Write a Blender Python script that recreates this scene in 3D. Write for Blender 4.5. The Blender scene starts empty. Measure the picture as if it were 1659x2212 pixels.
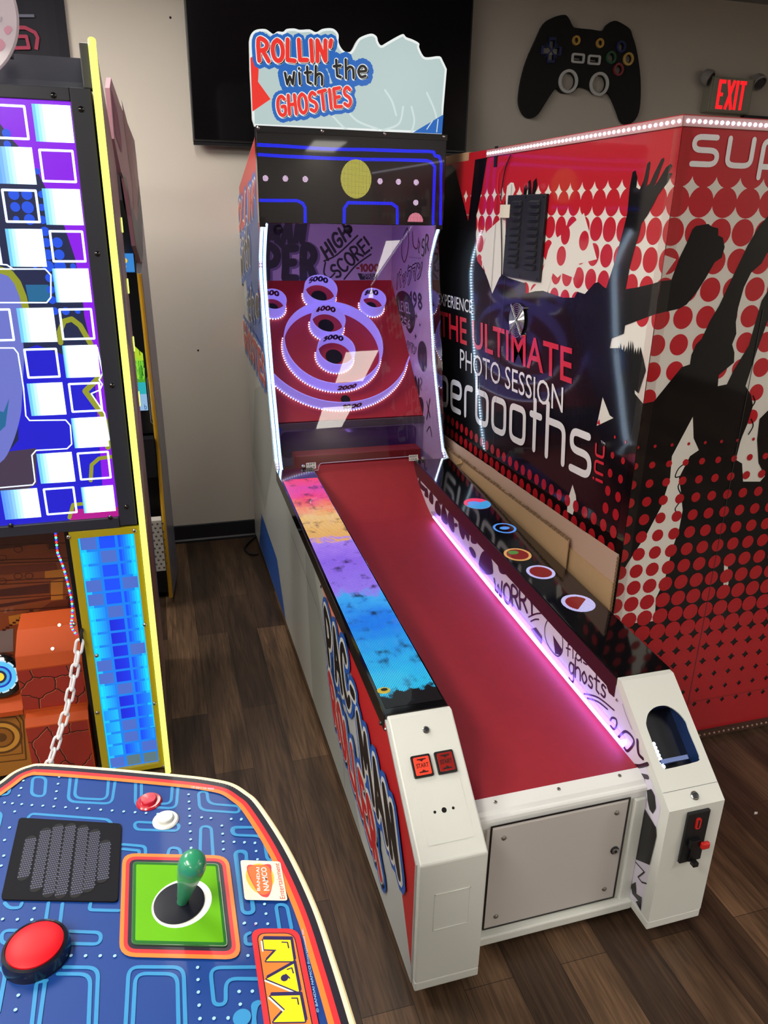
import bpy, bmesh, math, random
from mathutils import Vector, Matrix
from mathutils.geometry import tessellate_polygon

random.seed(7)
C = bpy.context.scene.collection
SC = bpy.context.scene

# ---------------------------------------------------------------- camera
CAM = Vector((-0.43689, -1.14757, 1.68418))
FPX = 1648.66
YAW, PITCH, ROLL = map(math.radians, (16.6378, -21.1923, 1.0717))
FW = Vector((math.sin(YAW) * math.cos(PITCH), math.cos(YAW) * math.cos(PITCH), math.sin(PITCH)))
_r0 = Vector((math.cos(YAW), -math.sin(YAW), 0))
_u0 = _r0.cross(FW)
RT = math.cos(ROLL) * _r0 + math.sin(ROLL) * _u0
UPV = -math.sin(ROLL) * _r0 + math.cos(ROLL) * _u0
cam_data = bpy.data.cameras.new('camera')
cam_data.sensor_fit = 'VERTICAL'
cam_data.sensor_height = 36.0
cam_data.lens = FPX / 2212 * 36.0
cam_data.clip_start = 0.02
cam = bpy.data.objects.new('camera', cam_data)
C.objects.link(cam)
m = Matrix((RT, UPV, -FW)).transposed().to_4x4()
m.translation = CAM
cam.matrix_world = m
SC.camera = cam

# ---------------------------------------------------------------- light and exposure
SC.view_settings.view_transform = 'Standard'
SC.view_settings.look = 'None'
SC.view_settings.exposure = 0.0
SC.view_settings.gamma = 1.0
SC.view_settings.use_curve_mapping = False
SC.cycles.use_denoising = True
SC.cycles.max_bounces = 8
SC.cycles.transparent_max_bounces = 12
SC.cycles.sample_clamp_indirect = 4.0
world = bpy.data.worlds.new('world')
SC.world = world
world.use_nodes = True
world.node_tree.nodes['Background'].inputs[0].default_value = (0.75, 0.78, 0.9, 1)
world.node_tree.nodes['Background'].inputs[1].default_value = 0.03
CEIL = 2.76
# ceiling light panels: x, y, width, length, turn, radiance
PANELS = [(1.575, -1.28, 0.20, 1.34, 8, 13.0), (2.08, -4.72, 0.40, 1.65, 7, 13.0), (2.52, -8.4, 0.50, 2.1, 7, 13.0),
          (-1.6, -1.3, 0.6, 1.4, 0, 26.0), (-1.75, 1.35, 0.6, 1.3, 0, 36.0), (-1.6, -4.3, 0.6, 1.4, 0, 26.0), (4.3, -2.8, 0.6, 1.4, 0, 38.0), (-3.3, -1.3, 0.6, 1.4, 0, 26.0), (-.45, 1.5, 0.3, 1.1, 0, 16.0)]  # booth front, far left and gap panels are unseen, added for brightness


def lin(c):
    return tuple((x / 255 / 12.92) if x / 255 <= 0.04045 else ((x / 255 + 0.055) / 1.055) ** 2.4 for x in c)


def at(px, py, p0, n):
    """point of the plane (p0, n) seen at photograph pixel px, py"""
    d = FW + RT * ((px - 829.5) / FPX) - UPV * ((py - 1106) / FPX)
    n = Vector(n)
    t = (Vector(p0) - CAM).dot(n) / d.dot(n)
    return CAM + d * t


# ---------------------------------------------------------------- materials
MATS = {}


def mat(name, rgb, rough=0.5, metal=0.0, emit=0.0, coat=0.0, spec=0.5, bump=0.0, bscale=200.0, ecol=None, noise=0.0, nscale=8.0):
    if name in MATS:
        return MATS[name]
    m = bpy.data.materials.new(name)
    m.use_nodes = True
    nt = m.node_tree
    b = nt.nodes['Principled BSDF']
    c = lin(rgb) + (1,)
    b.inputs['Base Color'].default_value = c
    b.inputs['Roughness'].default_value = rough
    b.inputs['Metallic'].default_value = metal
    b.inputs['Specular IOR Level'].default_value = spec
    b.inputs['Coat Weight'].default_value = coat
    b.inputs['Coat Roughness'].default_value = 0.06
    if emit:
        b.inputs['Emission Color'].default_value = (lin(ecol) + (1,)) if ecol else c
        b.inputs['Emission Strength'].default_value = emit
    if bump or noise:
        tc = nt.nodes.new('ShaderNodeTexCoord')
    if bump:
        nz = nt.nodes.new('ShaderNodeTexNoise')
        nz.inputs['Scale'].default_value = bscale
        nz.inputs['Detail'].default_value = 3
        bp = nt.nodes.new('ShaderNodeBump')
        bp.inputs['Strength'].default_value = bump
        bp.inputs['Distance'].default_value = 0.002
        nt.links.new(tc.outputs['Object'], nz.inputs['Vector'])
        nt.links.new(nz.outputs['Fac'], bp.inputs['Height'])
        nt.links.new(bp.outputs['Normal'], b.inputs['Normal'])
    if noise:
        n2 = nt.nodes.new('ShaderNodeTexNoise')
        n2.inputs['Scale'].default_value = nscale
        n2.inputs['Detail'].default_value = 5
        mx = nt.nodes.new('ShaderNodeMix')
        mx.data_type = 'RGBA'
        mx.inputs['A'].default_value = tuple(x * (1 - noise) for x in c[:3]) + (1,)
        mx.inputs['B'].default_value = tuple(min(1, x * (1 + noise)) for x in c[:3]) + (1,)
        nt.links.new(tc.outputs['Object'], n2.inputs['Vector'])
        nt.links.new(n2.outputs['Fac'], mx.inputs['Factor'])
        nt.links.new(mx.outputs['Result'], b.inputs['Base Color'])
    MATS[name] = m
    return m


def glow(name, rgb, strength):
    """a lit surface (lamp, screen, led)"""
    if name in MATS:
        return MATS[name]
    m = bpy.data.materials.new(name)
    m.use_nodes = True
    b = m.node_tree.nodes['Principled BSDF']
    b.inputs['Base Color'].default_value = (0.02, 0.02, 0.02, 1)
    b.inputs['Roughness'].default_value = 0.25
    b.inputs['Emission Color'].default_value = lin(rgb) + (1,)
    b.inputs['Emission Strength'].default_value = strength
    MATS[name] = m
    return m


def glass_mat(name, tint=(1, 1, 1), refl=1.0, rough=0.0, ior=1.5):
    m = bpy.data.materials.new(name)
    m.use_nodes = True
    nt = m.node_tree
    nt.nodes.remove(nt.nodes['Principled BSDF'])
    out = nt.nodes['Material Output']
    tr = nt.nodes.new('ShaderNodeBsdfTransparent')
    tr.inputs[0].default_value = tint + (1,)
    gl = nt.nodes.new('ShaderNodeBsdfGlossy')
    gl.inputs['Color'].default_value = (refl, refl, refl, 1)
    gl.inputs['Roughness'].default_value = rough
    fr = nt.nodes.new('ShaderNodeFresnel')
    fr.inputs['IOR'].default_value = ior
    mx = nt.nodes.new('ShaderNodeMixShader')
    ge = nt.nodes.new('ShaderNodeNewGeometry')
    front = nt.nodes.new('ShaderNodeMath')
    front.operation = 'SUBTRACT'
    front.inputs[0].default_value = 1.0
    nt.links.new(ge.outputs['Backfacing'], front.inputs[1])
    mul = nt.nodes.new('ShaderNodeMath')
    mul.operation = 'MULTIPLY'
    nt.links.new(fr.outputs[0], mul.inputs[0])
    nt.links.new(front.outputs[0], mul.inputs[1])
    nt.links.new(mul.outputs[0], mx.inputs[0])
    nt.links.new(tr.outputs[0], mx.inputs[1])
    nt.links.new(gl.outputs[0], mx.inputs[2])
    nt.links.new(mx.outputs[0], out.inputs[0])
    MATS[name] = m
    return m


def led_mat(name, axes, pitch, color=None, strength=1.5, build=None, base=(12, 12, 14), rad=0.40):
    """a matrix of round leds; colour either one value or a node socket made by build(nt, sep)"""
    m = bpy.data.materials.new(name)
    m.use_nodes = True
    nt = m.node_tree
    b = nt.nodes['Principled BSDF']
    b.inputs['Base Color'].default_value = lin(base) + (1,)
    b.inputs['Roughness'].default_value = 0.3
    b.inputs['Coat Weight'].default_value = 0.5
    tc = nt.nodes.new('ShaderNodeTexCoord')
    sep = nt.nodes.new('ShaderNodeSeparateXYZ')
    nt.links.new(tc.outputs['Object'], sep.inputs[0])

    def mth(op, a, bb=None):
        n = nt.nodes.new('ShaderNodeMath')
        n.operation = op
        for i, v in enumerate((a, bb)):
            if v is None:
                continue
            if isinstance(v, (int, float)):
                n.inputs[i].default_value = v
            else:
                nt.links.new(v, n.inputs[i])
        return n.outputs[0]
    sq = []
    for ax in axes:
        f = mth('FRACT', mth('MULTIPLY', sep.outputs[ax], 1.0 / pitch))
        d = mth('SUBTRACT', f, 0.5)
        sq.append(mth('MULTIPLY', d, d))
    r = mth('SQRT', mth('ADD', sq[0], sq[1]))
    mask = mth('LESS_THAN', r, rad)
    if build:
        col, fac = build(nt, sep, mth, tc)
        nt.links.new(col, b.inputs['Emission Color'])
        nt.links.new(mth('MULTIPLY', mth('MULTIPLY', mask, fac), strength), b.inputs['Emission Strength'])
    else:
        b.inputs['Emission Color'].default_value = lin(color) + (1,)
        nt.links.new(mth('MULTIPLY', mask, strength), b.inputs['Emission Strength'])
    MATS[name] = m
    return m


# ---------------------------------------------------------------- object helpers
def root(name, loc, label, cat, group=None):
    o = bpy.data.objects.new(name, None)
    o.empty_display_size = 0.1
    C.objects.link(o)
    o.location = loc
    o['label'] = label
    o['category'] = cat
    if group:
        o['group'] = group
    return o


def world_of(o):
    w = Matrix.Translation(o.location)
    if o.parent:
        w = world_of(o.parent) @ o.matrix_parent_inverse @ w
    return w


def link(name, me, parent=None, label=None, bevel=0.0, seg=2, smooth=False):
    o = bpy.data.objects.new(name, me)
    C.objects.link(o)
    if parent:
        o.parent = parent
        o.matrix_parent_inverse = world_of(parent).inverted()
    if label:
        o['label'] = label
    if bevel:
        md = o.modifiers.new('bevel', 'BEVEL')
        md.width = bevel
        md.segments = seg
        md.limit_method = 'ANGLE'
        md.angle_limit = math.radians(40)
    if smooth:
        for p in me.polygons:
            p.use_smooth = True
    return o


def tag(o, label, cat, group=None):
    o['label'] = label
    o['category'] = cat
    if group:
        o['group'] = group
    return o


def struct(o):
    o['kind'] = 'structure'
    return o


class MB:
    """collects solids into one mesh"""

    def __init__(self):
        self.v, self.f, self.mi, self.mats = [], [], [], []

    def slot(self, m):
        if m not in self.mats:
            self.mats.append(m)
        return self.mats.index(m)

    def add(self, vs, fs, m):
        k = len(self.v)
        s = self.slot(m)
        self.v += [tuple(x) for x in vs]
        for f in fs:
            self.f.append(tuple(k + i for i in f))
            self.mi.append(s)
        return self

    def box(self, a, b, m):
        x0, y0, z0 = (min(a[i], b[i]) for i in range(3))
        x1, y1, z1 = (max(a[i], b[i]) for i in range(3))
        vs = [(x0, y0, z0), (x1, y0, z0), (x1, y1, z0), (x0, y1, z0), (x0, y0, z1), (x1, y0, z1), (x1, y1, z1), (x0, y1, z1)]
        return self.add(vs, [(0, 3, 2, 1), (4, 5, 6, 7), (0, 1, 5, 4), (1, 2, 6, 5), (2, 3, 7, 6), (3, 0, 4, 7)], m)

    def prism(self, pts, vec, m, holes=()):
        """3-D planar outline pts (list of Vectors) swept along vec, with optional holes"""
        pts = [Vector(p) for p in pts]
        vec = Vector(vec)
        loops = [pts] + [[Vector(p) for p in h] for h in holes]
        flat = [p for l in loops for p in l]
        n = len(flat)
        tris = tessellate_polygon(loops)
        fs = []
        for t in tris:
            fs.append(tuple(t))
            fs.append(tuple(n + i for i in reversed(t)))
        if len(pts) <= 4 and not holes:
            fs = [tuple(range(len(pts))), tuple(n + i for i in reversed(range(len(pts))))]
        k = 0
        for l in loops:
            q = len(l)
            for i in range(q):
                j = (i + 1) % q
                fs.append((k + i, k + j, n + k + j, n + k + i))
            k += q
        return self.add(flat + [p + vec for p in flat], fs, m)

    def xprism(self, prof, x0, x1, m):
        """profile of (y, z) swept in x"""
        return self.prism([(x0, y, z) for y, z in prof], (x1 - x0, 0, 0), m)

    def cyl(self, p0, p1, r0, m, r1=None, n=20, caps=True):
        p0, p1 = Vector(p0), Vector(p1)
        r1 = r0 if r1 is None else r1
        return self.lathe([(r0, 0.0), (r1, (p1 - p0).length)], p0, p1 - p0, m, n, caps)

    def lathe(self, prof, o, axis, m, n=24, caps=True):
        """profile of (radius, height along axis)"""
        o, ax = Vector(o), Vector(axis).normalized()
        a = ax.orthogonal().normalized()
        b = ax.cross(a)
        vs, fs = [], []
        for r, h in prof:
            for i in range(n):
                t = 2 * math.pi * i / n
                vs.append(o + ax * h + (a * math.cos(t) + b * math.sin(t)) * r)
        for k in range(len(prof) - 1):
            for i in range(n):
                j = (i + 1) % n
                fs.append((k * n + i, k * n + j, (k + 1) * n + j, (k + 1) * n + i))
        if caps:
            fs.append(tuple(reversed(range(n))))
            fs.append(tuple((len(prof) - 1) * n + i for i in range(n)))
        return self.add(vs, fs, m)

    def tube(self, path, r, m, n=10, closed=False):
        P = [Vector(p) for p in path]
        q = len(P)
        vs, fs = [], []
        prev = None
        for i in range(q):
            if closed:
                t = P[(i + 1) % q] - P[i - 1]
            else:
                t = P[min(i + 1, q - 1)] - P[max(i - 1, 0)]
            t.normalize()
            if prev is None:
                a = t.orthogonal().normalized()
            else:
                a = (prev - t * prev.dot(t)).normalized()
            prev = a
            b = t.cross(a)
            for k in range(n):
                w = 2 * math.pi * k / n
                vs.append(P[i] + (a * math.cos(w) + b * math.sin(w)) * r)
        for i in range(q if closed else q - 1):
            for k in range(n):
                l = (k + 1) % n
                i2 = (i + 1) % q
                fs.append((i * n + k, i * n + l, i2 * n + l, i2 * n + k))
        if not closed:
            fs.append(tuple(reversed(range(n))))
            fs.append(tuple((q - 1) * n + k for k in range(n)))
        return self.add(vs, fs, m)

    def ball(self, c, r, m, n=8):
        c = Vector(c)
        prof = [(max(1e-5, r * math.sin(math.pi * i / n)), -r * math.cos(math.pi * i / n)) for i in range(n + 1)]
        return self.lathe(prof, c, (0, 0, 1), m, n=max(8, n + 2), caps=False)

    def build(self, name, parent=None, label=None, bevel=0.0, seg=2, smooth=False):
        me = bpy.data.meshes.new(name)
        me.from_pydata(self.v, [], self.f)
        for mm in self.mats:
            me.materials.append(mm)
        me.polygons.foreach_set('material_index', self.mi)
        bm = bmesh.new()
        bm.from_mesh(me)
        bmesh.ops.recalc_face_normals(bm, faces=bm.faces)
        bm.to_mesh(me)
        bm.free()
        me.update()
        o = link(name, me, parent, label, bevel, seg)
        if smooth:
            for p in me.polygons:
                p.use_smooth = True
            try:
                me.set_sharp_from_angle(angle=math.radians(35))
            except Exception:
                pass
        return o


def smooth_path(pts, n=6, closed=False):
    """catmull-rom"""
    P = [Vector(p) for p in pts]
    q = len(P)
    out = []
    rng = range(q if closed else q - 1)
    for i in rng:
        if closed:
            a, b, c, d = P[i - 1], P[i], P[(i + 1) % q], P[(i + 2) % q]
        else:
            a, b, c, d = P[max(i - 1, 0)], P[i], P[i + 1], P[min(i + 2, q - 1)]
        for k in range(n):
            t = k / n
            out.append(0.5 * ((2 * b) + (c - a) * t + (2 * a - 5 * b + 4 * c - d) * t * t + (3 * b - a - 3 * c + d) * t ** 3))
    if not closed:
        out.append(P[-1])
    return out


def round_path(pts, r, closed=False, n=5):
    """polyline with rounded corners"""
    P = [Vector(p) for p in pts]
    q = len(P)
    out = []
    for i in range(q):
        if not closed and i in (0, q - 1):
            out.append(P[i])
            continue
        a, b, c = P[i - 1], P[i], P[(i + 1) % q]
        d1, d2 = a - b, c - b
        rr = min(r, d1.length * 0.5, d2.length * 0.5)
        s, e = b + d1.normalized() * rr, b + d2.normalized() * rr
        for k in range(n + 1):
            t = k / n
            out.append(s * (1 - t) ** 2 + b * 2 * t * (1 - t) + e * t * t)
    return out


class Art:
    """flat print on a surface: polygons, strokes and lettering stacked as thin layers"""

    def __init__(self, p0, n, uhint=(1, 0, 0), off=0.0006, fn=None):
        self.p0, self.n = Vector(p0), Vector(n).normalized()
        u = Vector(uhint)
        self.u = (u - self.n * u.dot(self.n)).normalized()
        self.v = self.n.cross(self.u)
        self.off = off
        self.fn = fn
        self.clip = None
        self.V, self.F, self.MI, self.mats = [], [], [], []

    def layer(self, d=0.00012):
        self.off += d
        return self

    def px(self, *pts):
        out = []
        for x, y in pts:
            p = at(x, y, self.p0, self.n) - self.p0
            out.append((p.dot(self.u), p.dot(self.v)))
        return out

    def w(self, *pts):
        out = []
        for p in pts:
            d = Vector(p) - self.p0
            out.append((d.dot(self.u), d.dot(self.v)))
        return out

    def to3(self, a, b, off):
        if self.fn:
            return self.fn(a, b, off)
        return self.p0 + self.u * a + self.v * b + self.n * off

    def _emit(self, pts, m):
        if self.clip:
            P = [tuple(p) for p in pts]
            c = self.clip
            area = sum(c[i - 1][0] * c[i][1] - c[i][0] * c[i - 1][1] for i in range(len(c)))
            sg = 1 if area > 0 else -1
            for i in range(len(c)):
                a, b = c[i - 1], c[i]
                def side(p):
                    return sg * ((b[0] - a[0]) * (p[1] - a[1]) - (b[1] - a[1]) * (p[0] - a[0]))
                Q = []
                for k in range(len(P)):
                    p, q = P[k - 1], P[k]
                    sp, sq = side(p), side(q)
                    if (sp >= 0) != (sq >= 0):
                        t = sp / (sp - sq)
                        Q.append((p[0] + (q[0] - p[0]) * t, p[1] + (q[1] - p[1]) * t))
                    if sq >= 0:
                        Q.append(q)
                P = Q
                if len(P) < 3:
                    return
            pts = P
        if m not in self.mats:
            self.mats.append(m)
        k = len(self.V)
        for p in pts:
            self.V.append(tuple(self.to3(p[0], p[1], self.off)))
        self.F.append(tuple(range(k, k + len(pts))))
        self.MI.append(self.mats.index(m))

    def poly(self, m, pts, holes=()):
        loops = [[Vector((p[0], p[1], 0)) for p in pts]] + [[Vector((p[0], p[1], 0)) for p in h] for h in holes]
        flat = [p for l in loops for p in l]
        for t in tessellate_polygon(loops):
            self._emit([flat[i] for i in t], m)
        return self

    def pxpoly(self, m, *pts):
        return self.poly(m, self.px(*pts)).layer()

    def dot(self, m, c, rx, ry=None, n=18, rot=0.0, inc=0.0):
        ry = rx if ry is None else ry
        cr, sr = math.cos(rot), math.sin(rot)
        P = []
        for i in range(n):
            t = 2 * math.pi * i / n
            x, y = rx * math.cos(t), ry * math.sin(t)
            P.append((c[0] + x * cr - y * sr, c[1] + x * sr + y * cr))
        self._emit(P, m)
        self.off += inc
        return self

    def stroke(self, m, pts, width, closed=False, rnd=True, n=10):
        h = width / 2
        P = [Vector((p[0], p[1])) for p in pts]
        if closed:
            P = P + [P[0]]
        for i in range(len(P) - 1):
            a, b = P[i], P[i + 1]
            d = b - a
            if d.length < 1e-7:
                continue
            d.normalize()
            nn = Vector((-d.y, d.x)) * h
            self._emit([a + nn, a - nn, b - nn, b + nn], m)
            self.off += 8e-7
        ends = range(len(P)) if rnd else range(1, len(P) - 1)
        for i in ends:
            if 0 < i < len(P) - 1:
                d1, d2 = (P[i] - P[i - 1]), (P[i + 1] - P[i])
                if d1.length > 1e-7 and d2.length > 1e-7 and d1.normalized().dot(d2.normalized()) > 0.995:
                    continue
            self.dot(m, P[i], h, n=n)
            self.off += 8e-7
        return self

    def font(self, m, s, p0, p1, ptop, bold=0.0, px=True):
        """builtin typeface, fitted between baseline ends p0, p1 and the top of the capitals"""
        if px:
            p0, p1, ptop = self.px(p0, p1, ptop)

        def mesh(off):
            cu = bpy.data.curves.new('t', 'FONT')
            cu.body = s
            cu.size = 1
            cu.offset = off
            cu.resolution_u = 3
            ob = bpy.data.objects.new('t', cu)
            C.objects.link(ob)
            dg = bpy.context.evaluated_depsgraph_get()
            me = ob.evaluated_get(dg).to_mesh()
            V = [v.co.copy() for v in me.vertices]
            F = [tuple(p.vertices) for p in me.polygons]
            ob.evaluated_get(dg).to_mesh_clear()
            bpy.data.objects.remove(ob)
            bpy.data.curves.remove(cu)
            return V, F
        V, F = mesh(0.0)
        if not V:
            return self
        x0, x1 = min(v.x for v in V), max(v.x for v in V)
        y1 = max(v.y for v in V)
        if bold:
            V, F = mesh(bold)
        ex = Vector(p1) - Vector(p0)
        ey = Vector(ptop) - Vector(p0)
        for f in F:
            self._emit([Vector(p0) + ex * ((V[i].x - x0) / (x1 - x0)) + ey * (V[i].y / y1) for i in f], m)
        return self.layer()

    def letters(self, s, p0, p1, ptop, passes, glyphs, px=True, gap=0.28, jit=0.0, seed=1, rnd=True, grow=0.0):
        """drawn lettering; passes = [(material, stroke width in units of letter height, dx, dy), ...]"""
        if px:
            p0, p1, ptop = self.px(p0, p1, ptop)
        p0 = Vector(p0)
        ex, ey = Vector(p1) - p0, Vector(ptop) - p0
        tot, pos = 0.0, []
        for ch in s:
            if ch == ' ':
                tot += 0.5
                continue
            w = max([p[0] for l in glyphs[ch] for p in l] + [0.12])
            pos.append((ch, tot, w))
            tot += w + gap
        tot -= gap
        H = ey.length
        for (m, wd, dx, dy) in passes:
            rs = random.Random(seed)
            for i, (ch, x, w) in enumerate(pos):
                a = rs.uniform(-jit, jit)
                oy = rs.uniform(-jit, jit) * 0.5
                g = 1 + grow * (x / max(tot, 1e-6))
                for l in glyphs[ch]:
                    P = []
                    for (gx, gy) in l:
                        rx, ry = (gx - w / 2), (gy - 0.5)
                        rx, ry = rx * math.cos(a) - ry * math.sin(a), rx * math.sin(a) + ry * math.cos(a)
                        X, Y = (x + w / 2 + rx + dx) / tot, (0.5 + ry * g + oy + dy)
                        P.append(p0 + ex * X + ey * Y)
                    self.stroke(m, P, wd * H, rnd=rnd, n=8)
            self.layer()
        return self

    def build(self, name, parent=None, label=None):
        me = bpy.data.meshes.new(name)
        me.from_pydata(self.V, [], self.F)
        for mm in self.mats:
            me.materials.append(mm)
        me.polygons.foreach_set('material_index', self.MI)
        me.update()
        return link(name, me, parent, label)


def inset2(P, d):
    """closed 2-D outline moved inwards by d"""
    P = [Vector((p[0], p[1])) for p in P]
    n = len(P)
    ar = sum(P[i - 1].x * P[i].y - P[i].x * P[i - 1].y for i in range(n))
    s = 1 if ar > 0 else -1
    out = []
    for i in range(n):
        t = (P[(i + 1) % n] - P[i - 1]).normalized()
        out.append((P[i].x - t.y * d * s, P[i].y + t.x * d * s))
    return out


def mixc(a, b, t):
    return tuple(a[i] + (b[i] - a[i]) * t for i in range(3))


def arc(cx, cy, rx, ry, a0, a1, n=10):
    return [(cx + rx * math.cos(math.radians(a0 + (a1 - a0) * i / n)), cy + ry * math.sin(math.radians(a0 + (a1 - a0) * i / n))) for i in range(n + 1)]


def rp(pts, r):
    return [tuple(p[:2]) for p in round_path([(a, b, 0) for a, b in pts], r, n=4)]


# drawn lettering: every glyph is a list of strokes in a box one unit high
GL = {
    'A': [[(0, 0), (.36, 1), (.72, 0)], [(.14, .33), (.6, .33)]],
    'B': [[(0, 0), (0, 1), (.4, .96), (.5, .75), (.36, .54), (0, .52)], [(.36, .54), (.58, .3), (.45, .04), (0, 0)]],
    'C': [[(.62, .85), (.38, 1), (.1, .85), (0, .5), (.1, .14), (.38, 0), (.64, .16)]],
    'D': [[(0, 0), (0, 1), (.4, .93), (.6, .5), (.4, .06), (0, 0)]],
    'E': [[(.55, 1), (0, .97), (.04, .5), (0, .02), (.58, 0)], [(.04, .5), (.45, .53)]],
    'G': [[(.62, .84), (.4, 1), (.1, .85), (0, .45), (.12, .1), (.4, 0), (.62, .15), (.62, .45), (.36, .45)]],
    'H': [[(0, 0), (.04, 1)], [(.6, 0), (.58, 1)], [(.02, .5), (.6, .52)]],
    'I': [[(0.05, 0), (.05, 1)]],
    'K': [[(0, 0), (0, 1)], [(.55, 1), (.05, .45), (.6, 0)]],
    'L': [[(.03, 1), (0, .03), (.5, 0)]],
    'M': [[(0, 0), (.08, 1), (.42, .35), (.78, 1), (.86, 0)]],
    'N': [[(0, 0), (.05, 1), (.55, .02), (.6, 1)]],
    'O': [[(.33, 1), (.08, .82), (0, .48), (.1, .14), (.35, 0), (.6, .16), (.68, .52), (.58, .86), (.33, 1)]],
    'P': [[(0, 0), (0, 1), (.42, .96), (.58, .74), (.42, .5), (.02, .44)]],
    'R': [[(0, 0), (0, 1), (.42, .97), (.56, .76), (.4, .54), (.02, .48)], [(.25, .5), (.62, 0)]],
    'S': [[(.55, .86), (.32, 1), (.06, .84), (.1, .62), (.45, .44), (.54, .2), (.32, 0), (0, .14)]],
    'T': [[(.3, 0), (.32, .98)], [(0, .96), (.64, 1)]],
    'U': [[(0, 1), (.03, .25), (.28, 0), (.54, .25), (.58, 1)]],
    'V': [[(0, 1), (.32, 0), (.64, 1)]],
    'W': [[(0, 1), (.2, 0), (.4, .75), (.6, 0), (.82, 1)]],
    'Y': [[(0, 1), (.3, .5), (.6, 1)], [(.3, .5), (.3, 0)]],
    '0': [[(.3, 1), (.06, .8), (0, .45), (.1, .12), (.3, 0), (.5, .14), (.6, .5), (.52, .84), (.3, 1)]],
    '1': [[(0, .78), (.2, 1), (.2, 0)]],
    '2': [[(0, .8), (.25, 1), (.5, .82), (.45, .55), (0, .02), (.56, .03)]],
    '3': [[(0, .9), (.3, 1), (.5, .78), (.2, .54), (.54, .3), (.3, 0), (0, .1)]],
    '4': [[(.4, 0), (.4, 1), (0, .3), (.6, .3)]],
    '5': [[(.5, 1), (.08, 1), (.04, .58), (.4, .58), (.54, .3), (.35, .02), (0, .06)]],
    '6': [[(.45, 1), (.12, .7), (0, .3), (.25, 0), (.52, .24), (.3, .5), (.04, .36)]],
    '8': [[(.28, .54), (.04, .78), (.28, 1), (.52, .78), (.28, .54), (0, .26), (.28, 0), (.56, .26), (.28, .54)]],
    '9': [[(.1, 0), (.44, .35), (.52, .72), (.28, 1), (.02, .74), (.25, .5), (.5, .64)]],
    '!': [[(.05, 1), (.03, .34)], [(.03, .02), (.04, .04)]],
    "'": [[(.08, 1.02), (.0, .72)]],
    '-': [[(0, .45), (.3, .45)]],
    'w': [[(0, .62), (.12, 0), (.3, .42), (.48, 0), (.6, .64)]],
    'i': [[(.04, 0), (.04, .6)], [(.04, .84), (.05, .86)]],
    't': [[(.16, .95), (.16, .1), (.36, .02)], [(0, .62), (.4, .64)]],
    'h': [[(0, 1), (0, 0)], [(0, .42), (.22, .6), (.42, .48), (.44, 0)]],
    'e': [[(.04, .3), (.46, .36), (.36, .58), (.14, .58), (0, .3), (.16, .02), (.44, .08)]],
    'g': [[(.4, .55), (.15, .6), (0, .3), (.15, .02), (.4, .2), (.42, .6), (.4, -.25), (.2, -.4), (0, -.3)]],
    'o': [[(.2, .6), (0, .3), (.2, 0), (.42, .3), (.2, .6)]],
    's': [[(.36, .54), (.14, .6), (.06, .42), (.32, .24), (.24, .02), (0, .06)]],
    'f': [[(.36, .95), (.16, .9), (.14, 0)], [(0, .55), (.34, .57)]],
    'l': [[(.04, 1), (.04, 0)]],
    'a': [[(.4, .55), (.14, .58), (0, .26), (.16, .02), (.38, .2), (.42, .58), (.44, 0)]],
}
for k in 'BCDGOPRSU035689284':
    GL[k] = [[tuple(p[:2]) for p in smooth_path([(a, b, 0) for a, b in l], 3)] if len(l) > 3 else l for l in GL[k]]
for k in 'egosahft':
    GL[k] = [[tuple(p[:2]) for p in smooth_path([(a, b, 0) for a, b in l], 3)] if len(l) > 3 else l for l in GL[k]]
# rounded techno lettering
TG = {
    's': [rp([(.72, 1), (0, 1), (0, .52), (.8, .52), (.8, 0), (0, 0)], .26)],
    'u': [rp([(0, 1), (0, 0), (.8, 0), (.8, 1)], .26)],
    'p': [rp([(0, -.42), (0, 1), (.8, 1), (.8, 0), (.05, 0)], .26)],
    'e': [rp([(.02, .5), (.8, .5), (.8, 1), (0, 1), (0, 0), (.74, 0)], .24)],
    'r': [rp([(0, 0), (0, 1), (.5, 1)], .3)],
    'b': [rp([(0, 1.45), (0, 0), (.8, 0), (.8, 1), (.05, 1)], .26)],
    'o': [rp([(.4, 1), (0, 1), (0, 0), (.8, 0), (.8, 1), (.38, 1)], .26)],
    't': [[(.2, 1.4), (.2, 0)], [(0, 1), (.5, 1)]],
    'h': [[(0, 1.45), (0, 0)], rp([(0, 1), (.8, 1), (.8, 0)], .26)],
    'i': [[(.02, 0), (.02, .8)], [(.02, 1.12), (.03, 1.14)]],
    'n': [rp([(0, 0), (0, 1), (.8, 1), (.8, 0)], .26)],
    'c': [rp([(.75, 1), (0, 1), (0, 0), (.75, 0)], .26)],
}

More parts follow.
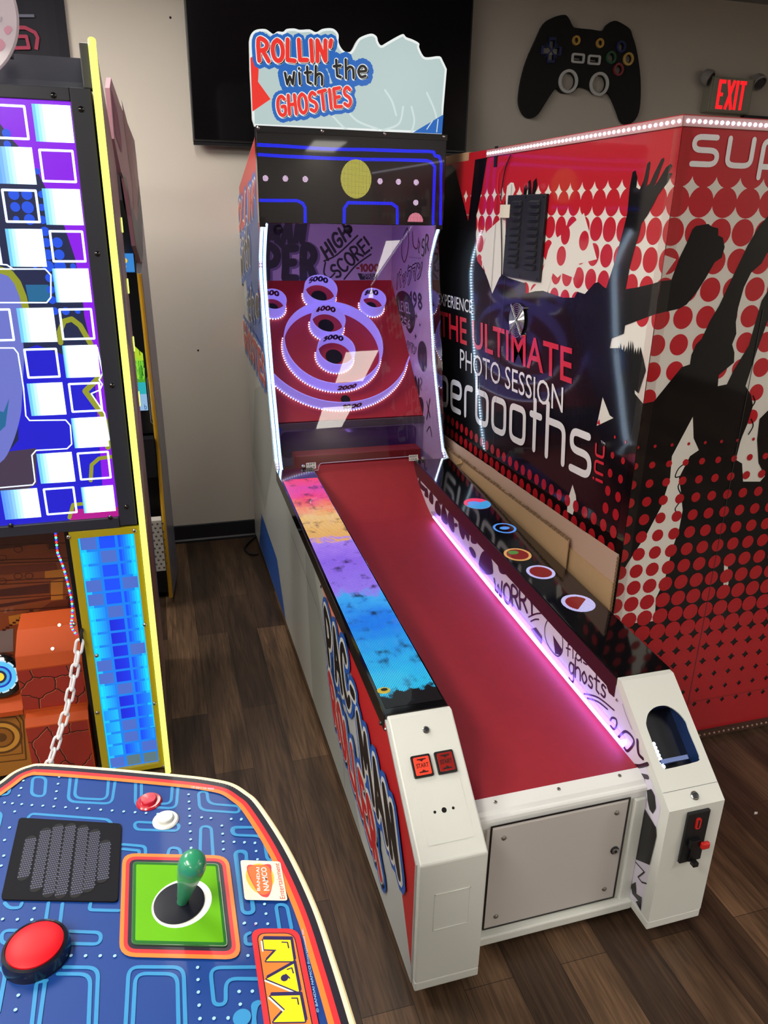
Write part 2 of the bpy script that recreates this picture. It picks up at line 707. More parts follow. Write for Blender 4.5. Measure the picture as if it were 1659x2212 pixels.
# ---------------------------------------------------------------- common materials
def floor_material():
    m = bpy.data.materials.new('wood_plank_floor')
    m.use_nodes = True
    nt = m.node_tree
    b = nt.nodes['Principled BSDF']
    tc = nt.nodes.new('ShaderNodeTexCoord')
    mp = nt.nodes.new('ShaderNodeMapping')
    mp.inputs['Rotation'].default_value = (0, 0, math.radians(90))
    br = nt.nodes.new('ShaderNodeTexBrick')
    br.offset = 0.37
    br.inputs['Scale'].default_value = 1.0
    br.inputs['Brick Width'].default_value = 0.9
    br.inputs['Row Height'].default_value = 0.125
    br.inputs['Mortar Size'].default_value = 0.0009
    br.inputs['Mortar Smooth'].default_value = 0.3
    br.inputs['Bias'].default_value = 0.0
    br.inputs['Color1'].default_value = lin((112, 86, 64)) + (1,)
    br.inputs['Color2'].default_value = lin((58, 43, 33)) + (1,)
    br.inputs['Mortar'].default_value = lin((26, 18, 14)) + (1,)
    nt.links.new(tc.outputs['Object'], mp.inputs[0])
    nt.links.new(mp.outputs[0], br.inputs['Vector'])
    # long grain
    mg = nt.nodes.new('ShaderNodeMapping')
    mg.inputs['Scale'].default_value = (38, 2.2, 1)
    nz = nt.nodes.new('ShaderNodeTexNoise')
    nz.inputs['Scale'].default_value = 1.6
    nz.inputs['Detail'].default_value = 8
    nz.inputs['Distortion'].default_value = 1.8
    nt.links.new(tc.outputs['Object'], mg.inputs[0])
    nt.links.new(mg.outputs[0], nz.inputs['Vector'])
    mb = nt.nodes.new('ShaderNodeMapping')
    mb.inputs['Scale'].default_value = (9, 1.3, 1)
    n2 = nt.nodes.new('ShaderNodeTexNoise')
    n2.inputs['Scale'].default_value = 1.0
    n2.inputs['Detail'].default_value = 4
    n2.inputs['Distortion'].default_value = 1.0
    nt.links.new(tc.outputs['Object'], mb.inputs[0])
    nt.links.new(mb.outputs[0], n2.inputs['Vector'])
    r1 = nt.nodes.new('ShaderNodeMapRange')
    r1.inputs['From Min'].default_value = 0.32
    r1.inputs['From Max'].default_value = 0.7
    r1.inputs['To Min'].default_value = 0.45
    r1.inputs['To Max'].default_value = 1.25
    nt.links.new(nz.outputs['Fac'], r1.inputs['Value'])
    r2 = nt.nodes.new('ShaderNodeMapRange')
    r2.inputs['From Min'].default_value = 0.35
    r2.inputs['From Max'].default_value = 0.65
    r2.inputs['To Min'].default_value = 0.55
    r2.inputs['To Max'].default_value = 1.3
    nt.links.new(n2.outputs['Fac'], r2.inputs['Value'])
    mu = nt.nodes.new('ShaderNodeMath')
    mu.operation = 'MULTIPLY'
    nt.links.new(r1.outputs[0], mu.inputs[0])
    nt.links.new(r2.outputs[0], mu.inputs[1])
    vm = nt.nodes.new('ShaderNodeVectorMath')
    vm.operation = 'SCALE'
    nt.links.new(br.outputs['Color'], vm.inputs[0])
    nt.links.new(mu.outputs[0], vm.inputs['Scale'])
    nt.links.new(vm.outputs[0], b.inputs['Base Color'])
    bp = nt.nodes.new('ShaderNodeBump')
    bp.inputs['Strength'].default_value = 0.25
    bp.inputs['Distance'].default_value = 0.001
    nt.links.new(nz.outputs['Fac'], bp.inputs['Height'])
    nt.links.new(bp.outputs[0], b.inputs['Normal'])
    b.inputs['Roughness'].default_value = 0.42
    b.inputs['Specular IOR Level'].default_value = 0.4
    return m


M_WALL = mat('wall_paint', (200, 192, 182), 0.85, bump=0.15, bscale=120)
M_CEIL = mat('ceiling_paint', (150, 150, 150), 0.9, bump=0.2, bscale=60)
M_BASE = mat('vinyl_baseboard', (28, 28, 36), 0.4)
M_WHITE = mat('white_powder_coat', (222, 224, 218), 0.42, bump=0.12, bscale=900)
M_WHITEP = mat('white_plastic', (232, 233, 232), 0.3, coat=0.2)
M_GREY = mat('grey_painted_door', (196, 190, 186), 0.45, bump=0.08, bscale=700)
M_BLACK = mat('black_plastic', (14, 14, 17), 0.35)
M_BLACKG = mat('black_gloss', (10, 10, 13), 0.08, coat=0.8)
M_BLACKM = mat('black_metal', (34, 36, 44), 0.4)
M_CHROME = mat('chrome', (200, 200, 200), 0.22, metal=1.0)
M_STEEL = mat('steel_screw', (165, 162, 155), 0.3, metal=1.0)
M_HOLE = mat('dark_hole', (4, 4, 4), 0.9)
M_LANE = mat('red_lane_mat', (154, 32, 43), 0.55, bump=0.25, bscale=420, noise=0.10, nscale=30)
M_BOARD = mat('red_target_board', (182, 34, 46), 0.5)
M_PLUM = mat('dark_plum_trim', (40, 12, 26), 0.25, coat=0.4)
M_CARD = mat('cardboard_tan', (176, 142, 104), 0.85, bump=0.3, bscale=90, noise=0.06)
M_CARDP = mat('cardboard_pinkish', (178, 146, 128), 0.85, bump=0.2, bscale=90)
M_CARDE = mat('cardboard_torn_edge', (120, 92, 66), 0.9, bump=0.8, bscale=300)
# prints
P_WHITE = mat('print_white', (226, 226, 222), 0.4, coat=0.3)
P_GREY = mat('print_pale_grey', (188, 192, 190), 0.4, coat=0.3)
P_GREYD = mat('print_grey', (160, 165, 162), 0.4, coat=0.3)
P_BLACK = mat('print_black', (14, 13, 16), 0.4, coat=0.3)
P_RED = mat('print_red', (196, 30, 36), 0.4, coat=0.3)
P_SALMON = mat('print_salmon', (232, 140, 120), 0.4, coat=0.3)
P_BLUE = mat('print_blue', (28, 92, 186), 0.4, coat=0.3)
P_YEL = mat('print_yellow', (236, 200, 30), 0.4, coat=0.3)
P_LAV = mat('print_lavender_white', (222, 216, 234), 0.4, coat=0.3)
P_INK = mat('print_dark_plum', (34, 14, 40), 0.35, coat=0.3)
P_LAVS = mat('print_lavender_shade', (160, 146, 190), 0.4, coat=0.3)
# lit things
G_LEDW = glow('led_white_dots', (235, 250, 255), 5.0)
G_LEDS = glow('led_strip_dots', (226, 246, 255), 12.0)
G_LEDB = glow('led_strip_cyan_white', (140, 200, 250), 3.2)
G_TUBE = glow('led_tube_white', (170, 132, 255), 15.0)

# ---------------------------------------------------------------- room
WY = 2.83
b = MB().box((-5, -9.5, -0.06), (5.5, WY + 0.1, 0), floor_material())
struct(b.build('floor'))
struct(MB().box((-5, WY, 0), (5.5, WY + 0.1, CEIL), M_WALL).build('wall_back'))
struct(MB().box((-5, -9.5, CEIL), (5.5, WY + 0.1, CEIL + 0.06), M_CEIL).build('ceiling'))
struct(MB().box((-5.1, -9.5, 0), (-5, WY + 0.1, CEIL), M_WALL).build('wall_left'))
struct(MB().box((5.5, -9.5, 0), (5.6, WY + 0.1, CEIL), M_WALL).build('wall_right'))
struct(MB().box((-5, -9.6, 0), (5.5, -9.5, CEIL), M_WALL).build('wall_front'))
bb = MB()
bb.xprism([(WY, 0), (WY - 0.012, 0), (WY - 0.012, 0.012), (WY - 0.006, 0.02), (WY - 0.006, 0.098), (WY, 0.102)], -5, 5.5, M_BASE)
struct(bb.build('baseboard_back'))
# dark door frame under the exit sign
db = MB().box((2.76, WY - 0.03, 0.0), (3.75, WY - 0.0005, 2.235), mat('dark_door_frame', (16, 16, 34), 0.4))
struct(db.build('door_1'))
# screw holes left in the wall
for (px, py, lab) in ((368, 38, 'small dark screw hole in the wall left of the television top'),
                      (428, 757, 'small dark screw hole in the wall right of the tall blue game'),
                      (1142, 118, 'tiny dark nail hole in the wall left of the controller cutout')):
    p = at(px, py, (0, WY, 0), (0, -1, 0))
    tag(MB().cyl(p, p + Vector((0, -0.0012, 0)), 0.005, M_HOLE, n=10).build('wall_screw_hole'), lab, 'hole')

for i, (x, y, w, l, a, rad) in enumerate(PANELS):
    where = ('near the machine right', 'in the middle right', 'at the far right', 'near the camera left', 'by the back wall left', 'in the middle left', 'added at the right to brighten the booth front', 'added at the far left for more light', 'added above the gap to brighten the wall')[i]
    r = root('ceiling_light', (x, y, CEIL), 'long flat white ceiling light panel ' + where, 'ceiling light', 'ceiling light panels')
    ca, sa = math.cos(math.radians(a)), math.sin(math.radians(a))

    def q(u, v, z):
        return (x + u * ca - v * sa, y + u * sa + v * ca, z)
    w2, l2 = w / 2, l / 2
    fr = MB().prism([q(-w2 - .02, -l2 - .02, CEIL - .001), q(w2 + .02, -l2 - .02, CEIL - .001), q(w2 + .02, l2 + .02, CEIL - .001), q(-w2 - .02, l2 + .02, CEIL - .001)], (0, 0, -0.02), M_WHITEP)
    fr.build('frame', r)
    di = MB().prism([q(-w2, -l2, CEIL - .022), q(w2, -l2, CEIL - .022), q(w2, l2, CEIL - .022), q(-w2, l2, CEIL - .022)], (0, 0, -0.004), glow('ceiling_panel_light_%d' % rad, (255, 249, 238), rad))
    di.build('diffuser', r)

# ---------------------------------------------------------------- rolling ball game
ALX = 0.76
YS, ZS, SL = 0.2457, 0.6076, 0.0493
ZB, ZK = 0.04, 0.411


def zt(y):
    return ZS + SL * (y - YS)


G = root('alley_roller_game', (0.38, 1.2, 0.0),
         'long white alley ball rolling arcade machine with red lane and lit marquee sign', 'arcade machine')
EDGE = [(1.88, .66), (1.94, .72), (2.03, .92), (2.10, 1.08), (2.175, 1.33), (2.203, 1.45), (2.19, 1.52), (2.14, 1.60), (2.10, 1.648)]
SIDE = EDGE + [(2.095, 1.66), (2.095, 1.985), (2.16, 1.955), (2.77, 1.80), (2.77, .045), (1.88, .045)]
# side skins (whole printed sides)
SKIN = [(.016, .05), (.016, .402), (.258, .596), (1.87, zt(1.87) - .004)] + EDGE[1:] + [(2.095, 1.66), (2.095, 1.985), (2.16, 1.955), (2.77, 1.80), (2.77, .045)]
MB().xprism(SKIN, -0.004, -0.0002, P_GREY).build('side_panel', G)
MB().xprism(SKIN, ALX + 0.0002, ALX + 0.004, P_GREY).build('side_panel', G)
# rails under the screens
for x0, x1 in ((0.0, 0.150), (0.6105, ALX)):
    MB().xprism([(.262, .05), (.262, zt(.262) - .042), (1.9, zt(1.9) - .042), (1.9, .05)], x0, x1, M_BLACK).build('rail', G)
# back box walls
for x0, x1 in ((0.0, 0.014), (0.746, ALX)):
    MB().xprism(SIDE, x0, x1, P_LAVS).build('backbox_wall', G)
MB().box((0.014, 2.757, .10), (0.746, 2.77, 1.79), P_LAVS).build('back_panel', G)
MB().xprism([(2.14, 1.955), (2.765, 1.80), (2.765, 1.788), (2.14, 1.943)], 0.014, 0.746, M_BLACK).build('roof_panel', G)
# lane
LT = [(.128, .4335), (.5, .4515), (.872, .468), (1.3, .4905), (1.60, .511), (1.70, .537), (1.783, .578), (1.84, .615), (1.88, .652), (1.905, .690)]
LT = [tuple(p[:2]) for p in smooth_path([(a, c, 0) for a, c in LT], 4)]
MB().xprism(LT + [(y + .006, z - .02) for y, z in reversed(LT)], 0.151, 0.6065, M_LANE).build('lane', G, 'red playing lane that curves up into a ramp')
# lip
lp = MB()
prof = [(.13, .4345), (.10, .424)] + [(.084 + .012 - .012 * math.sin(t), .404 + .012 * math.cos(t)) for t in (0.2, .6, 1.0, 1.57)] + [(.084, .388), (.13, .385)]
lp.xprism(prof, .152, .6065, M_WHITEP)
lip = lp.build('lane_lip', G, 'white rounded front lip of the lane')
n_lip = Vector((0, -.33, .944)).normalized()
for p in ((1070, 1733), (1207, 1704.6), (1338.5, 1675.6)):
    c = at(p[0], p[1], (0, .115, .4292), n_lip)
    MB().lathe([(.0045, 0), (.0045, .001), (.002, .002)], c, n_lip, M_STEEL, n=12).build('screw', lip)
# front door
d = MB()
d.box((.168, .088, .06), (.60, .10, .392), M_WHITE)
d.box((.575, .078, .06), (.6065, .10, .385), M_WHITE)
frame = d.build('front_frame', G, bevel=.003)
MB().box((.155, .066, ZB), (.6065, .10, .066), M_WHITE).build('bottom_bar', G, bevel=.004)
YD = .0797
dm = MB().box((.188, YD, .073), (.566, .088, .388), M_GREY)
door = dm.build('door', G, 'grey square front access door', bevel=.003)
a = Art((0, YD, 0), (0, -1, 0))
q = a.px((1062, 1787), (1360.6, 1723), (1324.4, 1940.8), (1043, 2005))
xs, zs_ = sorted(p[0] for p in q), sorted(p[1] for p in q)
X0, X1, Z0, Z1 = (xs[0] + xs[1]) / 2, (xs[2] + xs[3]) / 2, (zs_[0] + zs_[1]) / 2, (zs_[2] + zs_[3]) / 2
a.stroke(P_BLACK, [(X0, Z0), (X1, Z0), (X1, Z1), (X0, Z1)], .0055, closed=True, rnd=False)
a.build('black_outline', door)
for p in ((1088, 1810), (1332, 1755.7), (1305, 1920), (1071, 1979)):
    c = at(p[0], p[1], (0, YD, 0), (0, -1, 0))
    MB().lathe([(.0065, 0), (.0062, .002), (.0035, .0042), (.0005, .005)], c, (0, -1, 0), M_STEEL, n=16).build('rivet', door, smooth=True)
c = at(1327, 1836, (0, YD, 0), (0, -1, 0))
lk = MB().lathe([(.0115, 0), (.0115, .003), (.009, .004)], c, (0, -1, 0), M_BLACKM, n=20)
lk.lathe([(.0085, .004), (.0085, .006), (.006, .0065)], c, (0, -1, 0), M_CHROME, n=20)
lk.cyl(c + Vector((0, -.0064, 0)), c + Vector((0, -.0072, 0)), .0035, M_HOLE, n=12)
lk.build('lock', door)


def pillar_prof(k=0.0):
    return [(k, .066), (k, ZK), (YS, ZS - k * .4), (YS + .016, ZS - k * .4), (YS + .016, .066)]


NS = Vector((0, -(ZS - ZK), YS)).normalized()   # normal of the sloping console faces
PS = Vector((0, 0, ZK))
# left console
con = MB().xprism(pillar_prof(), -.0005, .1555, M_WHITE).build('left_console', G, 'white sloping console with two red start buttons', bevel=.004)
MB().box((-.0005, 0.0, ZB), (.1555, YS + .016, .0655), M_WHITE).build('plinth', con, bevel=.003)


def key_lock(px, py, p0, n, parent, r=.0085):
    c = at(px, py, p0, n)
    k = MB().lathe([(r, 0), (r, .003), (r * .8, .0045)], c, n, M_CHROME, n=20)
    k.lathe([(r * .62, .0045), (r * .62, .0075), (r * .5, .008)], c, n, M_BLACKM, n=18)
    k.build('key_lock', parent, smooth=True)


key_lock(920, 1577, PS, NS, con)
uS = Vector((1, 0, 0))
vS = NS.cross(uS)
for quad, lit in ((((885, 1635), (926.6, 1628.7), (936.7, 1677), (894.8, 1683)), True), (((936.7, 1626), (976.5, 1619), (987, 1669), (945.4, 1674)), False)):
    P = [at(x, y, PS, NS) for x, y in quad]
    c = sum(P, Vector()) / 4
    wx = ((P[1] - P[0]).dot(uS) + (P[2] - P[3]).dot(uS)) / 4
    wv = abs((P[0] - P[3]).dot(vS) + (P[1] - P[2]).dot(vS)) / 4

    def rr(w, h, r):
        pts = round_path([(-w, -h, 0), (w, -h, 0), (w, h, 0), (-w, h, 0)], r, closed=True, n=4)
        return [c + uS * p.x + vS * p.y for p in pts]
    hs = MB().prism(rr(wx, wv, .004), NS * .006, M_BLACK)
    bt = hs.build('start_button', con, 'lit orange red square start button' if lit else 'unlit dark red square start button', bevel=.0015)
    lens_m = glow('button_lit_red', (255, 66, 34), 0.95) if lit else mat('button_dark_red', (150, 34, 30), 0.15, coat=0.6)
    MB().prism([p + NS * .006 for p in rr(wx * .80, wv * .80, .003)], NS * .003, lens_m).build('button_lens', bt, bevel=.001)
    a = Art(c + NS * .009, NS)
    ik = mat('button_ink', (70, 18, 14), 0.3) if lit else mat('button_ink_dark', (36, 14, 14), 0.3)
    w, h = wx * .8, wv * .8
    a.font(ik, 'START', (-w * .78, -h * .2), (w * .78, -h * .2), (-w * .78, h * .26), bold=.02, px=False)
    for s in (1, -1):
        a.poly(ik, [(-w * .55, s * h * .78), (w * .55, s * h * .78), (w * .62, s * h * .66), (0.25 * w, s * h * .62), (0, s * h * .44), (-.25 * w, s * h * .62), (-w * .62, s * h * .66)])
    a.build('button_print', bt)
# blank coin plate with three holes
a = Art(PS, NS)
q = a.px((895, 1693), (995, 1682), (1024, 1807), (923, 1829))
u0, u1 = (q[0][0] + q[3][0]) / 2, (q[1][0] + q[2][0]) / 2
v0, v1 = (q[3][1] + q[2][1]) / 2, (q[0][1] + q[1][1]) / 2
pts = round_path([(u0, v0, 0), (u1, v0, 0), (u1, v1, 0), (u0, v1, 0)], .006, closed=True)
cp = MB().prism([PS + uS * p.x + vS * p.y for p in pts], NS * .0012, M_WHITE).build('cover_plate', con, bevel=.0005)
for p, r in (((939, 1754.6), .0032), ((959, 1750), .0058), ((978.7, 1745.5), .0032)):
    c = at(p[0], p[1], PS, NS)
    MB().cyl(c + NS * .0012, c + NS * .0016, r, M_HOLE, n=18).build('hole', cp)
# shallow square recess outline on the front
P = [at(x, y, (0, 0, 0), (0, -1, 0)) for x, y in ((939, 1932), (1017, 1916), (1011, 1992), (935, 2011))]
x0, x1, z0, z1 = (P[0].x + P[3].x) / 2, (P[1].x + P[2].x) / 2, (P[2].z + P[3].z) / 2, (P[0].z + P[1].z) / 2
rc = MB()
for aa, bb_ in (((x0, z0), (x1, z0 + .002)), ((x0, z1 - .002), (x1, z1)), ((x0, z0), (x0 + .002, z1)), ((x1 - .002, z0), (x1, z1))):
    rc.box((aa[0], -.0014, aa[1]), (bb_[0], .001, bb_[1]), M_WHITE)
rc.build('square_cover', con)
# right console: folded sheet with an arched window
XR0, XR1 = .608, ALX + .0005
rcn = MB()
for x0, x1 in ((XR0, XR0 + .004), (XR1 - .004, XR1)):
    rcn.xprism(pillar_prof(), x0, x1, M_WHITE)
rcn.box((XR0 + .004, 0, .066), (XR1 - .004, .004, ZK), M_WHITE)
rcn.box((XR0 + .004, YS + .012, .066), (XR1 - .004, YS + .016, ZS - .02), M_WHITE)


def c4(x, y):
    return (1250 + x / 3.626, 1420 + y / 3.626)


hole_px = [(530, 500), (545, 440), (590, 395), (650, 377), (710, 385), (780, 430), (840, 500), (865, 570), (940, 750), (946, 785), (930, 815), (700, 872), (668, 866), (635, 820), (560, 620), (532, 540)]
hole = [at(*c4(p[0], p[1]), PS, NS) for p in smooth_path([(x, y, 0) for x, y in hole_px], 3, closed=True)]
face = [Vector((XR0, 0, ZK)), Vector((XR1, 0, ZK)), Vector((XR1, YS + .016, ZS + .012)), Vector((XR0, YS + .016, ZS + .012))]
face[0].x += .004
face[1].x -= .004
face[2] = PS + Vector((XR1 - .004, 0, 0)) + vS * (Vector((0, YS, ZS)) - PS).dot(vS) * 1.0
face[3] = PS + Vector((XR0 + .004, 0, 0)) + vS * (Vector((0, YS, ZS)) - PS).dot(vS) * 1.0
rcn.prism(face, -NS * .004, M_WHITE, holes=[hole])
rcn.box((XR0 + .004, YS + .0005, ZS - .004), (XR1 - .004, YS + .016, ZS), M_WHITE)
rco = rcn.build('right_console', G, 'white sloping console with an arched window and coin slot')
MB().box((XR0 - .001, 0.0, ZB), (XR1, YS + .016, .0655), M_WHITE).build('plinth', rco, bevel=.003)
M_BLUEIN = mat('blue_brushed_inside', (34, 62, 120), 0.35, metal=0.5, bump=0.5, bscale=150)
hb_ = at(*c4(690, 868), PS, NS)            # low point of the window
up_ = vS
tr = MB()
fl0 = hb_ - NS * .050 - up_ * .012
tr.prism([Vector((XR0 + .008, fl0.y, fl0.z)), Vector((XR1 - .008, fl0.y, fl0.z)), Vector((XR1 - .008, fl0.y, fl0.z)) + up_ * .165, Vector((XR0 + .008, fl0.y, fl0.z)) + up_ * .165], -NS * .003, mat('dark_tray', (14, 16, 26), 0.3))
tr.prism([Vector((XR1 - .016, fl0.y, fl0.z)), Vector((XR1 - .016, fl0.y, fl0.z)) + up_ * .165, Vector((XR1 - .016, fl0.y, fl0.z)) + up_ * .165 + NS * .044, Vector((XR1 - .016, fl0.y, fl0.z)) + NS * .044], (.004, 0, 0), M_BLUEIN)
tr.prism([Vector((XR0 + .008, fl0.y, fl0.z)) + up_ * .160, Vector((XR1 - .012, fl0.y, fl0.z)) + up_ * .160, Vector((XR1 - .012, fl0.y, fl0.z)) + up_ * .160 + NS * .044, Vector((XR0 + .008, fl0.y, fl0.z)) + up_ * .160 + NS * .044], up_ * .003, M_BLUEIN)
tr.prism([Vector((XR0 + .008, fl0.y, fl0.z)), Vector((XR0 + .008, fl0.y, fl0.z)) + up_ * .165, Vector((XR0 + .008, fl0.y, fl0.z)) + up_ * .165 + NS * .044, Vector((XR0 + .008, fl0.y, fl0.z)) + NS * .044], (.003, 0, 0), mat('dark_inside', (12, 13, 20), 0.5))
tr.build('ball_chute', rco, 'dark blue chute seen through the arched window')
ld = MB()
for i in range(7):
    q_ = at(*c4(676 - 13 * i, 850 - 30 * i), PS, NS) - NS * .012 + Vector((.003, 0, 0))
    ld.ball(q_, .0046, glow('chute_led_blue_white', (190, 215, 255), 9.0), n=6)
ld.build('chute_leds', rco)
sp_ = Vector((hb_.x - .004, hb_.y, hb_.z)) - NS * .030 + up_ * .012
MB().prism([sp_, sp_ + Vector((.075, 0, 0)), sp_ + Vector((.075, 0, 0)) + NS * .024, sp_ + NS * .024], up_ * .010, mat('chute_acrylic', (120, 140, 196), .2, coat=.5)).build('clear_stop', rco)
a = Art(PS, NS)
q = a.px((1419.6, 1717.9), (1550, 1687))
zz = (q[0][1] + q[1][1]) / 2
a.stroke(mat('seam_dark', (70, 70, 66), 0.6), [(XR0 + .001, zz), (XR1 - .001, zz)], .0009, rnd=False)
a.build('panel_seam', rco)
key_lock(1500, 1719, PS, NS, rco, r=.0105)
Q = [at(x, y, (0, 0, 0), (0, -1, 0)) for x, y in ((1481.7, 1755), (1530, 1743), (1506.5, 1850), (1461, 1861))]
x0, x1 = (Q[0].x + Q[3].x) / 2 + .002, (Q[1].x + Q[2].x) / 2 + .002
z0, z1 = (Q[2].z + Q[3].z) / 2, (Q[0].z + Q[1].z) / 2
cm = MB().box((x0, -.009, z0), (x1, 0, z1), mat('coin_plate_black', (22, 23, 25), 0.5, bump=.2, bscale=600)).build('coin_mechanism', rco, 'black coin slot plate with red button', bevel=.0025)
xc = (x0 + x1) / 2
M_REDP = mat('red_plastic', (206, 34, 30), 0.25, coat=0.4)
sl = MB()
sl.prism([Vector((xc - .001 + p.x, -.0090, z1 - .032 + p.y)) for p in round_path([(-.007, -.016, 0), (.007, -.016, 0), (.007, .016, 0), (-.007, .016, 0)], .007, closed=True)], (0, -.0035, 0), M_REDP)
sl.box((xc - .003, -.0132, z1 - .043), (xc + .001, -.0124, z1 - .021), M_HOLE)
sl.build('coin_slot', cm)
MB().box((xc - .02, -.024, z0 + .055), (xc + .008, -.009, z0 + .078), M_BLACK).build('button_block', cm, bevel=.002)
MB().box((xc + .002, -.036, z0 + .059), (xc + .024, -.0245, z0 + .077), M_REDP).build('reject_button', cm, bevel=.004, seg=3)
MB().box((xc - .010, -.015, z0 + .006), (xc + .004, -.009, z0 + .054), M_BLACK).build('coin_chute', cm, bevel=.002)
MB().box((xc - .007, -.030, z0 + .002), (xc + .008, -.0155, z0 + .014), M_BLACK).build('return_lever', cm, bevel=.002)


# ---- screens on top of both rails
def video(nt, sep, mth, tc):
    nz = nt.nodes.new('ShaderNodeTexNoise')
    nz.inputs['Scale'].default_value = 26
    nz.inputs['Detail'].default_value = 4
    nt.links.new(tc.outputs['Object'], nz.inputs['Vector'])
    yy = mth('ADD', sep.outputs[1], mth('MULTIPLY', mth('SUBTRACT', nz.outputs['Fac'], 0.5), 0.16))
    mr = nt.nodes.new('ShaderNodeMapRange')
    mr.inputs['From Min'].default_value = 0.28
    mr.inputs['From Max'].default_value = 1.78
    nt.links.new(yy, mr.inputs['Value'])
    rmp = nt.nodes.new('ShaderNodeValToRGB')
    el = rmp.color_ramp.elements
    stops = [(0.0, (0, 0, 0)), (.035, (0, 0, 0)), (.045, (40, 190, 240)), (.13, (40, 170, 240)), (.25, (20, 120, 235)), (.345, (60, 170, 250)),
             (.375, (150, 120, 240)), (.50, (140, 100, 230)), (.60, (170, 130, 245)), (.615, (225, 170, 90)), (.74, (235, 190, 110)), (.80, (245, 130, 80)), (.86, (240, 60, 110)), (.92, (220, 60, 150)), (1.0, (250, 60, 60))]
    while len(el) < len(stops):
        el.new(0.5)
    for e, (p, c) in zip(el, stops):
        e.position = p
        e.color = lin(c) + (1,)
    nt.links.new(mr.outputs[0], rmp.inputs[0])
    n2 = nt.nodes.new('ShaderNodeTexNoise')
    n2.inputs['Scale'].default_value = 22
    n2.inputs['Detail'].default_value = 5
    n2.inputs['Roughness'].default_value = 0.6
    nt.links.new(tc.outputs['Object'], n2.inputs['Vector'])
    m2 = nt.nodes.new('ShaderNodeMapRange')
    m2.inputs['From Min'].default_value = 0.30
    m2.inputs['From Max'].default_value = 0.46
    m2.inputs['To Min'].default_value = 0.15
    m2.inputs['To Max'].default_value = 1.0
    nt.links.new(n2.outputs['Fac'], m2.inputs['Value'])
    return rmp.outputs[0], m2.outputs[0]


M_VIDEO = led_mat('led_video_lane', (0, 1), 0.0042, strength=1.75, build=video, rad=.43)
NT = Vector((0, -SL, 1)).normalized()
PT = Vector((0, YS, ZS))
for side, (x0, x1) in enumerate(((-.005, .1515), (.6085, ALX + .005))):
    s = MB().xprism([(YS + .0165, zt(YS + .0165) - .046), (YS + .0165, zt(YS + .0165)), (1.885, zt(1.885)), (1.885, zt(1.885) - .046)], x0, x1, M_BLACKG)
    so = s.build('rail_screen', G, 'led video screen along the left rail glowing red to blue' if side == 0 else 'dark glossy led screen along the right rail with five glowing discs', bevel=.0015)
    a = Art(PT, NT)
    if side == 0:
        lo = a.w((x0 + .009, 0.285, zt(.285)), (x1 - .005, .285, zt(.285)), (x1 - .005, 1.765, zt(1.765)), (x0 + .009, 1.765, zt(1.765)))
        a.poly(M_VIDEO, lo).layer()
        # two worn stickers at the near end of the glass
        a.dot(mat('sticker_yellow', (190, 170, 60), .4), a.px((829, 1492))[0], .017, .013, n=9).layer()
        a.dot(mat('sticker_ink', (24, 26, 30), .4), a.px((830, 1490))[0], .009, .006, n=8).layer()
        a.build('led_matrix', so)
    else:
        LW = led_mat('led_disc_white', (0, 1), .0042, (205, 200, 255), 1.6, rad=.42)
        LO = led_mat('led_disc_orange', (0, 1), .0042, (255, 190, 110), 1.2, rad=.42)
        LB = led_mat('led_disc_blue', (0, 1), .0042, (90, 160, 255), 1.5, rad=.42)
        LR = led_mat('led_disc_red', (0, 1), .0042, (190, 40, 40), .8, rad=.40)
        LP = led_mat('led_disc_pink', (0, 1), .0042, (255, 60, 110), 1.6, rad=.42)
        LC = led_mat('led_disc_cyan', (0, 1), .0042, (60, 170, 240), 1.5, rad=.42)
        LG = led_mat('led_disc_green', (0, 1), .0042, (110, 190, 80), .8, rad=.42)
        discs = [((1031, 1088), .052, LP, LC, .83), ((1090, 1141), .042, LB, None, .8), ((1118, 1198), .046, LO, LR, .8), ((1168, 1236), .046, LW, LR, .78), ((1249, 1303), .050, LW, LR, .76)]
        for (p, r, c0, c1, f) in discs:
            a = Art(PT, NT)
            c = a.px(p)[0]
            a.dot(c0, c, r, r, n=36)
            a.layer()
            if c1 is LC:
                a.poly(c1, [(c[0] + r * math.cos(t), c[1] + r * math.sin(t)) for t in [math.radians(x) for x in range(-170, 25, 8)]])
                a.layer()
                a.dot(LB, (c[0] - .012, c[1] + .004), .026, .02)
            else:
                a.dot(c1 if c1 else M_BLACKG, c, r * f, r * f, n=30)
                a.layer()
                if c1 is None:
                    a.dot(LB, c, r * .45, r * .3)
                if c0 is LO:
                    a.dot(LG, (c[0] - .008, c[1] + .016), r * .4, r * .3)
                if r == .050:
                    a.poly(LW, [(c[0] + r * .76 * math.cos(t), c[1] + r * .76 * math.sin(t)) for t in [math.radians(x) for x in range(-120, 25, 8)]])
            a.build('glowing_disc', so)
        MB().xprism([(YS + .0165, zt(YS) - .058), (YS + .0165, zt(YS) - .003), (1.9, zt(1.9) - .003), (1.9, zt(1.9) - .062), (.30, zt(.3) - .050), (.285, zt(.285) - .062)], .6055, .6083, M_PLUM).build('inner_trim', so)
        c = at(1332.5, 1512, (.6055, 0, 0), (-1, 0, 0))
        MB().lathe([(.004, 0), (.003, .002)], c, (-1, 0, 0), M_STEEL, n=12).build('bolt', so)
for p in ((694, 1267), (822, 1562)):
    c = at(p[0], p[1], (-.005, 0, 0), (-1, 0, 0))
    MB().lathe([(.006, 0), (.004, .003)], c, (-1, 0, 0), M_BLACK, n=10).build('side_bolt', G)
c = at(833, 1575, (-.004, 0, 0), (-1, 0, 0))
MB().lathe([(.005, 0), (.003, .003)], c, (-1, 0, 0), M_STEEL, n=10).build('side_bolt', G)

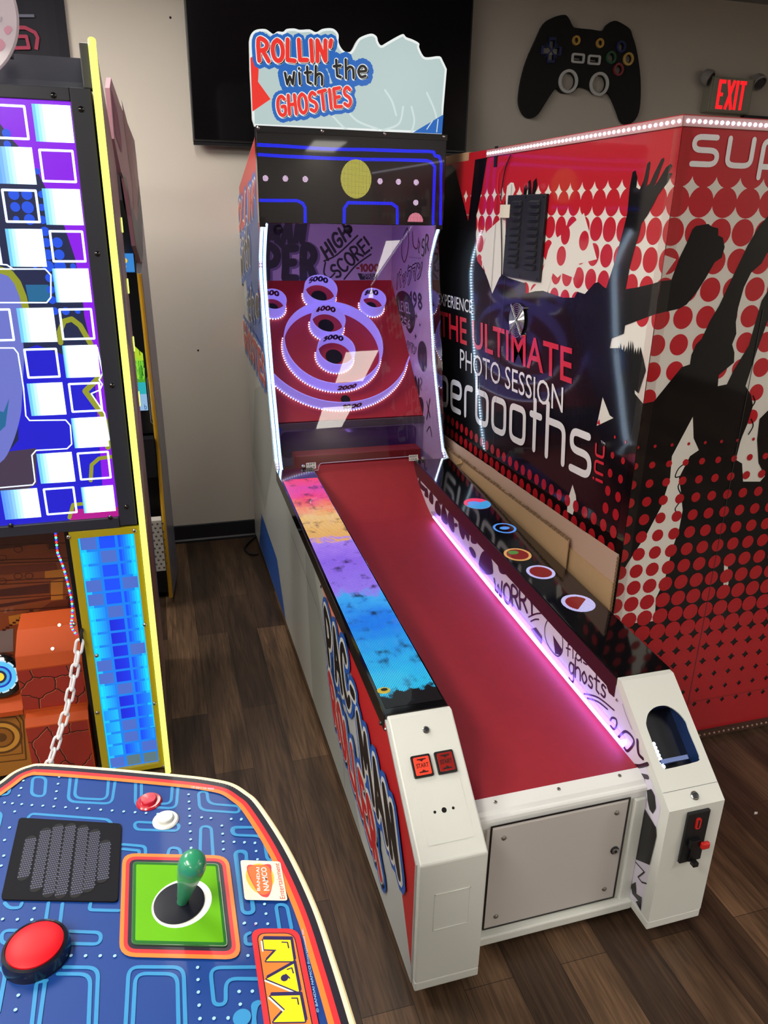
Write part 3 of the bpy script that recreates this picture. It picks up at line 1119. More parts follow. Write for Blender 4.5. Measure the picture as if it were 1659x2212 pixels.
# ---- led tube and clear guard above the right edge of the lane
MB().tube([(.597, .185, .4585), (.597, .872, .488), (.597, 1.30, .5105), (.597, 1.60, .532)], .0042, G_TUBE, n=10).build('led_tube', G, 'glowing white led tube along the right lane edge')
MB().xprism([(.19, .4745), (.19, .479), (1.61, .552), (1.61, .547)], .590, .6055, glass_mat('clear_guard_plastic', (.82, .8, .9))).build('clear_guard', G)

# ---- graffiti print on the inner side of the right rail
XI = .6078
a = Art((XI, 0, 0), (-1, 0, 0), uhint=(0, -1, 0), off=.0004)
wall = [(XI, .03, .068), (XI, .03, .40), (XI, .255, .585), (XI, 1.9, .655), (XI, 1.9, .45), (XI, .6, .42), (XI, .1, .40), (XI, .1, .068)]
wp = a.w(*wall)
a.poly(P_LAV, wp).layer()


def cD(x, y):      # crop of the rail near the ghosts lettering
    return (1100 + x / 4.2533, 1180 + y / 4.2533)


def cE(x, y):      # crop of the far part of the rail
    return (890 + x / 6.381, 980 + y / 6.381)


ink = P_INK
a.letters('flash', cD(525, 1000), cD(800, 1130), cD(525, 880), [(ink, .14, 0, 0)], GL, gap=.16)
a.letters('ghosts', cD(552, 1160), cD(888, 1400), cD(552, 990), [(ink, .125, 0, 0)], GL, gap=.14)
for ps, wd in ((((690, 1355), (820, 1390), (965, 1505)), .005), (((720, 1395), (820, 1430), (905, 1497)), .005),
               (((930, 1600), (950, 1575), (985, 1590), (990, 1640), (965, 1680), (935, 1650)), .006),
               (((1000, 1760), (1075, 1700), (1150, 1790), (1090, 1880), (1050, 1830)), .007),
               (((1180, 1780), (1190, 1900), (1230, 1950)), .009), (((1130, 2010), (1200, 2020), (1275, 2000)), .010), (((1180, 2100), (1275, 2120)), .012),
               (((1045, 1450), (1080, 1560), (1130, 1680)), .0015),
               (((180, 650), (250, 620), (330, 615)), .005), (((200, 690), (240, 672), (275, 672)), .005)):
    a.stroke(ink, [p[:2] for p in smooth_path([q + (0,) for q in a.px(*[cD(*p) for p in ps])], 5)], wd, n=8)
a.layer()
ring = a.px(*[cD(*p) for p in ((330, 760), (350, 690), (390, 670), (450, 720), (490, 830), (490, 960), (450, 1010), (390, 960), (340, 860))])
a.stroke(ink, [p[:2] for p in smooth_path([q + (0,) for q in ring], 5, closed=True)], .004, closed=True, n=8)
a.pxpoly(ink, cD(405, 815), cD(488, 945), cD(470, 1000), cD(425, 985))
a.pxpoly(ink, cD(200, 760), cD(250, 745), cD(305, 830), cD(300, 900), cD(240, 820))
a.letters('WORRY', cD(-130, 470), cD(245, 640), cD(-135, 300), [(ink, .17, 0, 0)], GL, gap=.14)
for poly in (((930, 1560), (935, 1450), (975, 1355), (1040, 1345), (1100, 1450), (1120, 1580), (1110, 1659), (1000, 1659)),
             ((790, 1300), (830, 1290), (880, 1370), (880, 1440), (830, 1400)),
             ((650, 930), (760, 960), (800, 1060), (790, 1200), (760, 1170), (740, 1110), (720, 1180), (690, 1160), (655, 1050)),
             ((825, 1080), (860, 1120), (900, 1230), (850, 1240), (815, 1200)),
             ((505, 820), (540, 770), (570, 830), (590, 990), (580, 1090), (530, 1030), (500, 930)),
             ((590, 960), (625, 960), (635, 1000), (600, 1010)),
             ((410, 900), (420, 720), (445, 710), (490, 850), (490, 980)),
             ((320, 760), (330, 660), (365, 655), (400, 760), (395, 860), (350, 830)),
             ((240, 640), (250, 540), (280, 530), (300, 640), (285, 700)),
             ((180, 580), (190, 480), (215, 490), (230, 600)),
             ((100, 330), (130, 330), (125, 400), (190, 470), (170, 520), (100, 440)),
             ((60, 280), (85, 300), (80, 360), (60, 350)),
             ((310, 540), (330, 540), (410, 690), (385, 690)),
             ((1190, 1530), (1240, 1560), (1300, 1659), (1220, 1640))):
    pts = a.px(*[cE(*p) for p in poly])
    a.poly(ink, [p[:2] for p in smooth_path([q + (0,) for q in pts], 3, closed=True)])
    a.off += 2e-5
# print on the low part beside the front door
for poly in (((540, 1040), (575, 1030), (600, 1080), (610, 1180), (585, 1225), (560, 1190), (545, 1120)),
             ((520, 1180), (550, 1230), (610, 1330), (615, 1400), (560, 1625), (450, 1580), (485, 1300)),
             ((412, 1780), (452, 1758), (458, 1850), (500, 1878), (492, 1985), (452, 1912), (470, 1905), (425, 1850))):
    pts = a.px(*[c4(*p) for p in poly])
    a.poly(P_BLACK, pts)
    a.off += 2e-5
a.stroke(P_BLACK, a.px(*[c4(*p) for p in ((450, 1600), (520, 1680), (470, 1720), (500, 1760), (535, 1770))]), .004, n=8)
a.build('graffiti_print', G, 'white print with dark scribbled lettering on the rail')

# ---- inside of the back box: target board and rings
BD = Vector((0, .70586, .70835))
BN = Vector((0, -.70835, .70586))
B0 = Vector((0, 2.19, .81))
hb = MB()
hb.prism([B0 + Vector((.0145, 0, 0)), B0 + Vector((.7455, 0, 0)), B0 + BD * .803 + Vector((.7455, 0, 0)), B0 + BD * .803 + Vector((.0145, 0, 0))], -BN * .012, M_BOARD)
board = hb.build('target_board', G, 'sloping dark red target board')
HOLES = [(.352, .70, .062), (.36, .525, .062), (.37, .345, .066), (.607, .637, .044), (.113, .637, .044), (.385, .105, .036)]
for x, s, r in HOLES:
    c = B0 + BD * s + Vector((x, 0, 0))
    MB().cyl(c + BN * .0003, c + BN * .0012, r * .62, M_HOLE, n=28).build('ball_hole', board)
MB().box((.0145, 2.170, .778), (.7455, 2.188, .806), mat('grey_metal_bar', (104, 98, 106), .35, metal=.6)).build('board_edge_bar', G)
M_RING = mat('frosted_acrylic_lit', (150, 140, 225), .35, emit=.62, ecol=(160, 142, 246))
M_NUM = mat('ring_number_dark', (40, 34, 70), .4)
M_NUMR = mat('ring_number_maroon', (96, 30, 46), .4)
HR = .072


def ring_solid(c, r, th, a0, a1, n):
    mb = MB()
    full = abs(a1 - a0) >= 360
    vs, fs = [], []
    N = n if full else n + 1
    for i in range(N):
        t = math.radians(a0 + (a1 - a0) * i / n)
        e = Vector((1, 0, 0)) * math.sin(t) - BD * math.cos(t)
        for rr_, h in ((r, .001), (r, HR), (r - th, HR), (r - th, .001)):
            vs.append(c + e * rr_ + BN * h)
    for i in range(N if full else N - 1):
        j = (i + 1) % N
        for k in range(4):
            l = (k + 1) % 4
            fs.append((i * 4 + k, i * 4 + l, j * 4 + l, j * 4 + k))
    if not full:
        fs += [(0, 1, 2, 3), tuple((N - 1) * 4 + k for k in (3, 2, 1, 0))]
    mb.add(vs, fs, M_RING)
    return mb


RINGS = [('5000', .352, .696, .081, M_NUM, True), ('4000', .360, .515, .083, M_NUMR, True), ('3000', .370, .338, .090, M_NUM, True),
         ('2000', .365, .380, .236, M_NUMR, False), ('800', .607, .632, .062, M_NUM, True), ('800', .113, .632, .062, M_NUMR, True)]
for txt, x, s, r, nm, back in RINGS + [('1000', .370, .418, .375, M_NUMR, False)]:
    c = B0 + BD * s + Vector((x, 0, 0))
    if txt == '1000':
        a0, a1 = -69, 69
    else:
        a0, a1 = 0, 360
    rg = ring_solid(c, r, .0045, a0, a1, 64).build('score_ring', G, 'lavender glowing acrylic ring marked ' + txt)
    dots = MB()
    nd = int(r * math.radians(a1 - a0) / .0125)
    for i in range(nd):
        t = math.radians(a0 + (a1 - a0) * (i + .5) / nd)
        e = Vector((1, 0, 0)) * math.sin(t) - BD * math.cos(t)
        if math.cos(t) < -.35:
            continue
        dots.ball(c + e * (r + .0035) + BN * .005, .0026, G_LEDW, n=5)
    dots.build('led_dots', rg)
    if back:
        def fn(a_, b_, off, c=c, r=r):
            ph = a_ / (r - .0045)
            rr_ = r - .0045 - off
            return c + BD * (math.cos(ph) * rr_) + Vector((1, 0, 0)) * (math.sin(ph) * rr_) + BN * b_
    else:
        def fn(a_, b_, off, c=c, r=r):
            ph = a_ / r
            rr_ = r + off
            return c - BD * (math.cos(ph) * rr_) + Vector((1, 0, 0)) * (math.sin(ph) * rr_) + BN * b_
    a = Art((0, 0, 0), (0, 0, 1), fn=fn)
    hw = .047 if back and r > .07 else (.033 if back else .042)
    hh = .030
    b0 = .034 if back else .024
    xo = 0.0 if back else .03
    a.letters(txt, (xo - hw, b0), (xo + hw, b0), (xo - hw, b0 + hh), [(nm, .34, 0, 0)], GL, px=False, gap=.3)
    a.build('ring_number', rg)
# lower shield, pit and red ledge bar
M_SHIELD = glass_mat('shield_reflection_violet', (.62, .5, .72), rough=.05)  # violet tint puts a reflection into the clear shield's colour
pts = round_path([(.06, 0, .655), (.70, 0, .655), (.70, 0, .775), (.06, 0, .775)], .03, closed=True)
MB().prism([(p.x, 2.150, p.z) for p in pts], (0, .005, 0), M_SHIELD).build('lower_shield', G)
MB().box((.0145, 2.18, .60), (.7455, 2.187, .777), mat('pit_lavender', (140, 120, 160), .5)).build('pit_back', G)
MB().box((.0145, 1.915, .60), (.7455, 2.179, .606), mat('pit_floor_red', (120, 24, 34), .5)).build('pit_floor', G)
MB().box((.10, 2.02, .607), (.68, 2.10, .70), mat('dark_red_ledge', (126, 22, 32), .5)).build('red_ledge_bar', G, bevel=.004)  # plain dark red bar behind the top of the lane
# left inside coloured wires
w = MB()
w.tube(smooth_path([(.03, 2.1, .72), (.035, 2.14, .78), (.03, 2.17, .85)], 5), .004, mat('wire_red', (230, 40, 60), .4))
w.build('red_wire', G)
w = MB()
w.tube(smooth_path([(.022, 2.12, .70), (.045, 2.13, .75), (.06, 2.16, .79)], 5), .005, mat('wire_blue', (30, 50, 220), .4))
w.build('blue_wire', G)

# ---- graffiti on the inner back wall
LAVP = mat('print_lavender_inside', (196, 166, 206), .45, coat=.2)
a = Art((0, 2.757, 0), (0, -1, 0), off=.0005)
bp_ = a.w((.0145, 2.757, 1.30), (.7455, 2.757, 1.30), (.7455, 2.757, 1.785), (.0145, 2.757, 1.785))
a.poly(LAVP, bp_).layer()


def cF(x, y):
    return (480 + x / 3.456, 480 + y / 3.456)


ink = mat('print_ink_inside', (34, 26, 48), .45)
a.clip = bp_
for (s_, p0, p1, pt, wd) in (('MAN', (330, 190), (600, 150), (350, -10), .24), ('PER', (330, 420), (690, 420), (330, 190), .27)):
    a.letters(s_, cF(p0[0] + 10, p0[1] + 8), cF(p1[0] + 10, p1[1] + 8), cF(pt[0] + 10, pt[1] + 8), [(mat('print_lavender_dark', (122, 98, 146), .45), wd + .08, 0, 0)], GL, gap=.42)
    a.letters(s_, cF(*p0), cF(*p1), cF(*pt), [(ink, wd, 0, 0)], GL, gap=.42)
a.letters('HIGH', cF(790, 280), cF(955, 105), cF(735, 190), [(ink, .2, 0, 0)], GL, gap=.3)
a.letters('SCORE!', cF(860, 420), cF(1120, 190), cF(800, 340), [(ink, .17, 0, 0)], GL, gap=.22)
for ps in (((760, 290), (860, 240), (1010, 100)), ((770, 300), (760, 380), (800, 415), (840, 380)), ((910, 425), (1000, 320), (1110, 240))):
    a.stroke(ink, [p[:2] for p in smooth_path([q + (0,) for q in a.px(*[cF(*p) for p in ps])], 4)], .008, n=8)
a.layer()
a.letters('-1000', cF(1005, 365), cF(1165, 365), cF(1005, 315), [(mat('print_red_inside', (150, 40, 56), .45), .3, 0, 0)], GL, gap=.3)
a.pxpoly(ink, cF(1010, 380), cF(1080, 385), cF(1160, 380), cF(1150, 430), cF(1030, 430))
a.letters('INSERT', cF(1045, 402), cF(1150, 404), cF(1045, 380), [(LAVP, .16, 0, 0)], GL, gap=.3)
a.letters('COIN', cF(1065, 428), cF(1140, 428), cF(1065, 407), [(LAVP, .16, 0, 0)], GL, gap=.3)
a.build('graffiti_back', G, 'lavender back wall print with dark lettering')

# ---- graffiti on the inner right wall
XW = .7458
a = Art((XW, 0, 0), (-1, 0, 0), uhint=(0, -1, 0), off=.0004)
side_in = a.w((XW, 2.756, 1.79), (XW, 2.10, 1.95), (XW, 2.10, 1.67), (XW, 2.18, 1.52), (XW, 2.19, 1.45), (XW, 2.16, 1.33), (XW, 2.09, 1.08), (XW, 2.02, .92), (XW, 1.93, .72), (XW, 1.90, .64), (XW, 2.756, .64))
a.poly(LAVP, side_in).layer()


def cG(x, y):
    return (840 + x / 3.685, 460 + y / 3.685)


def sm(ps, n=4, closed=False):
    return [p[:2] for p in smooth_path([q + (0,) for q in a.px(*ps)], n, closed=closed)]


a.poly(ink, sm([cG(*p) for p in ((60, 660), (100, 620), (150, 640), (185, 700), (210, 800), (205, 900), (170, 960), (130, 900), (90, 880), (60, 780))], 4, True)).layer()
a.letters('LEVEL', cG(85, 775), cG(170, 800), cG(80, 700), [(LAVP, .16, 0, 0)], GL, gap=.25)
a.letters('1256', cG(85, 870), cG(170, 920), cG(82, 810), [(LAVP, .2, 0, 0)], GL, gap=.25)
a.letters('198', cG(175, 740), cG(265, 765), cG(170, 630), [(ink, .24, 0, 0)], GL, gap=.3)
# katakana word drawn twice, outlined
kata = {0: [[(.0, .1), (.22, .85)], [(.55, .9), (.85, .1)], [(.8, 1.0), (.95, 1.0), (.95, .86), (.8, .86), (.8, 1.0)]],
        1: [[(.1, .6), (.2, .35)], [(.38, .65), (.46, .4)], [(.8, .7), (.7, .3), (.4, 0)]],
        2: [[(.3, 1), (.05, .55)], [(.3, .85), (.85, .85), (.7, .35), (.25, 0)]],
        3: [[(.0, .88), (.85, .88), (.45, .35)], [(.25, .5), (.6, .05)]],
        4: [[(.05, .85), (.3, .68)], [(.0, .05), (.45, .2), (.9, .75)]]}


def katakana(x0, y0, dx, dy, h, wd):
    for i in range(5):
        o = a.px(cG(x0 + dx * i, y0 + dy * i), cG(x0 + dx * (i + .85), y0 + dy * (i + .85)), cG(x0 + dx * i, y0 + dy * i - h))
        p0, e1, e2 = Vector(o[0]), Vector(o[1]) - Vector(o[0]), Vector(o[2]) - Vector(o[0])
        for l in kata[i]:
            P = [p0 + e1 * p[0] + e2 * p[1] for p in l]
            a.stroke(ink, P, wd, n=6)
            a.layer(2e-5)
            a.stroke(LAVP, P, wd * .45, n=6)
            a.layer(2e-5)


katakana(65, 610, 42, -22, 130, .022)
katakana(95, 1060, 26, 14, 70, .013)
a.poly(ink, sm([cG(*p) for p in ((240, 1050), (270, 1020), (300, 1080), (300, 1230), (270, 1260), (235, 1160))], 4, True)).layer()
a.letters('HN', cG(180, 1400), cG(245, 1440), cG(175, 1290), [(ink, .3, 0, 0)], GL, gap=.25)
a.poly(ink, sm([cG(*p) for p in ((235, 1480), (265, 1470), (280, 1540), (270, 1600), (240, 1570))], 4, True)).layer()
a.stroke(ink, sm([cG(*p) for p in ((305, 1500), (330, 1620))]), .008)
a.stroke(ink, sm([cG(*p) for p in ((330, 1480), (305, 1640))]), .008)
a.stroke(ink, sm([cG(*p) for p in ((305, 1740), (330, 1700), (345, 1780))]), .006)
a.stroke(ink, sm([cG(*p) for p in ((110, 230), (150, 120), (160, 260), (130, 390), (105, 330))], 5, True), .006, closed=True)
a.stroke(ink, sm([cG(*p) for p in ((190, 150), (200, 260), (230, 280), (240, 200))], 5), .006)
a.letters('SR', cG(265, 350), cG(320, 300), cG(265, 220), [(ink, .12, 0, 0)], GL, gap=.3)
for i in range(7):
    a.dot(ink, a.px(cG(170 + i * 14, 352 + i * 1.5))[0], .0035)
a.layer()
for x, y, r in ((222, 820, 26), (216, 980, 22), (250, 890, 14)):
    c0 = a.px(cG(x, y))[0]
    k = r * .0008
    a.poly(ink, [(c0[0] + k * (1 if i % 2 == 0 else .3) * math.cos(i * math.pi / 4), c0[1] + k * (1 if i % 2 == 0 else .3) * math.sin(i * math.pi / 4)) for i in range(8)])
    a.layer()
for x, y in ((240, 250), (20, 630), (12, 200), (255, 1340)):
    a.stroke(ink, sm([cG(x, y - 30), cG(x + 12, y), cG(x, y + 40), cG(x + 8, y + 70)]), .006)
a.build('graffiti_side', G, 'lavender side wall print with dark scribbles')
for px, py in ((611, 492), (766, 492), (909, 495)):
    c = at(px, py, (0, 2.62, 0), (0, -1, 0))
    MB().lathe([(.020, 0), (.022, .008), (.012, .014)], (c.x, 2.756, c.z - .01), (0, -1, 0), M_BLACK, n=16).build('round_knob', G, smooth=True)

# ---- front glass, led edge strips
PN0 = Vector((0, 1.884, .665))
PND = Vector((0, .212, .968)).normalized()
PNN = PND.cross(Vector((1, 0, 0)))
if PNN.y > 0:
    PNN = -PNN


def pane_pt(px, py, x=None):
    p = at(px, py, PN0, PNN)
    if x is not None:
        p.x = x
    return p


zb_ = lambda s: PN0 + PND * s
top = 1.01
bl = [pane_pt(614, 1021, .012), pane_pt(687, 1018.5), pane_pt(690, 1001), pane_pt(901, 984.5), pane_pt(907, 1001), pane_pt(957, 999, .748)]
q1 = bl[2]
bl[1] = Vector((bl[1].x, bl[0].y, bl[0].z))
outl = bl[:2] + round_path([bl[1], bl[2], bl[3], bl[4]], .012)[1:-1] + bl[4:]
outl += [zb_(top) + Vector((.748, 0, 0)), zb_(top) + Vector((.012, 0, 0))]
M_PANE = glass_mat('clear_front_pane', (.96, .95, .97), refl=1.0)
MB().prism(outl, PNN * .005, M_PANE).build('front_pane', G, 'clear acrylic front pane reflecting the ceiling lights')
MB().tube([p + PNN * .0025 for p in outl[:-2]], .0016, mat('acrylic_edge', (196, 190, 214), .3, coat=.5), n=6).build('pane_edge', G, 'polished bottom edge of the clear pane')
for (px, py, s) in ((655, 1007, 'LEFT'), (912, 990, 'RIGHT')):
    c = pane_pt(px, py) + PNN * .0055
    k = MB().lathe([(.0085, 0), (.0085, .004), (.006, .008), (.003, .0085)], c, PNN, M_CHROME, n=18)
    k.box((c.x - .005, c.y - .004, c.z - .03), (c.x + .005, c.y - .001, c.z - .008), M_STEEL)
    k.build('pane_lock', G, smooth=True)
    a = Art(PN0 + PNN * .005, PNN)
    o = (672, 1006) if s == 'LEFT' else (893, 989)
    cc = a.px(o)[0]
    a.poly(P_WHITE, [(cc[0] - .021, cc[1] - .013), (cc[0] + .021, cc[1] - .013), (cc[0] + .021, cc[1] + .013), (cc[0] - .021, cc[1] + .013)]).layer()
    a.font(P_BLACK, s, (cc[0] - .017, cc[1] + .002), (cc[0] + .017, cc[1] + .002), (cc[0] - .017, cc[1] + .010), bold=.02, px=False)
    a.font(P_BLACK, 'LOCK', (cc[0] - .017, cc[1] - .010), (cc[0] + .017, cc[1] - .010), (cc[0] - .017, cc[1] - .002), bold=.02, px=False)
    a.build('lock_label', G)
EP = [Vector((0, y, z)) for y, z in EDGE]
ES = smooth_path(EP, 8)
for nm, xs_, lab in (('left', (.0065, .0225), 'wavy white led strip along the left glass edge'), ('right', (.7525,), 'wavy white led strip along the right glass edge')):
    sb = MB()
    for x in xs_:
        w = .0062
        vs, fs = [], []
        for p in ES:
            for dx, dy in ((-w, -.003), (w, -.003), (w, .001), (-w, .001)):
                vs.append((x + dx, p.y + dy - .001, p.z))
        for i in range(len(ES) - 1):
            for k in range(4):
                l = (k + 1) % 4
                fs.append((i * 4 + k, i * 4 + l, i * 4 + 4 + l, i * 4 + 4 + k))
        fs += [(0, 1, 2, 3), tuple(len(ES) * 4 - 4 + k for k in (3, 2, 1, 0))]
        sb.add(vs, fs, G_LEDB)
    st = sb.build('led_strip', G, lab)
    dt = MB()
    L = [0]
    for i in range(1, len(ES)):
        L.append(L[-1] + (ES[i] - ES[i - 1]).length)
    nd = int(L[-1] / .0125)
    for x in xs_:
        for k in range(nd):
            s_ = (k + .5) * L[-1] / nd
            i = max(j for j in range(len(L)) if L[j] <= s_)
            i = min(i, len(ES) - 2)
            t = (s_ - L[i]) / (L[i + 1] - L[i])
            p = ES[i].lerp(ES[i + 1], t)
            dt.ball((x, p.y - .0045, p.z), .0044, G_LEDS, n=5)
    dt.build('led_dots', st)
    xx = xs_[0]
    MB().box((xx - .012, 2.088, 1.635), (xx + .012, 2.100, 1.672), M_BLACK).build('strip_end_cap', st)
# small hidden lamp bar added behind the display to brighten the inside walls
MB().box((.06, 2.142, 1.755), (.70, 2.165, 1.770), glow('added_fill_lavender', (232, 200, 255), 15.0)).build('added_fill_lamp', G, 'hidden lavender lamp bar added to brighten the inside')
# clear side plates between pane and cabinet wall
for x in (.7478,):
    prof = [(p.y - .004, p.z) for p in EP[1:-1]]
    prof = prof + [(PN0 + PND * s).to_tuple()[1:] for s in (.98, .7, .4, .1)]
    MB().xprism(prof, x - .001, x + .001, glass_mat('clear_side_plate', (.93, .93, .96))).build('clear_side_plate', G)

# ---- led display panel
YDSP = 2.0885
b = MB().box((-.006, YDSP, 1.650), (.768, 2.135, 1.990), M_BLACKG).build('display_panel', G, 'black led display panel with blue lines and a yellow disc', bevel=.002)
a = Art((0, YDSP, 0), (0, -1, 0), off=.0004)


def cH(x, y):
    return (380 + x / 2.5136, y / 2.5136)


LBL = led_mat('led_blue_line', (0, 2), .0046, (16, 34, 255), 1.7, rad=.40)
LYE = led_mat('led_yellow_disc', (0, 2), .0046, (214, 206, 90), 1.05, rad=.42)
LPK = led_mat('led_pink_dot', (0, 2), .0046, (240, 205, 240), 1.3, rad=.42)
LRD = led_mat('led_pale_pink', (0, 2), .0046, (255, 150, 170), 1.1, rad=.42)
LOFF = led_mat('led_matrix_unlit', (0, 2), .0046, (60, 52, 60), .07, rad=.42, base=(16, 15, 18))
base_q = a.w((-.003, 0, 1.653), (.765, 0, 1.653), (.765, 0, 1.974), (-.003, 0, 1.974))
a.poly(LOFF, base_q).layer()
a.clip = base_q
wl = .0125
for ps in (((380, 782), (820, 808), (1370, 822), (1400, 825), (1405, 845), (1430, 850), (1440, 885), (1436, 1230)),
           ((380, 836), (820, 860), (1360, 872), (1385, 880), (1405, 905), (1396, 1230)),
           ((380, 1086), (660, 1090), (690, 1105), (702, 1130), (702, 1230)),
           ((912, 1230), (914, 1130), (935, 1100), (1170, 1104), (1200, 1125), (1203, 1230))):
    a.stroke(LBL, a.px(*[cH(*p) for p in ps]), wl, rnd=True, n=8)
    a.layer()
for p in ((486, 968), (594, 970), (702, 973), (1108, 984), (1208, 987), (1304, 990), (1302, 1100)):
    a.dot(LPK, a.px(cH(*p))[0], .0115, n=10)
a.layer()
c = a.px(cH(978, 972))[0]
a.dot(LYE, c, .0635, .0720, n=40).layer()
c = a.px(cH(1300, 1205))[0]
a.poly(LRD, [(c[0] + .034 * math.cos(math.radians(t)), c[1] + .036 * math.sin(math.radians(t))) for t in range(0, 181, 12)])
a.build('led_image', b)
bar = MB().box((-.006, 2.084, 1.974), (.768, 2.0882, 1.996), M_BLACK).build('marquee_clamp', G)
for px, py in ((558, 276), (696.5, 283), (831.5, 288.5), (959, 295)):
    c = at(px, py, (0, 2.084, 0), (0, -1, 0))
    MB().lathe([(.007, 0), (.0065, .003), (.003, .005)], c, (0, -1, 0), M_CHROME, n=14).build('thumb_screw', bar, smooth=True)

# ---- marquee
YM = 2.10


def cI(x, y):
    return (500 + x / 3.318, 50 + y / 3.318)


MQ = Art((0, YM, 0), (0, -1, 0), off=.0006)
out_px = [(165, 740), (150, 690), (148, 640), (132, 330), (128, 130), (140, 80), (175, 48), (240, 42), (275, 62), (300, 78), (330, 60), (370, 62), (395, 42), (450, 38), (490, 48), (560, 45), (605, 65), (650, 42), (710, 36), (745, 50), (768, 85), (768, 140), (800, 195), (840, 208), (865, 190), (900, 125), (930, 98), (1000, 75), (1040, 95), (1050, 130), (1072, 160), (1110, 140), (1180, 100), (1230, 78), (1252, 100), (1300, 118), (1345, 145), (1345, 175), (1375, 235), (1410, 245), (1490, 237), (1515, 270), (1543, 330), (1520, 600), (1508, 795)]
outp = MQ.px(*[cI(*p) for p in out_px])
core = [p[:2] for p in smooth_path([q + (0,) for q in outp[4:-2]], 3)]
outp = outp[:4] + core + outp[-2:]
M_MQ = glow('marquee_lit_pale', (196, 218, 216), .82)
mqs = MB().prism([(p[0], YM, p[1]) for p in outp], (0, .018, 0), mat('marquee_edge', (214, 218, 216), .3, coat=.3))
marq = mqs.build('marquee', G, 'lit contour cut marquee sign with red and black lettering')
MQW = glow('marquee_white', (236, 242, 240), .95)
MQB = glow('marquee_blue', (18, 104, 196), .85)
MQR = glow('marquee_red', (238, 42, 30), .95)
MQK = glow('marquee_black', (8, 8, 10), .5)
MQL = glow('marquee_swirl', (212, 230, 228), .9)
a = MQ
a.poly(MQW, outp).layer()
cx, cy = sum(p[0] for p in outp) / len(outp), sum(p[1] for p in outp) / len(outp)
a.clip = None
a.poly(M_MQ, inset2(inset2(outp, .004), .0045)).layer()
for ps in (((720, 660), (820, 760), (900, 775)), ((810, 600), (900, 700), (1050, 760)), ((1290, 600), (1310, 700), (1290, 780)), ((1230, 600), (1200, 720), (1080, 770)), ((1400, 500), (1460, 640), (1480, 780)), ((1100, 480), (1150, 560), (1180, 660))):
    a.stroke(MQL, [p[:2] for p in smooth_path([q + (0,) for q in a.px(*[cI(*p) for p in ps])], 5)], .008, n=6)
a.layer()
a.pxpoly(MQR, cI(135, 250), cI(150, 240), cI(195, 330), cI(190, 420), cI(280, 545), cI(150, 634))
a.pxpoly(MQB, cI(1300, 785), cI(1518, 655), cI(1508, 793))
for ps in (((1400, 760), (1440, 700)), ((1470, 780), (1480, 690))):
    a.stroke(MQL, a.px(*[cI(*p) for p in ps]), .004)
lines = [("ROLLIN'", (200, 268), (720, 272), (190, 118), .235, MQR, .03, 4), ('with', (385, 440), (650, 440), (380, 310), .16, MQK, .0, 5), ('the', (735, 395), (965, 390), (730, 262), .16, MQK, .0, 6), ('GHOSTIES', (340, 670), (855, 590), (322, 535), .20, MQR, .0, 8)]
for (s_, p0, p1, pt, wd, col, jt, sd) in lines:
    P0, P1, PT = [cI(*p) for p in (p0, p1, pt)]
    big = .74 if col is MQR else .95
    a.letters(s_, P0, P1, PT, [(MQB, big, .02, -.03)], GL, jit=.06, seed=sd, gap=.30)
    a.layer(.0004)
for (s_, p0, p1, pt, wd, col, jt, sd) in lines:
    P0, P1, PT = [cI(*p) for p in (p0, p1, pt)]
    a.letters(s_, P0, P1, PT, [(MQW, wd + .13, .02, -.02), (MQK, wd + .02, .07, -.05), (MQW, wd + .045, 0, 0), (col, wd, 0, 0)], GL, jit=.06, seed=sd, gap=.30)
a.build('marquee_print', marq)

# ---- print on the left outer side
a = Art((-.004, 0, 0), (-1, 0, 0), uhint=(0, -1, 0), off=.0003)


def cJ(x, y):
    return (680 + x / 3.159, 1280 + y / 3.159)


def cK(x, y):
    return (490 + x / 2.95, 270 + y / 2.95)


def cL(x, y):
    return (480 + x / 3.456, 1000 + y / 3.456)


sk = [(-.004, y, z) for y, z in SKIN]
skin2 = a.w(*sk)
a.poly(P_GREY, skin2).layer()
# bands of red, blue and grey on the whole side
a.poly(P_RED, a.w((-.004, .02, .10), (-.004, .02, .40), (-.004, .26, .59), (-.004, .80, .61), (-.004, .55, .50), (-.004, .12, .27))).layer()
a.poly(P_SALMON, a.w((-.004, .70, .605), (-.004, 1.05, .62), (-.004, .85, .56), (-.004, .62, .54))).layer()
a.poly(P_GREYD, a.w((-.004, .45, .05), (-.004, 1.15, .05), (-.004, 1.25, .60), (-.004, 1.1, .60))).layer()
a.poly(P_BLUE, a.w((-.004, 1.75, .05), (-.004, 2.60, .05), (-.004, 2.45, .28), (-.004, 1.95, .25))).layer()
a.poly(P_RED, a.w((-.004, 2.10, 1.98), (-.004, 2.16, 1.952), (-.004, 2.765, 1.797), (-.004, 2.765, 1.70), (-.004, 2.50, 1.72), (-.004, 2.13, 1.30), (-.004, 2.20, 1.45), (-.004, 2.10, 1.648))).layer()
a.poly(P_BLUE, a.w((-.004, 2.60, 1.70), (-.004, 2.19, 1.85), (-.004, 2.13, 1.62), (-.004, 2.20, 1.40), (-.004, 2.12, 1.16), (-.004, 2.45, 1.02), (-.004, 2.70, 1.45))).layer()
a.poly(P_GREYD, a.w((-.004, 2.07, 1.02), (-.004, 2.5, .9), (-.004, 2.72, .5), (-.004, 2.3, .35), (-.004, 1.97, .70))).layer()
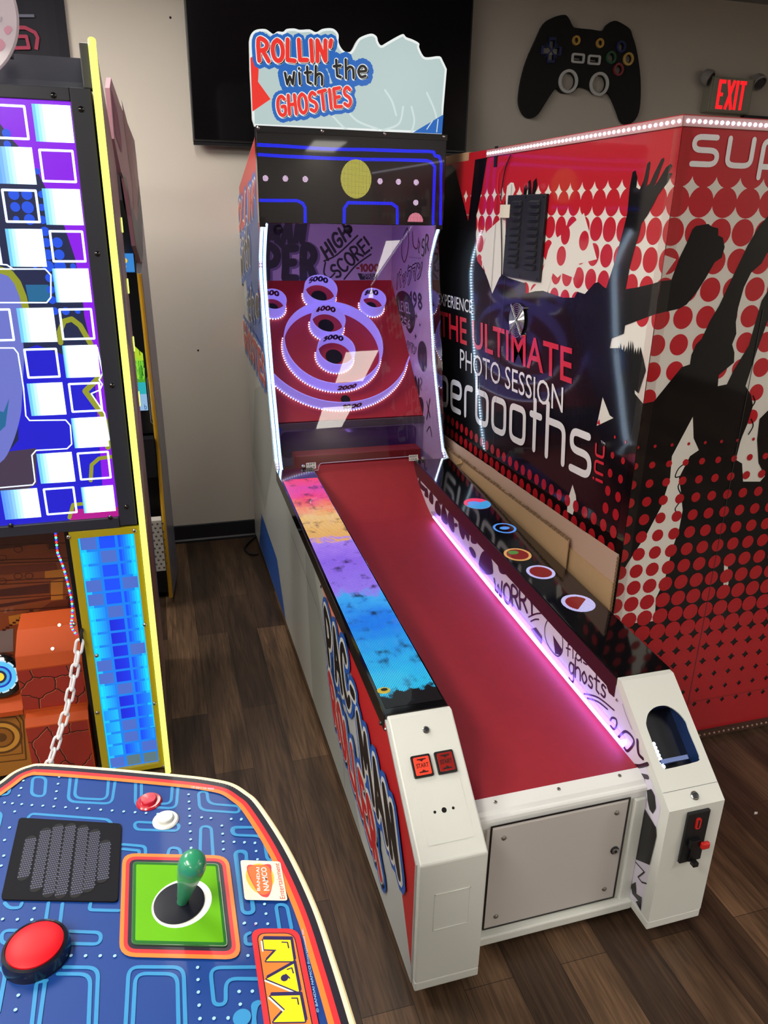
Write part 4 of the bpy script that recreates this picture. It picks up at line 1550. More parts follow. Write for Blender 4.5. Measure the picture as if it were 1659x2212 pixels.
for s_, p0, p1, pt, col, wd in (("ROLLIN'", (58, 690), (178, 560), (58, 540), P_RED, .24), ('with', (92, 960), (150, 870), (84, 760), P_BLACK, .2), ('the', (140, 1240), (208, 1200), (134, 1080), P_BLACK, .2), ('GHOSTIES', (118, 1400), (252, 1660), (108, 1250), P_RED, .22)):
    a.letters(s_, cK(*p0), cK(*p1), cK(*pt), [(P_BLUE, .7, 0, 0)], GL, seed=3, jit=.05)
    a.letters(s_, cK(*p0), cK(*p1), cK(*pt), [(P_WHITE, wd + .16, 0, 0), (P_BLACK, wd + .03, .06, -.05), (col, wd, 0, 0)], GL, seed=3, jit=.05)
PAC = (('PAC-', (112, 480), (298, 880), (80, 130)), ('MAN', (350, 1230), (600, 1950), (300, 820)))
ROL = ('ROLLER', (152, 880), (470, 1940), (112, 560))
for s_, p0, p1, pt in PAC + (ROL,):
    a.letters(s_, cJ(*p0), cJ(*p1), cJ(*pt), [(P_BLUE, .54, 0, 0)], GL, gap=.34)
    a.layer(.0002)
for s_, p0, p1, pt in PAC + (ROL,):
    a.letters(s_, cJ(*p0), cJ(*p1), cJ(*pt), [(P_WHITE, .34, 0, 0)], GL, gap=.34)
    a.layer(.0001)
for s_, p0, p1, pt in PAC:
    a.letters(s_, cJ(*p0), cJ(*p1), cJ(*pt), [(P_WHITE, .22, .03, -.02), (P_BLACK, .19, 0, 0)], GL, gap=.34)
a.letters(ROL[0], cJ(*ROL[1]), cJ(*ROL[2]), cJ(*ROL[3]), [(P_BLACK, .21, .06, -.05), (P_WHITE, .24, 0, 0), (P_RED, .18, 0, 0)], GL, gap=.34)
# seams of the side panels
a.stroke(P_BLACK, a.px((745, 1560), (750, 1700)), .003, rnd=False)
a.stroke(P_BLACK, a.px((632, 1150), (690, 1310), (745, 1560)), .003, rnd=False)
a.build('side_print', G, 'printed graphics with lettering on the outer left side')
# casters under the game
for x in (.06, .70):
    for y in (.35, 1.5, 2.6):
        cs = MB().cyl((x - .012, y, .0215), (x + .012, y, .0215), .021, M_BLACK, n=16)
        cs.box((x - .018, y - .02, .036), (x + .018, y + .02, .0498), M_BLACKM)
        cs.build('caster', G)
# black mains cable behind the game
cb = MB().tube(smooth_path([(-.002 + .03, 2.79, .03), (-.04, 2.74, .008), (-.075, 2.66, .007), (-.06, 2.58, .007), (-.02, 2.55, .012)], 6), .006, M_BLACK, n=8)
tag(cb.build('power_cable'), 'black power cable looping out behind the rear corner of the white alley game', 'cable')

# ---------------------------------------------------------------- television
YT = 2.765
P = [at(x, y, (0, YT, 0), (0, -1, 0)) for x, y in ((398, 0), (418, 318), (1008, 333), (1022, 0))]
tx0, tx1 = (P[0].x + P[1].x) / 2, (P[2].x + P[3].x) / 2
tz0 = (P[1].z + P[2].z) / 2
tz1 = 2.735
tv = root('television', ((tx0 + tx1) / 2, 2.80, (tz0 + tz1) / 2), 'large black wall mounted flat television switched off behind the marquee', 'television')
MB().box((tx0, YT, tz0 + .014), (tx1, YT + .03, tz1), M_BLACK).build('body', tv, bevel=.003)
MB().box((tx0 + .008, YT - .001, tz0 + .024), (tx1 - .008, YT - .0002, tz1 - .008), mat('tv_screen', (5, 5, 10), .12, coat=.3)).build('screen', tv)
MB().box((tx0, YT - .002, tz0), (tx1, YT + .025, tz0 + .0135), mat('tv_bottom_bezel', (20, 21, 26), .25, coat=.4)).build('bottom_bezel', tv, bevel=.002)
MB().box((.2, YT + .031, 2.1), (.75, WY - .001, 2.5), M_BLACKM).build('wall_bracket', tv)

# ---------------------------------------------------------------- black banner at top left
YB = 2.815
P = [at(x, y, (0, YB, 0), (0, -1, 0)) for x, y in ((138, 0), (150, 110))]
bx = (P[0].x + P[1].x) / 2
M_BAN = mat('black_fabric', (17, 17, 30), .8, bump=.3, bscale=12)
n = 28
vs, fs = [], []
for i in range(n + 1):
    x = bx - 1.1 * i / n
    y = YB - .004 * math.sin(i * 1.1)
    vs += [(x, y, 1.95), (x, y, CEIL - .03), (x, y + .004, CEIL - .03), (x, y + .004, 1.95)]
for i in range(n):
    for k in range(4):
        l = (k + 1) % 4
        fs.append((i * 4 + k, i * 4 + l, i * 4 + 4 + l, i * 4 + 4 + k))
fs += [(0, 1, 2, 3), tuple(n * 4 + k for k in (3, 2, 1, 0))]
ban = MB().add(vs, fs, M_BAN).build('fabric_banner')
tag(ban, 'black fabric banner with dull red angular lines hanging on the wall at top left', 'banner')
a = Art((0, YB - .0045, 0), (0, -1, 0))
M_BR = mat('banner_red', (150, 50, 76), .8)


def cM(x, y):
    return (x / 7.373, y / 7.373)


for ps, mm, w in (((((150, 440), (400, 440), (560, 520), (600, 600), (575, 790)), M_BR, .014)), ((((190, 830), (150, 580), (420, 580), (460, 760), (190, 765)), M_BR, .013)), ((((230, 250), (545, 252)), mat('banner_grey', (96, 100, 118), .8), .011))):
    a.stroke(mm, a.px(*[cM(*p) for p in ps]), w, rnd=False)
a.build('banner_print', ban)

# ---------------------------------------------------------------- black game pad cutout on the wall
YC = 2.808


def cN(x, y):
    return (1000 + x / 2.517, y / 2.517)


gp = root('wall_cutout', tuple(at(1255, 140, (0, YC, 0), (0, -1, 0))), 'large black wooden game controller cutout with coloured rings on the wall', 'wall art')
A0 = Art((0, YC, 0), (0, -1, 0))


def pp(ps, closed=True, n=3):
    return [p[:2] for p in smooth_path([q + (0,) for q in A0.px(*[cN(*p) for p in ps])], n, closed=closed)]


body = pp([(440, 130), (490, 95), (550, 80), (575, 97), (600, 145), (630, 153), (700, 160), (760, 167), (785, 135), (825, 112), (870, 130), (910, 160), (922, 195), (940, 250), (955, 330), (966, 430), (965, 560), (950, 630), (915, 672), (880, 675), (858, 655), (838, 600), (800, 515), (770, 505), (720, 515), (690, 490), (650, 474), (620, 482), (590, 505), (540, 505), (510, 480), (480, 512), (440, 575), (410, 620), (380, 641), (345, 637), (317, 600), (305, 540), (320, 430), (350, 325), (400, 212)])


def circ(cx, cy, rx, ry, n=24):
    c = A0.px(cN(cx, cy))[0]
    k = (A0.px(cN(cx + rx, cy))[0][0] - c[0], abs(A0.px(cN(cx, cy - ry))[0][1] - c[1]))
    r = (k[0] + k[1]) / 2
    return c, r, [(c[0] + r * math.cos(2 * math.pi * i / n), c[1] + r * math.sin(2 * math.pi * i / n)) for i in range(n)]


RINGSC = [('stick_ring', 570, 443, 52, 65, (205, 205, 205), 'white ring'), ('stick_ring', 738, 458, 52, 65, (205, 205, 205), 'white ring'),
          ('button_ring', 613, 221, 21, 27, (206, 160, 70), 'yellow ring'), ('button_ring', 742, 236, 21, 27, (206, 160, 70), 'yellow ring'),
          ('button_ring', 856, 255, 26, 33, (24, 36, 96), 'blue ring'), ('button_ring', 802, 314, 28, 35, (36, 92, 60), 'green ring'),
          ('button_ring', 896, 322, 28, 36, (206, 168, 84), 'yellow ring'), ('button_ring', 842, 379, 28, 35, (140, 36, 48), 'red ring')]
M_CUT = mat('black_painted_wood', (9, 9, 11), .75)
holes = []
for nm, x, y, rx, ry, col, lab in RINGSC:
    c, r, pts = circ(x, y, rx * .76, ry * .76)
    holes.append(pts)
dp = A0.px(*[cN(*p) for p in ((424, 250), (464, 252), (466, 203), (504, 204), (502, 254), (535, 256), (530, 303), (497, 300), (494, 344), (454, 342), (458, 298), (421, 296))])
dcx, dcy = sum(p[0] for p in dp) / 12, sum(p[1] for p in dp) / 12
dpi = [(dcx + (p[0] - dcx) * .78, dcy + (p[1] - dcy) * .78) for p in dp]
holes.append(dpi)
for bx_, by_ in ((624, 318), (711, 327)):
    q = A0.px(*[cN(*p) for p in ((bx_ - 20, by_ - 7), (bx_ + 20, by_ - 5), (bx_ + 20, by_ + 8), (bx_ - 20, by_ + 6))])
    holes.append(list(q))
to3 = lambda p, y: (p[0], y, p[1])
MB().prism([to3(p, YC) for p in body], (0, .018, 0), M_CUT, holes=[[to3(p, YC) for p in h] for h in holes]).build('body', gp)
for nm, x, y, rx, ry, col, lab in RINGSC:
    c, r, _ = circ(x, y, rx, ry)
    mm = mat('ring_' + '_'.join(map(str, col)), col, .5)
    th = .010 if nm == 'button_ring' else .013
    MB().lathe([(r - th, 0), (r, 0), (r, .010), (r - th, .010), (r - th, 0)], (c[0], YC - .0002, c[1]), (0, -1, 0), mm, n=36, caps=False).build(nm, gp, lab)
mm = mat('ring_24_36_96', (24, 36, 96), .5)
mb = MB().prism([to3(p, YC - .0002) for p in dp], (0, -.008, 0), mm, holes=[[to3(p, YC - .0002) for p in dpi]])
w_ = .004
for s in (1, -1):
    mb.prism([(dcx - s * .03 - w_, YC - .0003, dcy - .03), (dcx - s * .03 + w_, YC - .0003, dcy - .03), (dcx + s * .03 + w_, YC - .0003, dcy + .03), (dcx + s * .03 - w_, YC - .0003, dcy + .03)], (0, -.006 - .0003 * s, 0), mm)
mb.build('direction_pad', gp, 'dark blue cross outline')
for bx_, by_ in ((624, 318), (711, 327)):
    c = A0.px(cN(bx_, by_))[0]
    w1, h1 = .036, .022
    o = round_path([(c[0] - w1, c[1] - h1, 0), (c[0] + w1, c[1] - h1, 0), (c[0] + w1, c[1] + h1, 0), (c[0] - w1, c[1] + h1, 0)], .012, closed=True)
    i_ = round_path([(c[0] - w1 + .010, c[1] - h1 + .010, 0), (c[0] + w1 - .010, c[1] - h1 + .010, 0), (c[0] + w1 - .010, c[1] + h1 - .010, 0), (c[0] - w1 + .010, c[1] + h1 - .010, 0)], .006, closed=True)
    MB().prism([(p.x, YC - .0002, p.y) for p in o], (0, -.008, 0), mat('ring_205_205_205', (205, 205, 205), .5), holes=[[(p.x, YC - .0002, p.y) for p in i_]]).build('small_button', gp, 'white rounded bar outline')

# ---------------------------------------------------------------- exit sign
YE = 2.765


def cO(x, y):
    return (1459 + x / 7.9, y / 7.9)


P = [at(*cO(*p), (0, YE, 0), (0, -1, 0)) for p in ((620, 1300), (1345, 1345), (1260, 1950), (565, 1905))]
ex0, ex1 = (P[0].x + P[3].x) / 2, (P[1].x + P[2].x) / 2
ez0, ez1 = (P[2].z + P[3].z) / 2, (P[0].z + P[1].z) / 2
ex = root('exit_sign', ((ex0 + ex1) / 2, 2.80, ez0), 'beige emergency exit sign with glowing red letters and two lamp heads', 'exit sign')
M_EX = mat('exit_housing', (150, 146, 132), .5)
MB().box((ex0, YE, ez0), (ex1, WY - .001, ez1), M_EX).build('housing', ex, bevel=.004)
MB().box((ex0 + .008, YE - .004, ez0 + .006), (ex1 - .008, YE - .0002, ez1 - .006), M_EX).build('face_plate', ex, bevel=.002)
a = Art((0, YE - .004, 0), (0, -1, 0))
XG = glow('exit_red_lit', (255, 22, 30), 1.5)
q = a.px(cO(745, 1350), cO(1235, 1395), cO(1130, 1885), cO(685, 1855))
lx0, lx1 = (q[0][0] + q[3][0]) / 2, (q[1][0] + q[2][0]) / 2
lz0, lz1 = (q[2][1] + q[3][1]) / 2, (q[0][1] + q[1][1]) / 2
W_, H_ = lx1 - lx0, lz1 - lz0
t_ = W_ * .085


def rct(x0, z0, x1, z1):
    a.poly(XG, [(lx0 + W_ * x0, lz0 + H_ * z0), (lx0 + W_ * x1, lz0 + H_ * z0), (lx0 + W_ * x1, lz0 + H_ * z1), (lx0 + W_ * x0, lz0 + H_ * z1)])
    a.off += 2e-5


tv_ = .125
rct(0, 0, .10, 1); rct(0, 0, .25, tv_); rct(0, 1 - tv_, .25, 1); rct(0, .44, .20, .56)
a.stroke(XG, [(lx0 + W_ * .34, lz0), (lx0 + W_ * .56, lz1)], W_ * .10, rnd=False)
a.off += 2e-5
a.stroke(XG, [(lx0 + W_ * .56, lz0), (lx0 + W_ * .34, lz1)], W_ * .10, rnd=False)
a.off += 2e-5
rct(.63, 0, .73, 1); rct(.84, 0, .94, 1); rct(.765, 1 - tv_, 1.0, 1)
a.build('exit_letters', ex, 'glowing red letters')
M_LAMPH = mat('lamp_head_white', (150, 146, 144), .45)
for px, py, ax in ((cO(550, 1320)[0], cO(550, 1320)[1], (.55, -.75, -.45)), (cO(1415, 1395)[0], cO(1415, 1395)[1], (.05, -.8, -.55))):
    c = at(px, py, (0, YE + .02, 0), (0, -1, 0))
    axv = Vector(ax).normalized()
    lh = MB().lathe([(.018, -.035), (.034, -.022), (.040, 0), (.040, .018), (.036, .020)], c, axv, M_LAMPH, n=24)
    lo = lh.build('lamp_head', ex, smooth=True)
    MB().lathe([(.033, .0202), (.030, .022), (.012, .017), (.004, .018)], c, axv, mat('lamp_reflector', (90, 88, 92), .25, metal=.7), n=24).build('lens', lo, smooth=True)

# ---------------------------------------------------------------- photo booth
BX, BY = .853, .66
BZ0, BZ1 = .03, 1.930
BRX, BRY = 2.35, 2.42
BT = root('photo_booth', (1.6, 1.55, 0), 'big red, black and white photo booth with printed dancing crowd', 'photo booth')
V_WHITE = mat('vinyl_white', (222, 218, 210), .32, coat=.55, bump=.05, bscale=70, spec=.15)
V_RED = mat('vinyl_red', (186, 26, 40), .3, coat=.55, bump=.05, bscale=70, spec=.15)
V_RED2 = mat('vinyl_red_low', (170, 24, 34), .3, coat=.55, bump=.05, bscale=70, spec=.15)
V_BLACK = mat('vinyl_black', (9, 8, 11), .4, coat=.7, bump=.03, bscale=60, spec=.05)
V_DPUR = mat('vinyl_text_white', (232, 230, 232), .3, coat=.5)
V_TRED = mat('vinyl_text_red', (206, 32, 52), .3, coat=.5)
MB().box((BX + .002, BY + .002, BZ0), (BRX, BRY, BZ1 - .002), M_BLACK).build('booth_frame', BT)
L = Art((BX, 0, 0), (-1, 0, 0), uhint=(0, -1, 0), off=0.0)
F = Art((0, BY, 0), (0, -1, 0), off=0.0)
lw = L.w((BX, BY, BZ0), (BX, BRY, BZ0), (BX, BRY, BZ1), (BX, BY, BZ1))
fw_ = F.w((BX, BY, BZ0), (BRX, BY, BZ0), (BRX, BY, BZ1), (BX, BY, BZ1))
lp_ = MB().prism([(BX, BY, BZ0), (BX, BRY, BZ0), (BX, BRY, BZ1), (BX, BY, BZ1)], (.0015, 0, 0), V_WHITE).build('side_panel', BT)
fp_ = MB().prism([(BX, BY, BZ0), (BRX, BY, BZ0), (BRX, BY, BZ1), (BX, BY, BZ1)], (0, .0015, 0), V_WHITE).build('front_panel', BT)
L.clip, F.clip = lw, fw_
L.layer(.0004)
F.layer(.0004)
lu = lambda y: L.w((BX, y, 0))[0][0]          # print coordinate of a depth on the side
fu = lambda x: F.w((x, BY, 0))[0][0]
# halftone of red dots under the red band
c1 = F.px((1514, 436))[0]
c2 = F.px((1565, 438.7))[0]
s = c2[0] - c1[0]
zr = (c1[1] + c2[1]) / 2
cornerF = fu(BX)
phase = (c1[0] - cornerF) % s
rows = [(0, .53), (1, .515), (2, .475), (3, .455), (4, .44), (5, .42), (6, .40), (7, .38), (8, .34), (9, .30)]
for k, rr_ in rows:
    z = zr + s - k * s
    shift = s * .5 if k == 0 else 0
    for i in range(-1, 24):
        F.dot(V_RED, (cornerF + phase + s * i + shift - s * (0.5 if k == 0 else 0), z), s * rr_, n=24, inc=8e-7)
    cl = lu(BY)
    for i in range(-1, 26):
        if k > 5:
            continue
        L.dot(V_RED, (cl - (s - phase) - s * i, z), s * rr_, n=24, inc=8e-7)
    L.off += 2e-5
    F.off += 2e-5
F.poly(V_RED, [(cornerF, zr + s * .95), (fu(BRX), zr + s * .95), (fu(BRX), BZ1 + 0), (cornerF, BZ1)]).layer()
L.poly(V_RED, [(lu(BRY), zr + s * .95), (lu(BY), zr + s * .95), (lu(BY), BZ1), (lu(BRY), BZ1)]).layer()
# white cut outs in the halftone (bodies of paler dancers)
L.pxpoly(V_WHITE, (1064, 636), (1040, 560), (1052, 500), (1085, 470), (1114, 410), (1110, 395), (1104, 394), (1096, 402), (1093, 425), (1092, 600), (1080, 600))
L.pxpoly(V_WHITE, (1166, 606), (1180, 560), (1185, 540), (1195, 520), (1215, 505), (1262, 460), (1290, 560), (1250, 570), (1240, 600), (1215, 590), (1205, 600), (1195, 590), (1180, 640), (1140, 636))
for x_, y_, rx_ in ((1213, 553, .42), (1262, 520, .40), (1222, 508, .40)):
    L.dot(V_RED, L.px((x_, y_))[0], s * rx_, n=22)
L.layer()
F.pxpoly(V_WHITE, (1432, 600), (1460, 560), (1420, 545), (1420, 610))


def c5(x, y):
    return (1280 + x / 3.95, 240 + y / 3.95)


def c6(x, y):
    return (1280 + x / 2.573, 760 + y / 2.573)


hand = [(300, 870), (320, 650), (345, 520), (370, 505), (385, 570), (375, 650), (405, 670), (440, 590), (470, 450), (490, 428), (498, 440), (480, 560), (462, 640), (490, 620), (530, 530), (590, 410), (612, 396), (615, 420), (590, 480), (530, 640), (560, 600), (630, 480), (670, 450), (685, 465), (650, 530), (685, 530), (640, 610), (560, 720), (520, 800), (470, 890), (420, 960), (400, 1050), (360, 1180), (320, 1330), (285, 1520)]
Lblack = [(1136, 634), (1136, 612), (1098, 600), (1085, 592), (1079, 600), (1064, 634), (1055, 606), (1046, 583), (1031, 563), (1028, 537), (1029, 467), (1042, 407), (1053, 340), (1027, 345), (1012, 478), (984, 365), (975, 355), (930, 370), (930, 1500), (1330, 1500)]
cor = lambda y: None
# the corner edge, front side down to the floor
cz = [at(1432, 607, (0, BY, 0), (0, -1, 0)).z, at(1421, 678, (0, BY, 0), (0, -1, 0)).z, at(1388, 872, (0, BY, 0), (0, -1, 0)).z]
pl = L.px(*Lblack)
pl += [(lu(BY), BZ0), (lu(BY), cz[2])]
pl += L.px((1372, 850), (1370, 790), (1352, 760), (1340, 752), (1318, 752), (1322, 731), (1348, 721), (1351, 703)) + [(lu(BY), cz[1]), (lu(BY), cz[0])]
pl += L.px((1411, 613), (1376, 621)) + L.px(*[c5(*p) for p in reversed(hand)])
pl += L.px((1348, 493), (1330, 561), (1310, 623), (1305, 620), (1293, 609), (1284.5, 612), (1264, 635), (1248, 630), (1241, 643), (1217, 643), (1193, 635), (1173.6, 628), (1157, 629))
L.poly(V_BLACK, pl).layer()
for pts in (((1140, 405), (1137, 425), (1131, 425), (1133, 405), (1137, 398)), ((1147, 388), (1149, 420), (1141, 423), (1142, 392)), ((1160, 384), (1161, 400), (1156, 420), (1150, 420), (1153, 392))):
    L.pxpoly(V_BLACK, *pts)
# spiky hair against the white gap beside the corner
rs = random.Random(11)
zig = [(1326, 800), (1322, 772)]
for i in range(12):
    x = 1324 + i * 5.2
    zig += [(x, 766 + rs.uniform(-4, 4)), (x + 3.2 + rs.uniform(-2, 2), 752 - 12 * math.sin(i / 11 * math.pi) + rs.uniform(-7, 7))]
zig += [(1390, 772), (1396, 800), (1380, 850)]
L.poly(V_BLACK, L.px(*zig)).layer()
L.pxpoly(V_WHITE, (1290, 920), (1303, 858), (1318, 897), (1326, 903))
L.pxpoly(V_RED, (1290, 915), (1296, 905), (1298, 918))
L.pxpoly(V_WHITE, (1226, 1105), (1228, 1078), (1238, 1047), (1245, 1070), (1246, 1085), (1238, 1112))
# dancing crowd on the front
Fb = [(cornerF, cz[2])] + F.px((1412, 867), (1472, 793), (1490, 787), (1493, 766.6), (1503, 744), (1515, 732), (1533, 693), (1553, 660), (1579, 604.6), (1614, 531), (1639.5, 488), (1700, 420), (1700, 520), (1657, 546), (1644.6, 569), (1622, 589), (1606.6, 620), (1594, 665), (1589, 696), (1590, 721), (1581, 744), (1586, 761.5), (1585, 783), (1552, 810.5), (1550, 834), (1569.5, 830), (1584, 800), (1617, 746), (1644.6, 650), (1659, 627), (1710, 560), (1710, 620), (1659, 690), (1634, 759), (1610, 834), (1622, 853), (1626, 876.6), (1614, 915.5), (1602.6, 942.7), (1598.7, 954), (1589, 993), (1602.6, 1001), (1604.5, 1040), (1641.5, 1040), (1652, 1028), (1638, 1000), (1635, 950), (1640, 905), (1660, 885), (1760, 850))
Fb += [(fu(BRX), zr - 5 * s), (fu(BRX), BZ0), (cornerF, BZ0)]
F.poly(V_BLACK, Fb).layer()
fist = [(740, 1685), (800, 1650), (890, 1540), (960, 1430), (1040, 1290), (1100, 1250), (1125, 1160), (1110, 1080), (1070, 1060), (1070, 1000), (1015, 985), (985, 962), (880, 980), (850, 1010), (800, 1130), (740, 1250), (670, 1440)]
F.poly(V_BLACK, [(cornerF, cz[1])] + F.px(*[c5(*p) for p in fist]) + [(cornerF, cz[0])]).layer()
F.poly(V_WHITE, F.px((1496, 900), (1451, 985), (1447, 1032), (1428, 1094), (1397, 1152.5), (1354, 1218.6), (1336, 1250)) + [(cornerF, .50), (cornerF, .43)] + F.px((1358, 1347), (1414, 1341), (1416, 1292), (1435, 1253.6), (1451, 1187.5), (1466.5, 1141), (1474, 1102), (1470, 1060), (1466, 1032), (1490, 985), (1509, 972), (1497.6, 946.5))).layer()
F.pxpoly(V_WHITE, (1564, 1210), (1571, 1210), (1573, 1260), (1561, 1290))
for ps in (((1480, 1000), (1465, 1012), (1458, 1030), (1470, 1028)), ((1480, 1030), (1464, 1050), (1472, 1075), (1458, 1098), (1462, 1108)), ((1626, 855), (1630, 868), (1622, 880)), ((1622, 905), (1626, 920), (1616, 938))):
    F.stroke(V_BLACK, [p[:2] for p in smooth_path([q + (0,) for q in F.px(*ps)], 4)], .004)
F.layer()
# halftone rising from the bottom
d1, d2 = F.px((1511, 1209))[0], F.px((1544, 1205))[0]
s2 = d2[0] - d1[0]
zt0, ztn = F.px((1492, 958))[0][1], F.px((1500, 1480))[0][1]
nrow = int(round((zt0 - ztn) / s2))
ph2 = (d1[0] - cornerF) % s2
tb0, tb1 = L.px((949, 868), (1274, 1029))      # keep the words clear of dots
for k in range(nrow + 3):
    z = zt0 - k * s2
    r_ = s2 * min(.60, .09 + .52 * (k / nrow) ** .62 * .98)
    sh = 0
    for i in range(-1, 36):
        F.dot(V_RED2, (cornerF + ph2 + s2 * i + sh, z), r_, n=14, inc=8e-7)
    if k < nrow - 1:
        for i in range(0, 36):
            ud_ = lu(BY) - (s2 - ph2) - s2 * i
            tq_ = (ud_ - tb0[0]) / (tb1[0] - tb0[0])
            if tq_ < 1.08 and z > min(tb0[1], tb1[1]) - .035:
                continue
            L.dot(V_RED2, (ud_, z), r_ * .95, r_ * 1.02, n=14, inc=8e-7)
    F.off += 1e-5
    L.off += 1e-5
F.poly(V_RED2, [(cornerF, BZ0), (fu(BRX), BZ0), (fu(BRX), zt0 - (nrow + 2) * s2), (cornerF, zt0 - (nrow + 2) * s2)]).layer()
L.layer()
# clear text zone on the side: repaint black where the words sit
tz_ = L.px((936, 940), (936, 640), (1320, 760), (1325, 955), (1290, 990))
# lettering on the side
L.font(V_DPUR, 'EXPERIENCE', (947, 657), (1021, 677), (947, 632), bold=.004)
L.font(V_TRED, 'THE ULTIMATE', (952, 724), (1236, 828), (951, 672), bold=.012)
L.font(V_DPUR, 'PHOTO SESSION', (995, 795), (1217, 892), (995, 753), bold=.0)
L.letters('perbooths', (949, 868), (1274, 1029), (949, 812), [(V_DPUR, .20, 0, 0)], TG, gap=.36)
L.letters('inc', (1303, 1042), (1307, 966), (1286, 1034), [(V_TRED, .2, 0, 0)], TG, gap=.4)
L.font(V_DPUR, 'TM', (1300, 956), (1309, 961), (1300, 951))
# door seams
sm_ = mat('booth_seam', (40, 38, 42), .5)
for x, y0, y1 in ((1072, 375, 960), (1090, 640, 980)):
    p0_ = L.px((x, y0))[0]
    p1_ = L.px((x - 25, y1))[0]
    um = (p0_[0] + p1_[0]) / 2
    L.stroke(sm_, [(um, BZ0 + .02), (um, 1.80)], .0022, rnd=False)
F.stroke(sm_, [(F.px((1565, 1100))[0][0], BZ0), (F.px((1565, 1100))[0][0], 1.46)], .0025, rnd=False)
F.layer()
# lettering on the front
k0 = F.px((1492, 355), (1641, 359), (1496, 296))
ux, uy = (k0[1][0] - k0[0][0]) / 2.0, k0[2][1] - k0[0][1]
zb0 = (k0[0][1] + k0[1][1]) / 2
hgt = uy
wd_ = sum([.8 + .28] * 11)
full = 'superbooths'
ws = [max(p[0] for l in TG[ch] for p in l) for ch in full]
tot = sum(ws) + .36 * (len(full) - 1)
pitch_units = ws[0] + .36
scale = ux / pitch_units
F.letters(full, (k0[0][0], zb0), (k0[0][0] + scale * tot, zb0), (k0[0][0], zb0 + hgt), [(V_DPUR, .215, 0, 0)], TG, px=False, gap=.36)
crk = mat('base_crack', (90, 30, 26), .7)
F.stroke(crk, F.px((1480, 1520), (1500, 1514), (1540, 1507), (1600, 1496), (1659, 1485)), .002)
L.build('side_print', lp_, 'printed side with large white words over black crowd silhouettes')
F.build('front_print', fp_, 'printed front with raised arm silhouettes and red dots')
# trims, top edge, clear corner guard
MB().box((BX - .001, 2.05, BZ1 - .028), (BX + .012, BRY, BZ1 + .004), mat('bare_plywood', (176, 140, 108), .8, bump=.4, bscale=60)).build('plywood_edge', BT, 'bare plywood top edge at the back')
M_CLR = glass_mat('clear_corner_guard', (.97, .95, .95), rough=.05)
MB().prism([(BX - .0028, BY - .0028, BZ0 + .05), (BX + .03, BY - .0028, BZ0 + .05), (BX + .03, BY - .0018, BZ0 + .05), (BX - .0018, BY - .0018, BZ0 + .05), (BX - .0018, BY + .03, BZ0 + .05), (BX - .0028, BY + .03, BZ0 + .05)], (0, 0, BZ1 - BZ0 - .08), M_CLR).build('corner_guard', BT)
G_LEDBO = glow('booth_led_white', (236, 234, 255), 6.0)
M_STRIPB = mat('led_strip_carrier', (196, 150, 150), .25, coat=.6)
st = MB().box((BX - .006, BY - .004, BZ1 - .027), (BX - .0022, 1.86, BZ1 - .003), M_STRIPB).build('side_light_strip', BT, 'strip of small white leds along the side top edge')
dm = MB()
y = BY + .008
while y < 1.85:
    dm.ball((BX - .0068, y, BZ1 - .015), .0046, G_LEDBO, n=5)
    y += .0245
dm.build('led_dots', st)
st = MB().box((BX - .004, BY - .0062, BZ1 - .027), (BRX, BY - .0022, BZ1 - .003), M_STRIPB).build('front_light_strip', BT, 'strip of small white leds along the front top edge')
dm = MB()
x = BX + .008
while x < BRX:
    dm.ball((x, BY - .0068, BZ1 - .015), .0046, G_LEDBO, n=5)
    x += .0165
dm.build('led_dots', st)
bt_ = MB().box((BX - .004, BY - .014, .004), (BRX, BY - .001, .030), mat('brown_base_trim', (70, 44, 36), .6)).build('base_trim', BT)
dm = MB()
x = 1.20
while x < 2.2:
    dm.ball((x, BY - .0145, .018), .004, mat('unlit_rope_bulb', (176, 140, 120), .4), n=5)
    x += .02
dm.build('rope_light', bt_)
MB().box((BX + .01, BY + .02, 0), (BRX - .01, BRY, .0295), M_BLACK).build('booth_base', BT)
# louvred vent panel
P = [at(x, y, (BX - .012, 0, 0), (-1, 0, 0)) for x, y in ((1098, 424), (1179, 416), (1165, 606), (1084, 598))]
vy0, vy1 = (P[1].y + P[2].y) / 2, (P[0].y + P[3].y) / 2
vz0, vz1 = (P[2].z + P[3].z) / 2, (P[0].z + P[1].z) / 2
vp = MB().box((BX - .012, vy0, vz0), (BX - .001, vy1, vz1), mat('vent_black', (22, 22, 28), .4, bump=.1)).build('vent_panel', BT, 'black metal vent panel with two rows of louvres', bevel=.002)
for col in (0.29, .76):
    for i in range(10):
        z = vz1 - (vz1 - vz0) * (.10 + .083 * i)
        yc = vy1 + (vy0 - vy1) * col
        hw = (vy1 - vy0) * .125
        lm = MB().prism([(BX - .0122, yc - hw, z - .008), (BX - .0122, yc - hw, z + .010), (BX - .021, yc - hw * .9, z + .004), (BX - .021, yc - hw * .9, z - .008)], (0, hw * 2, 0), MATS['vent_black'])
        lm.build('louvre', vp, bevel=.0015)
for fy, fz in ((.05, .03), (.5, .03), (.95, .03), (.05, .97), (.5, .97), (.95, .97), (.03, .5), (.97, .5)):
    MB().lathe([(.005, 0), (.003, .003)], (BX - .012, vy0 + (vy1 - vy0) * fy, vz0 + (vz1 - vz0) * fz), (-1, 0, 0), M_BLACK, n=8).build('screw', vp)
c = at(1095, 442, (BX - .016, 0, 0), (-1, 0, 0))
MB().prism(smooth_path([(BX - .004, c.y + .07, c.z), (BX - .02, c.y + .05, c.z), (BX - .024, c.y + .01, c.z), (BX - .016, c.y - .02, c.z), (BX - .014, c.y - .02, c.z), (BX - .021, c.y + .01, c.z), (BX - .017, c.y + .05, c.z), (BX - .002, c.y + .07, c.z)], 2), (0, 0, -.045), mat('peeling_label', (214, 206, 190), .6)).build('peeling_label', BT)
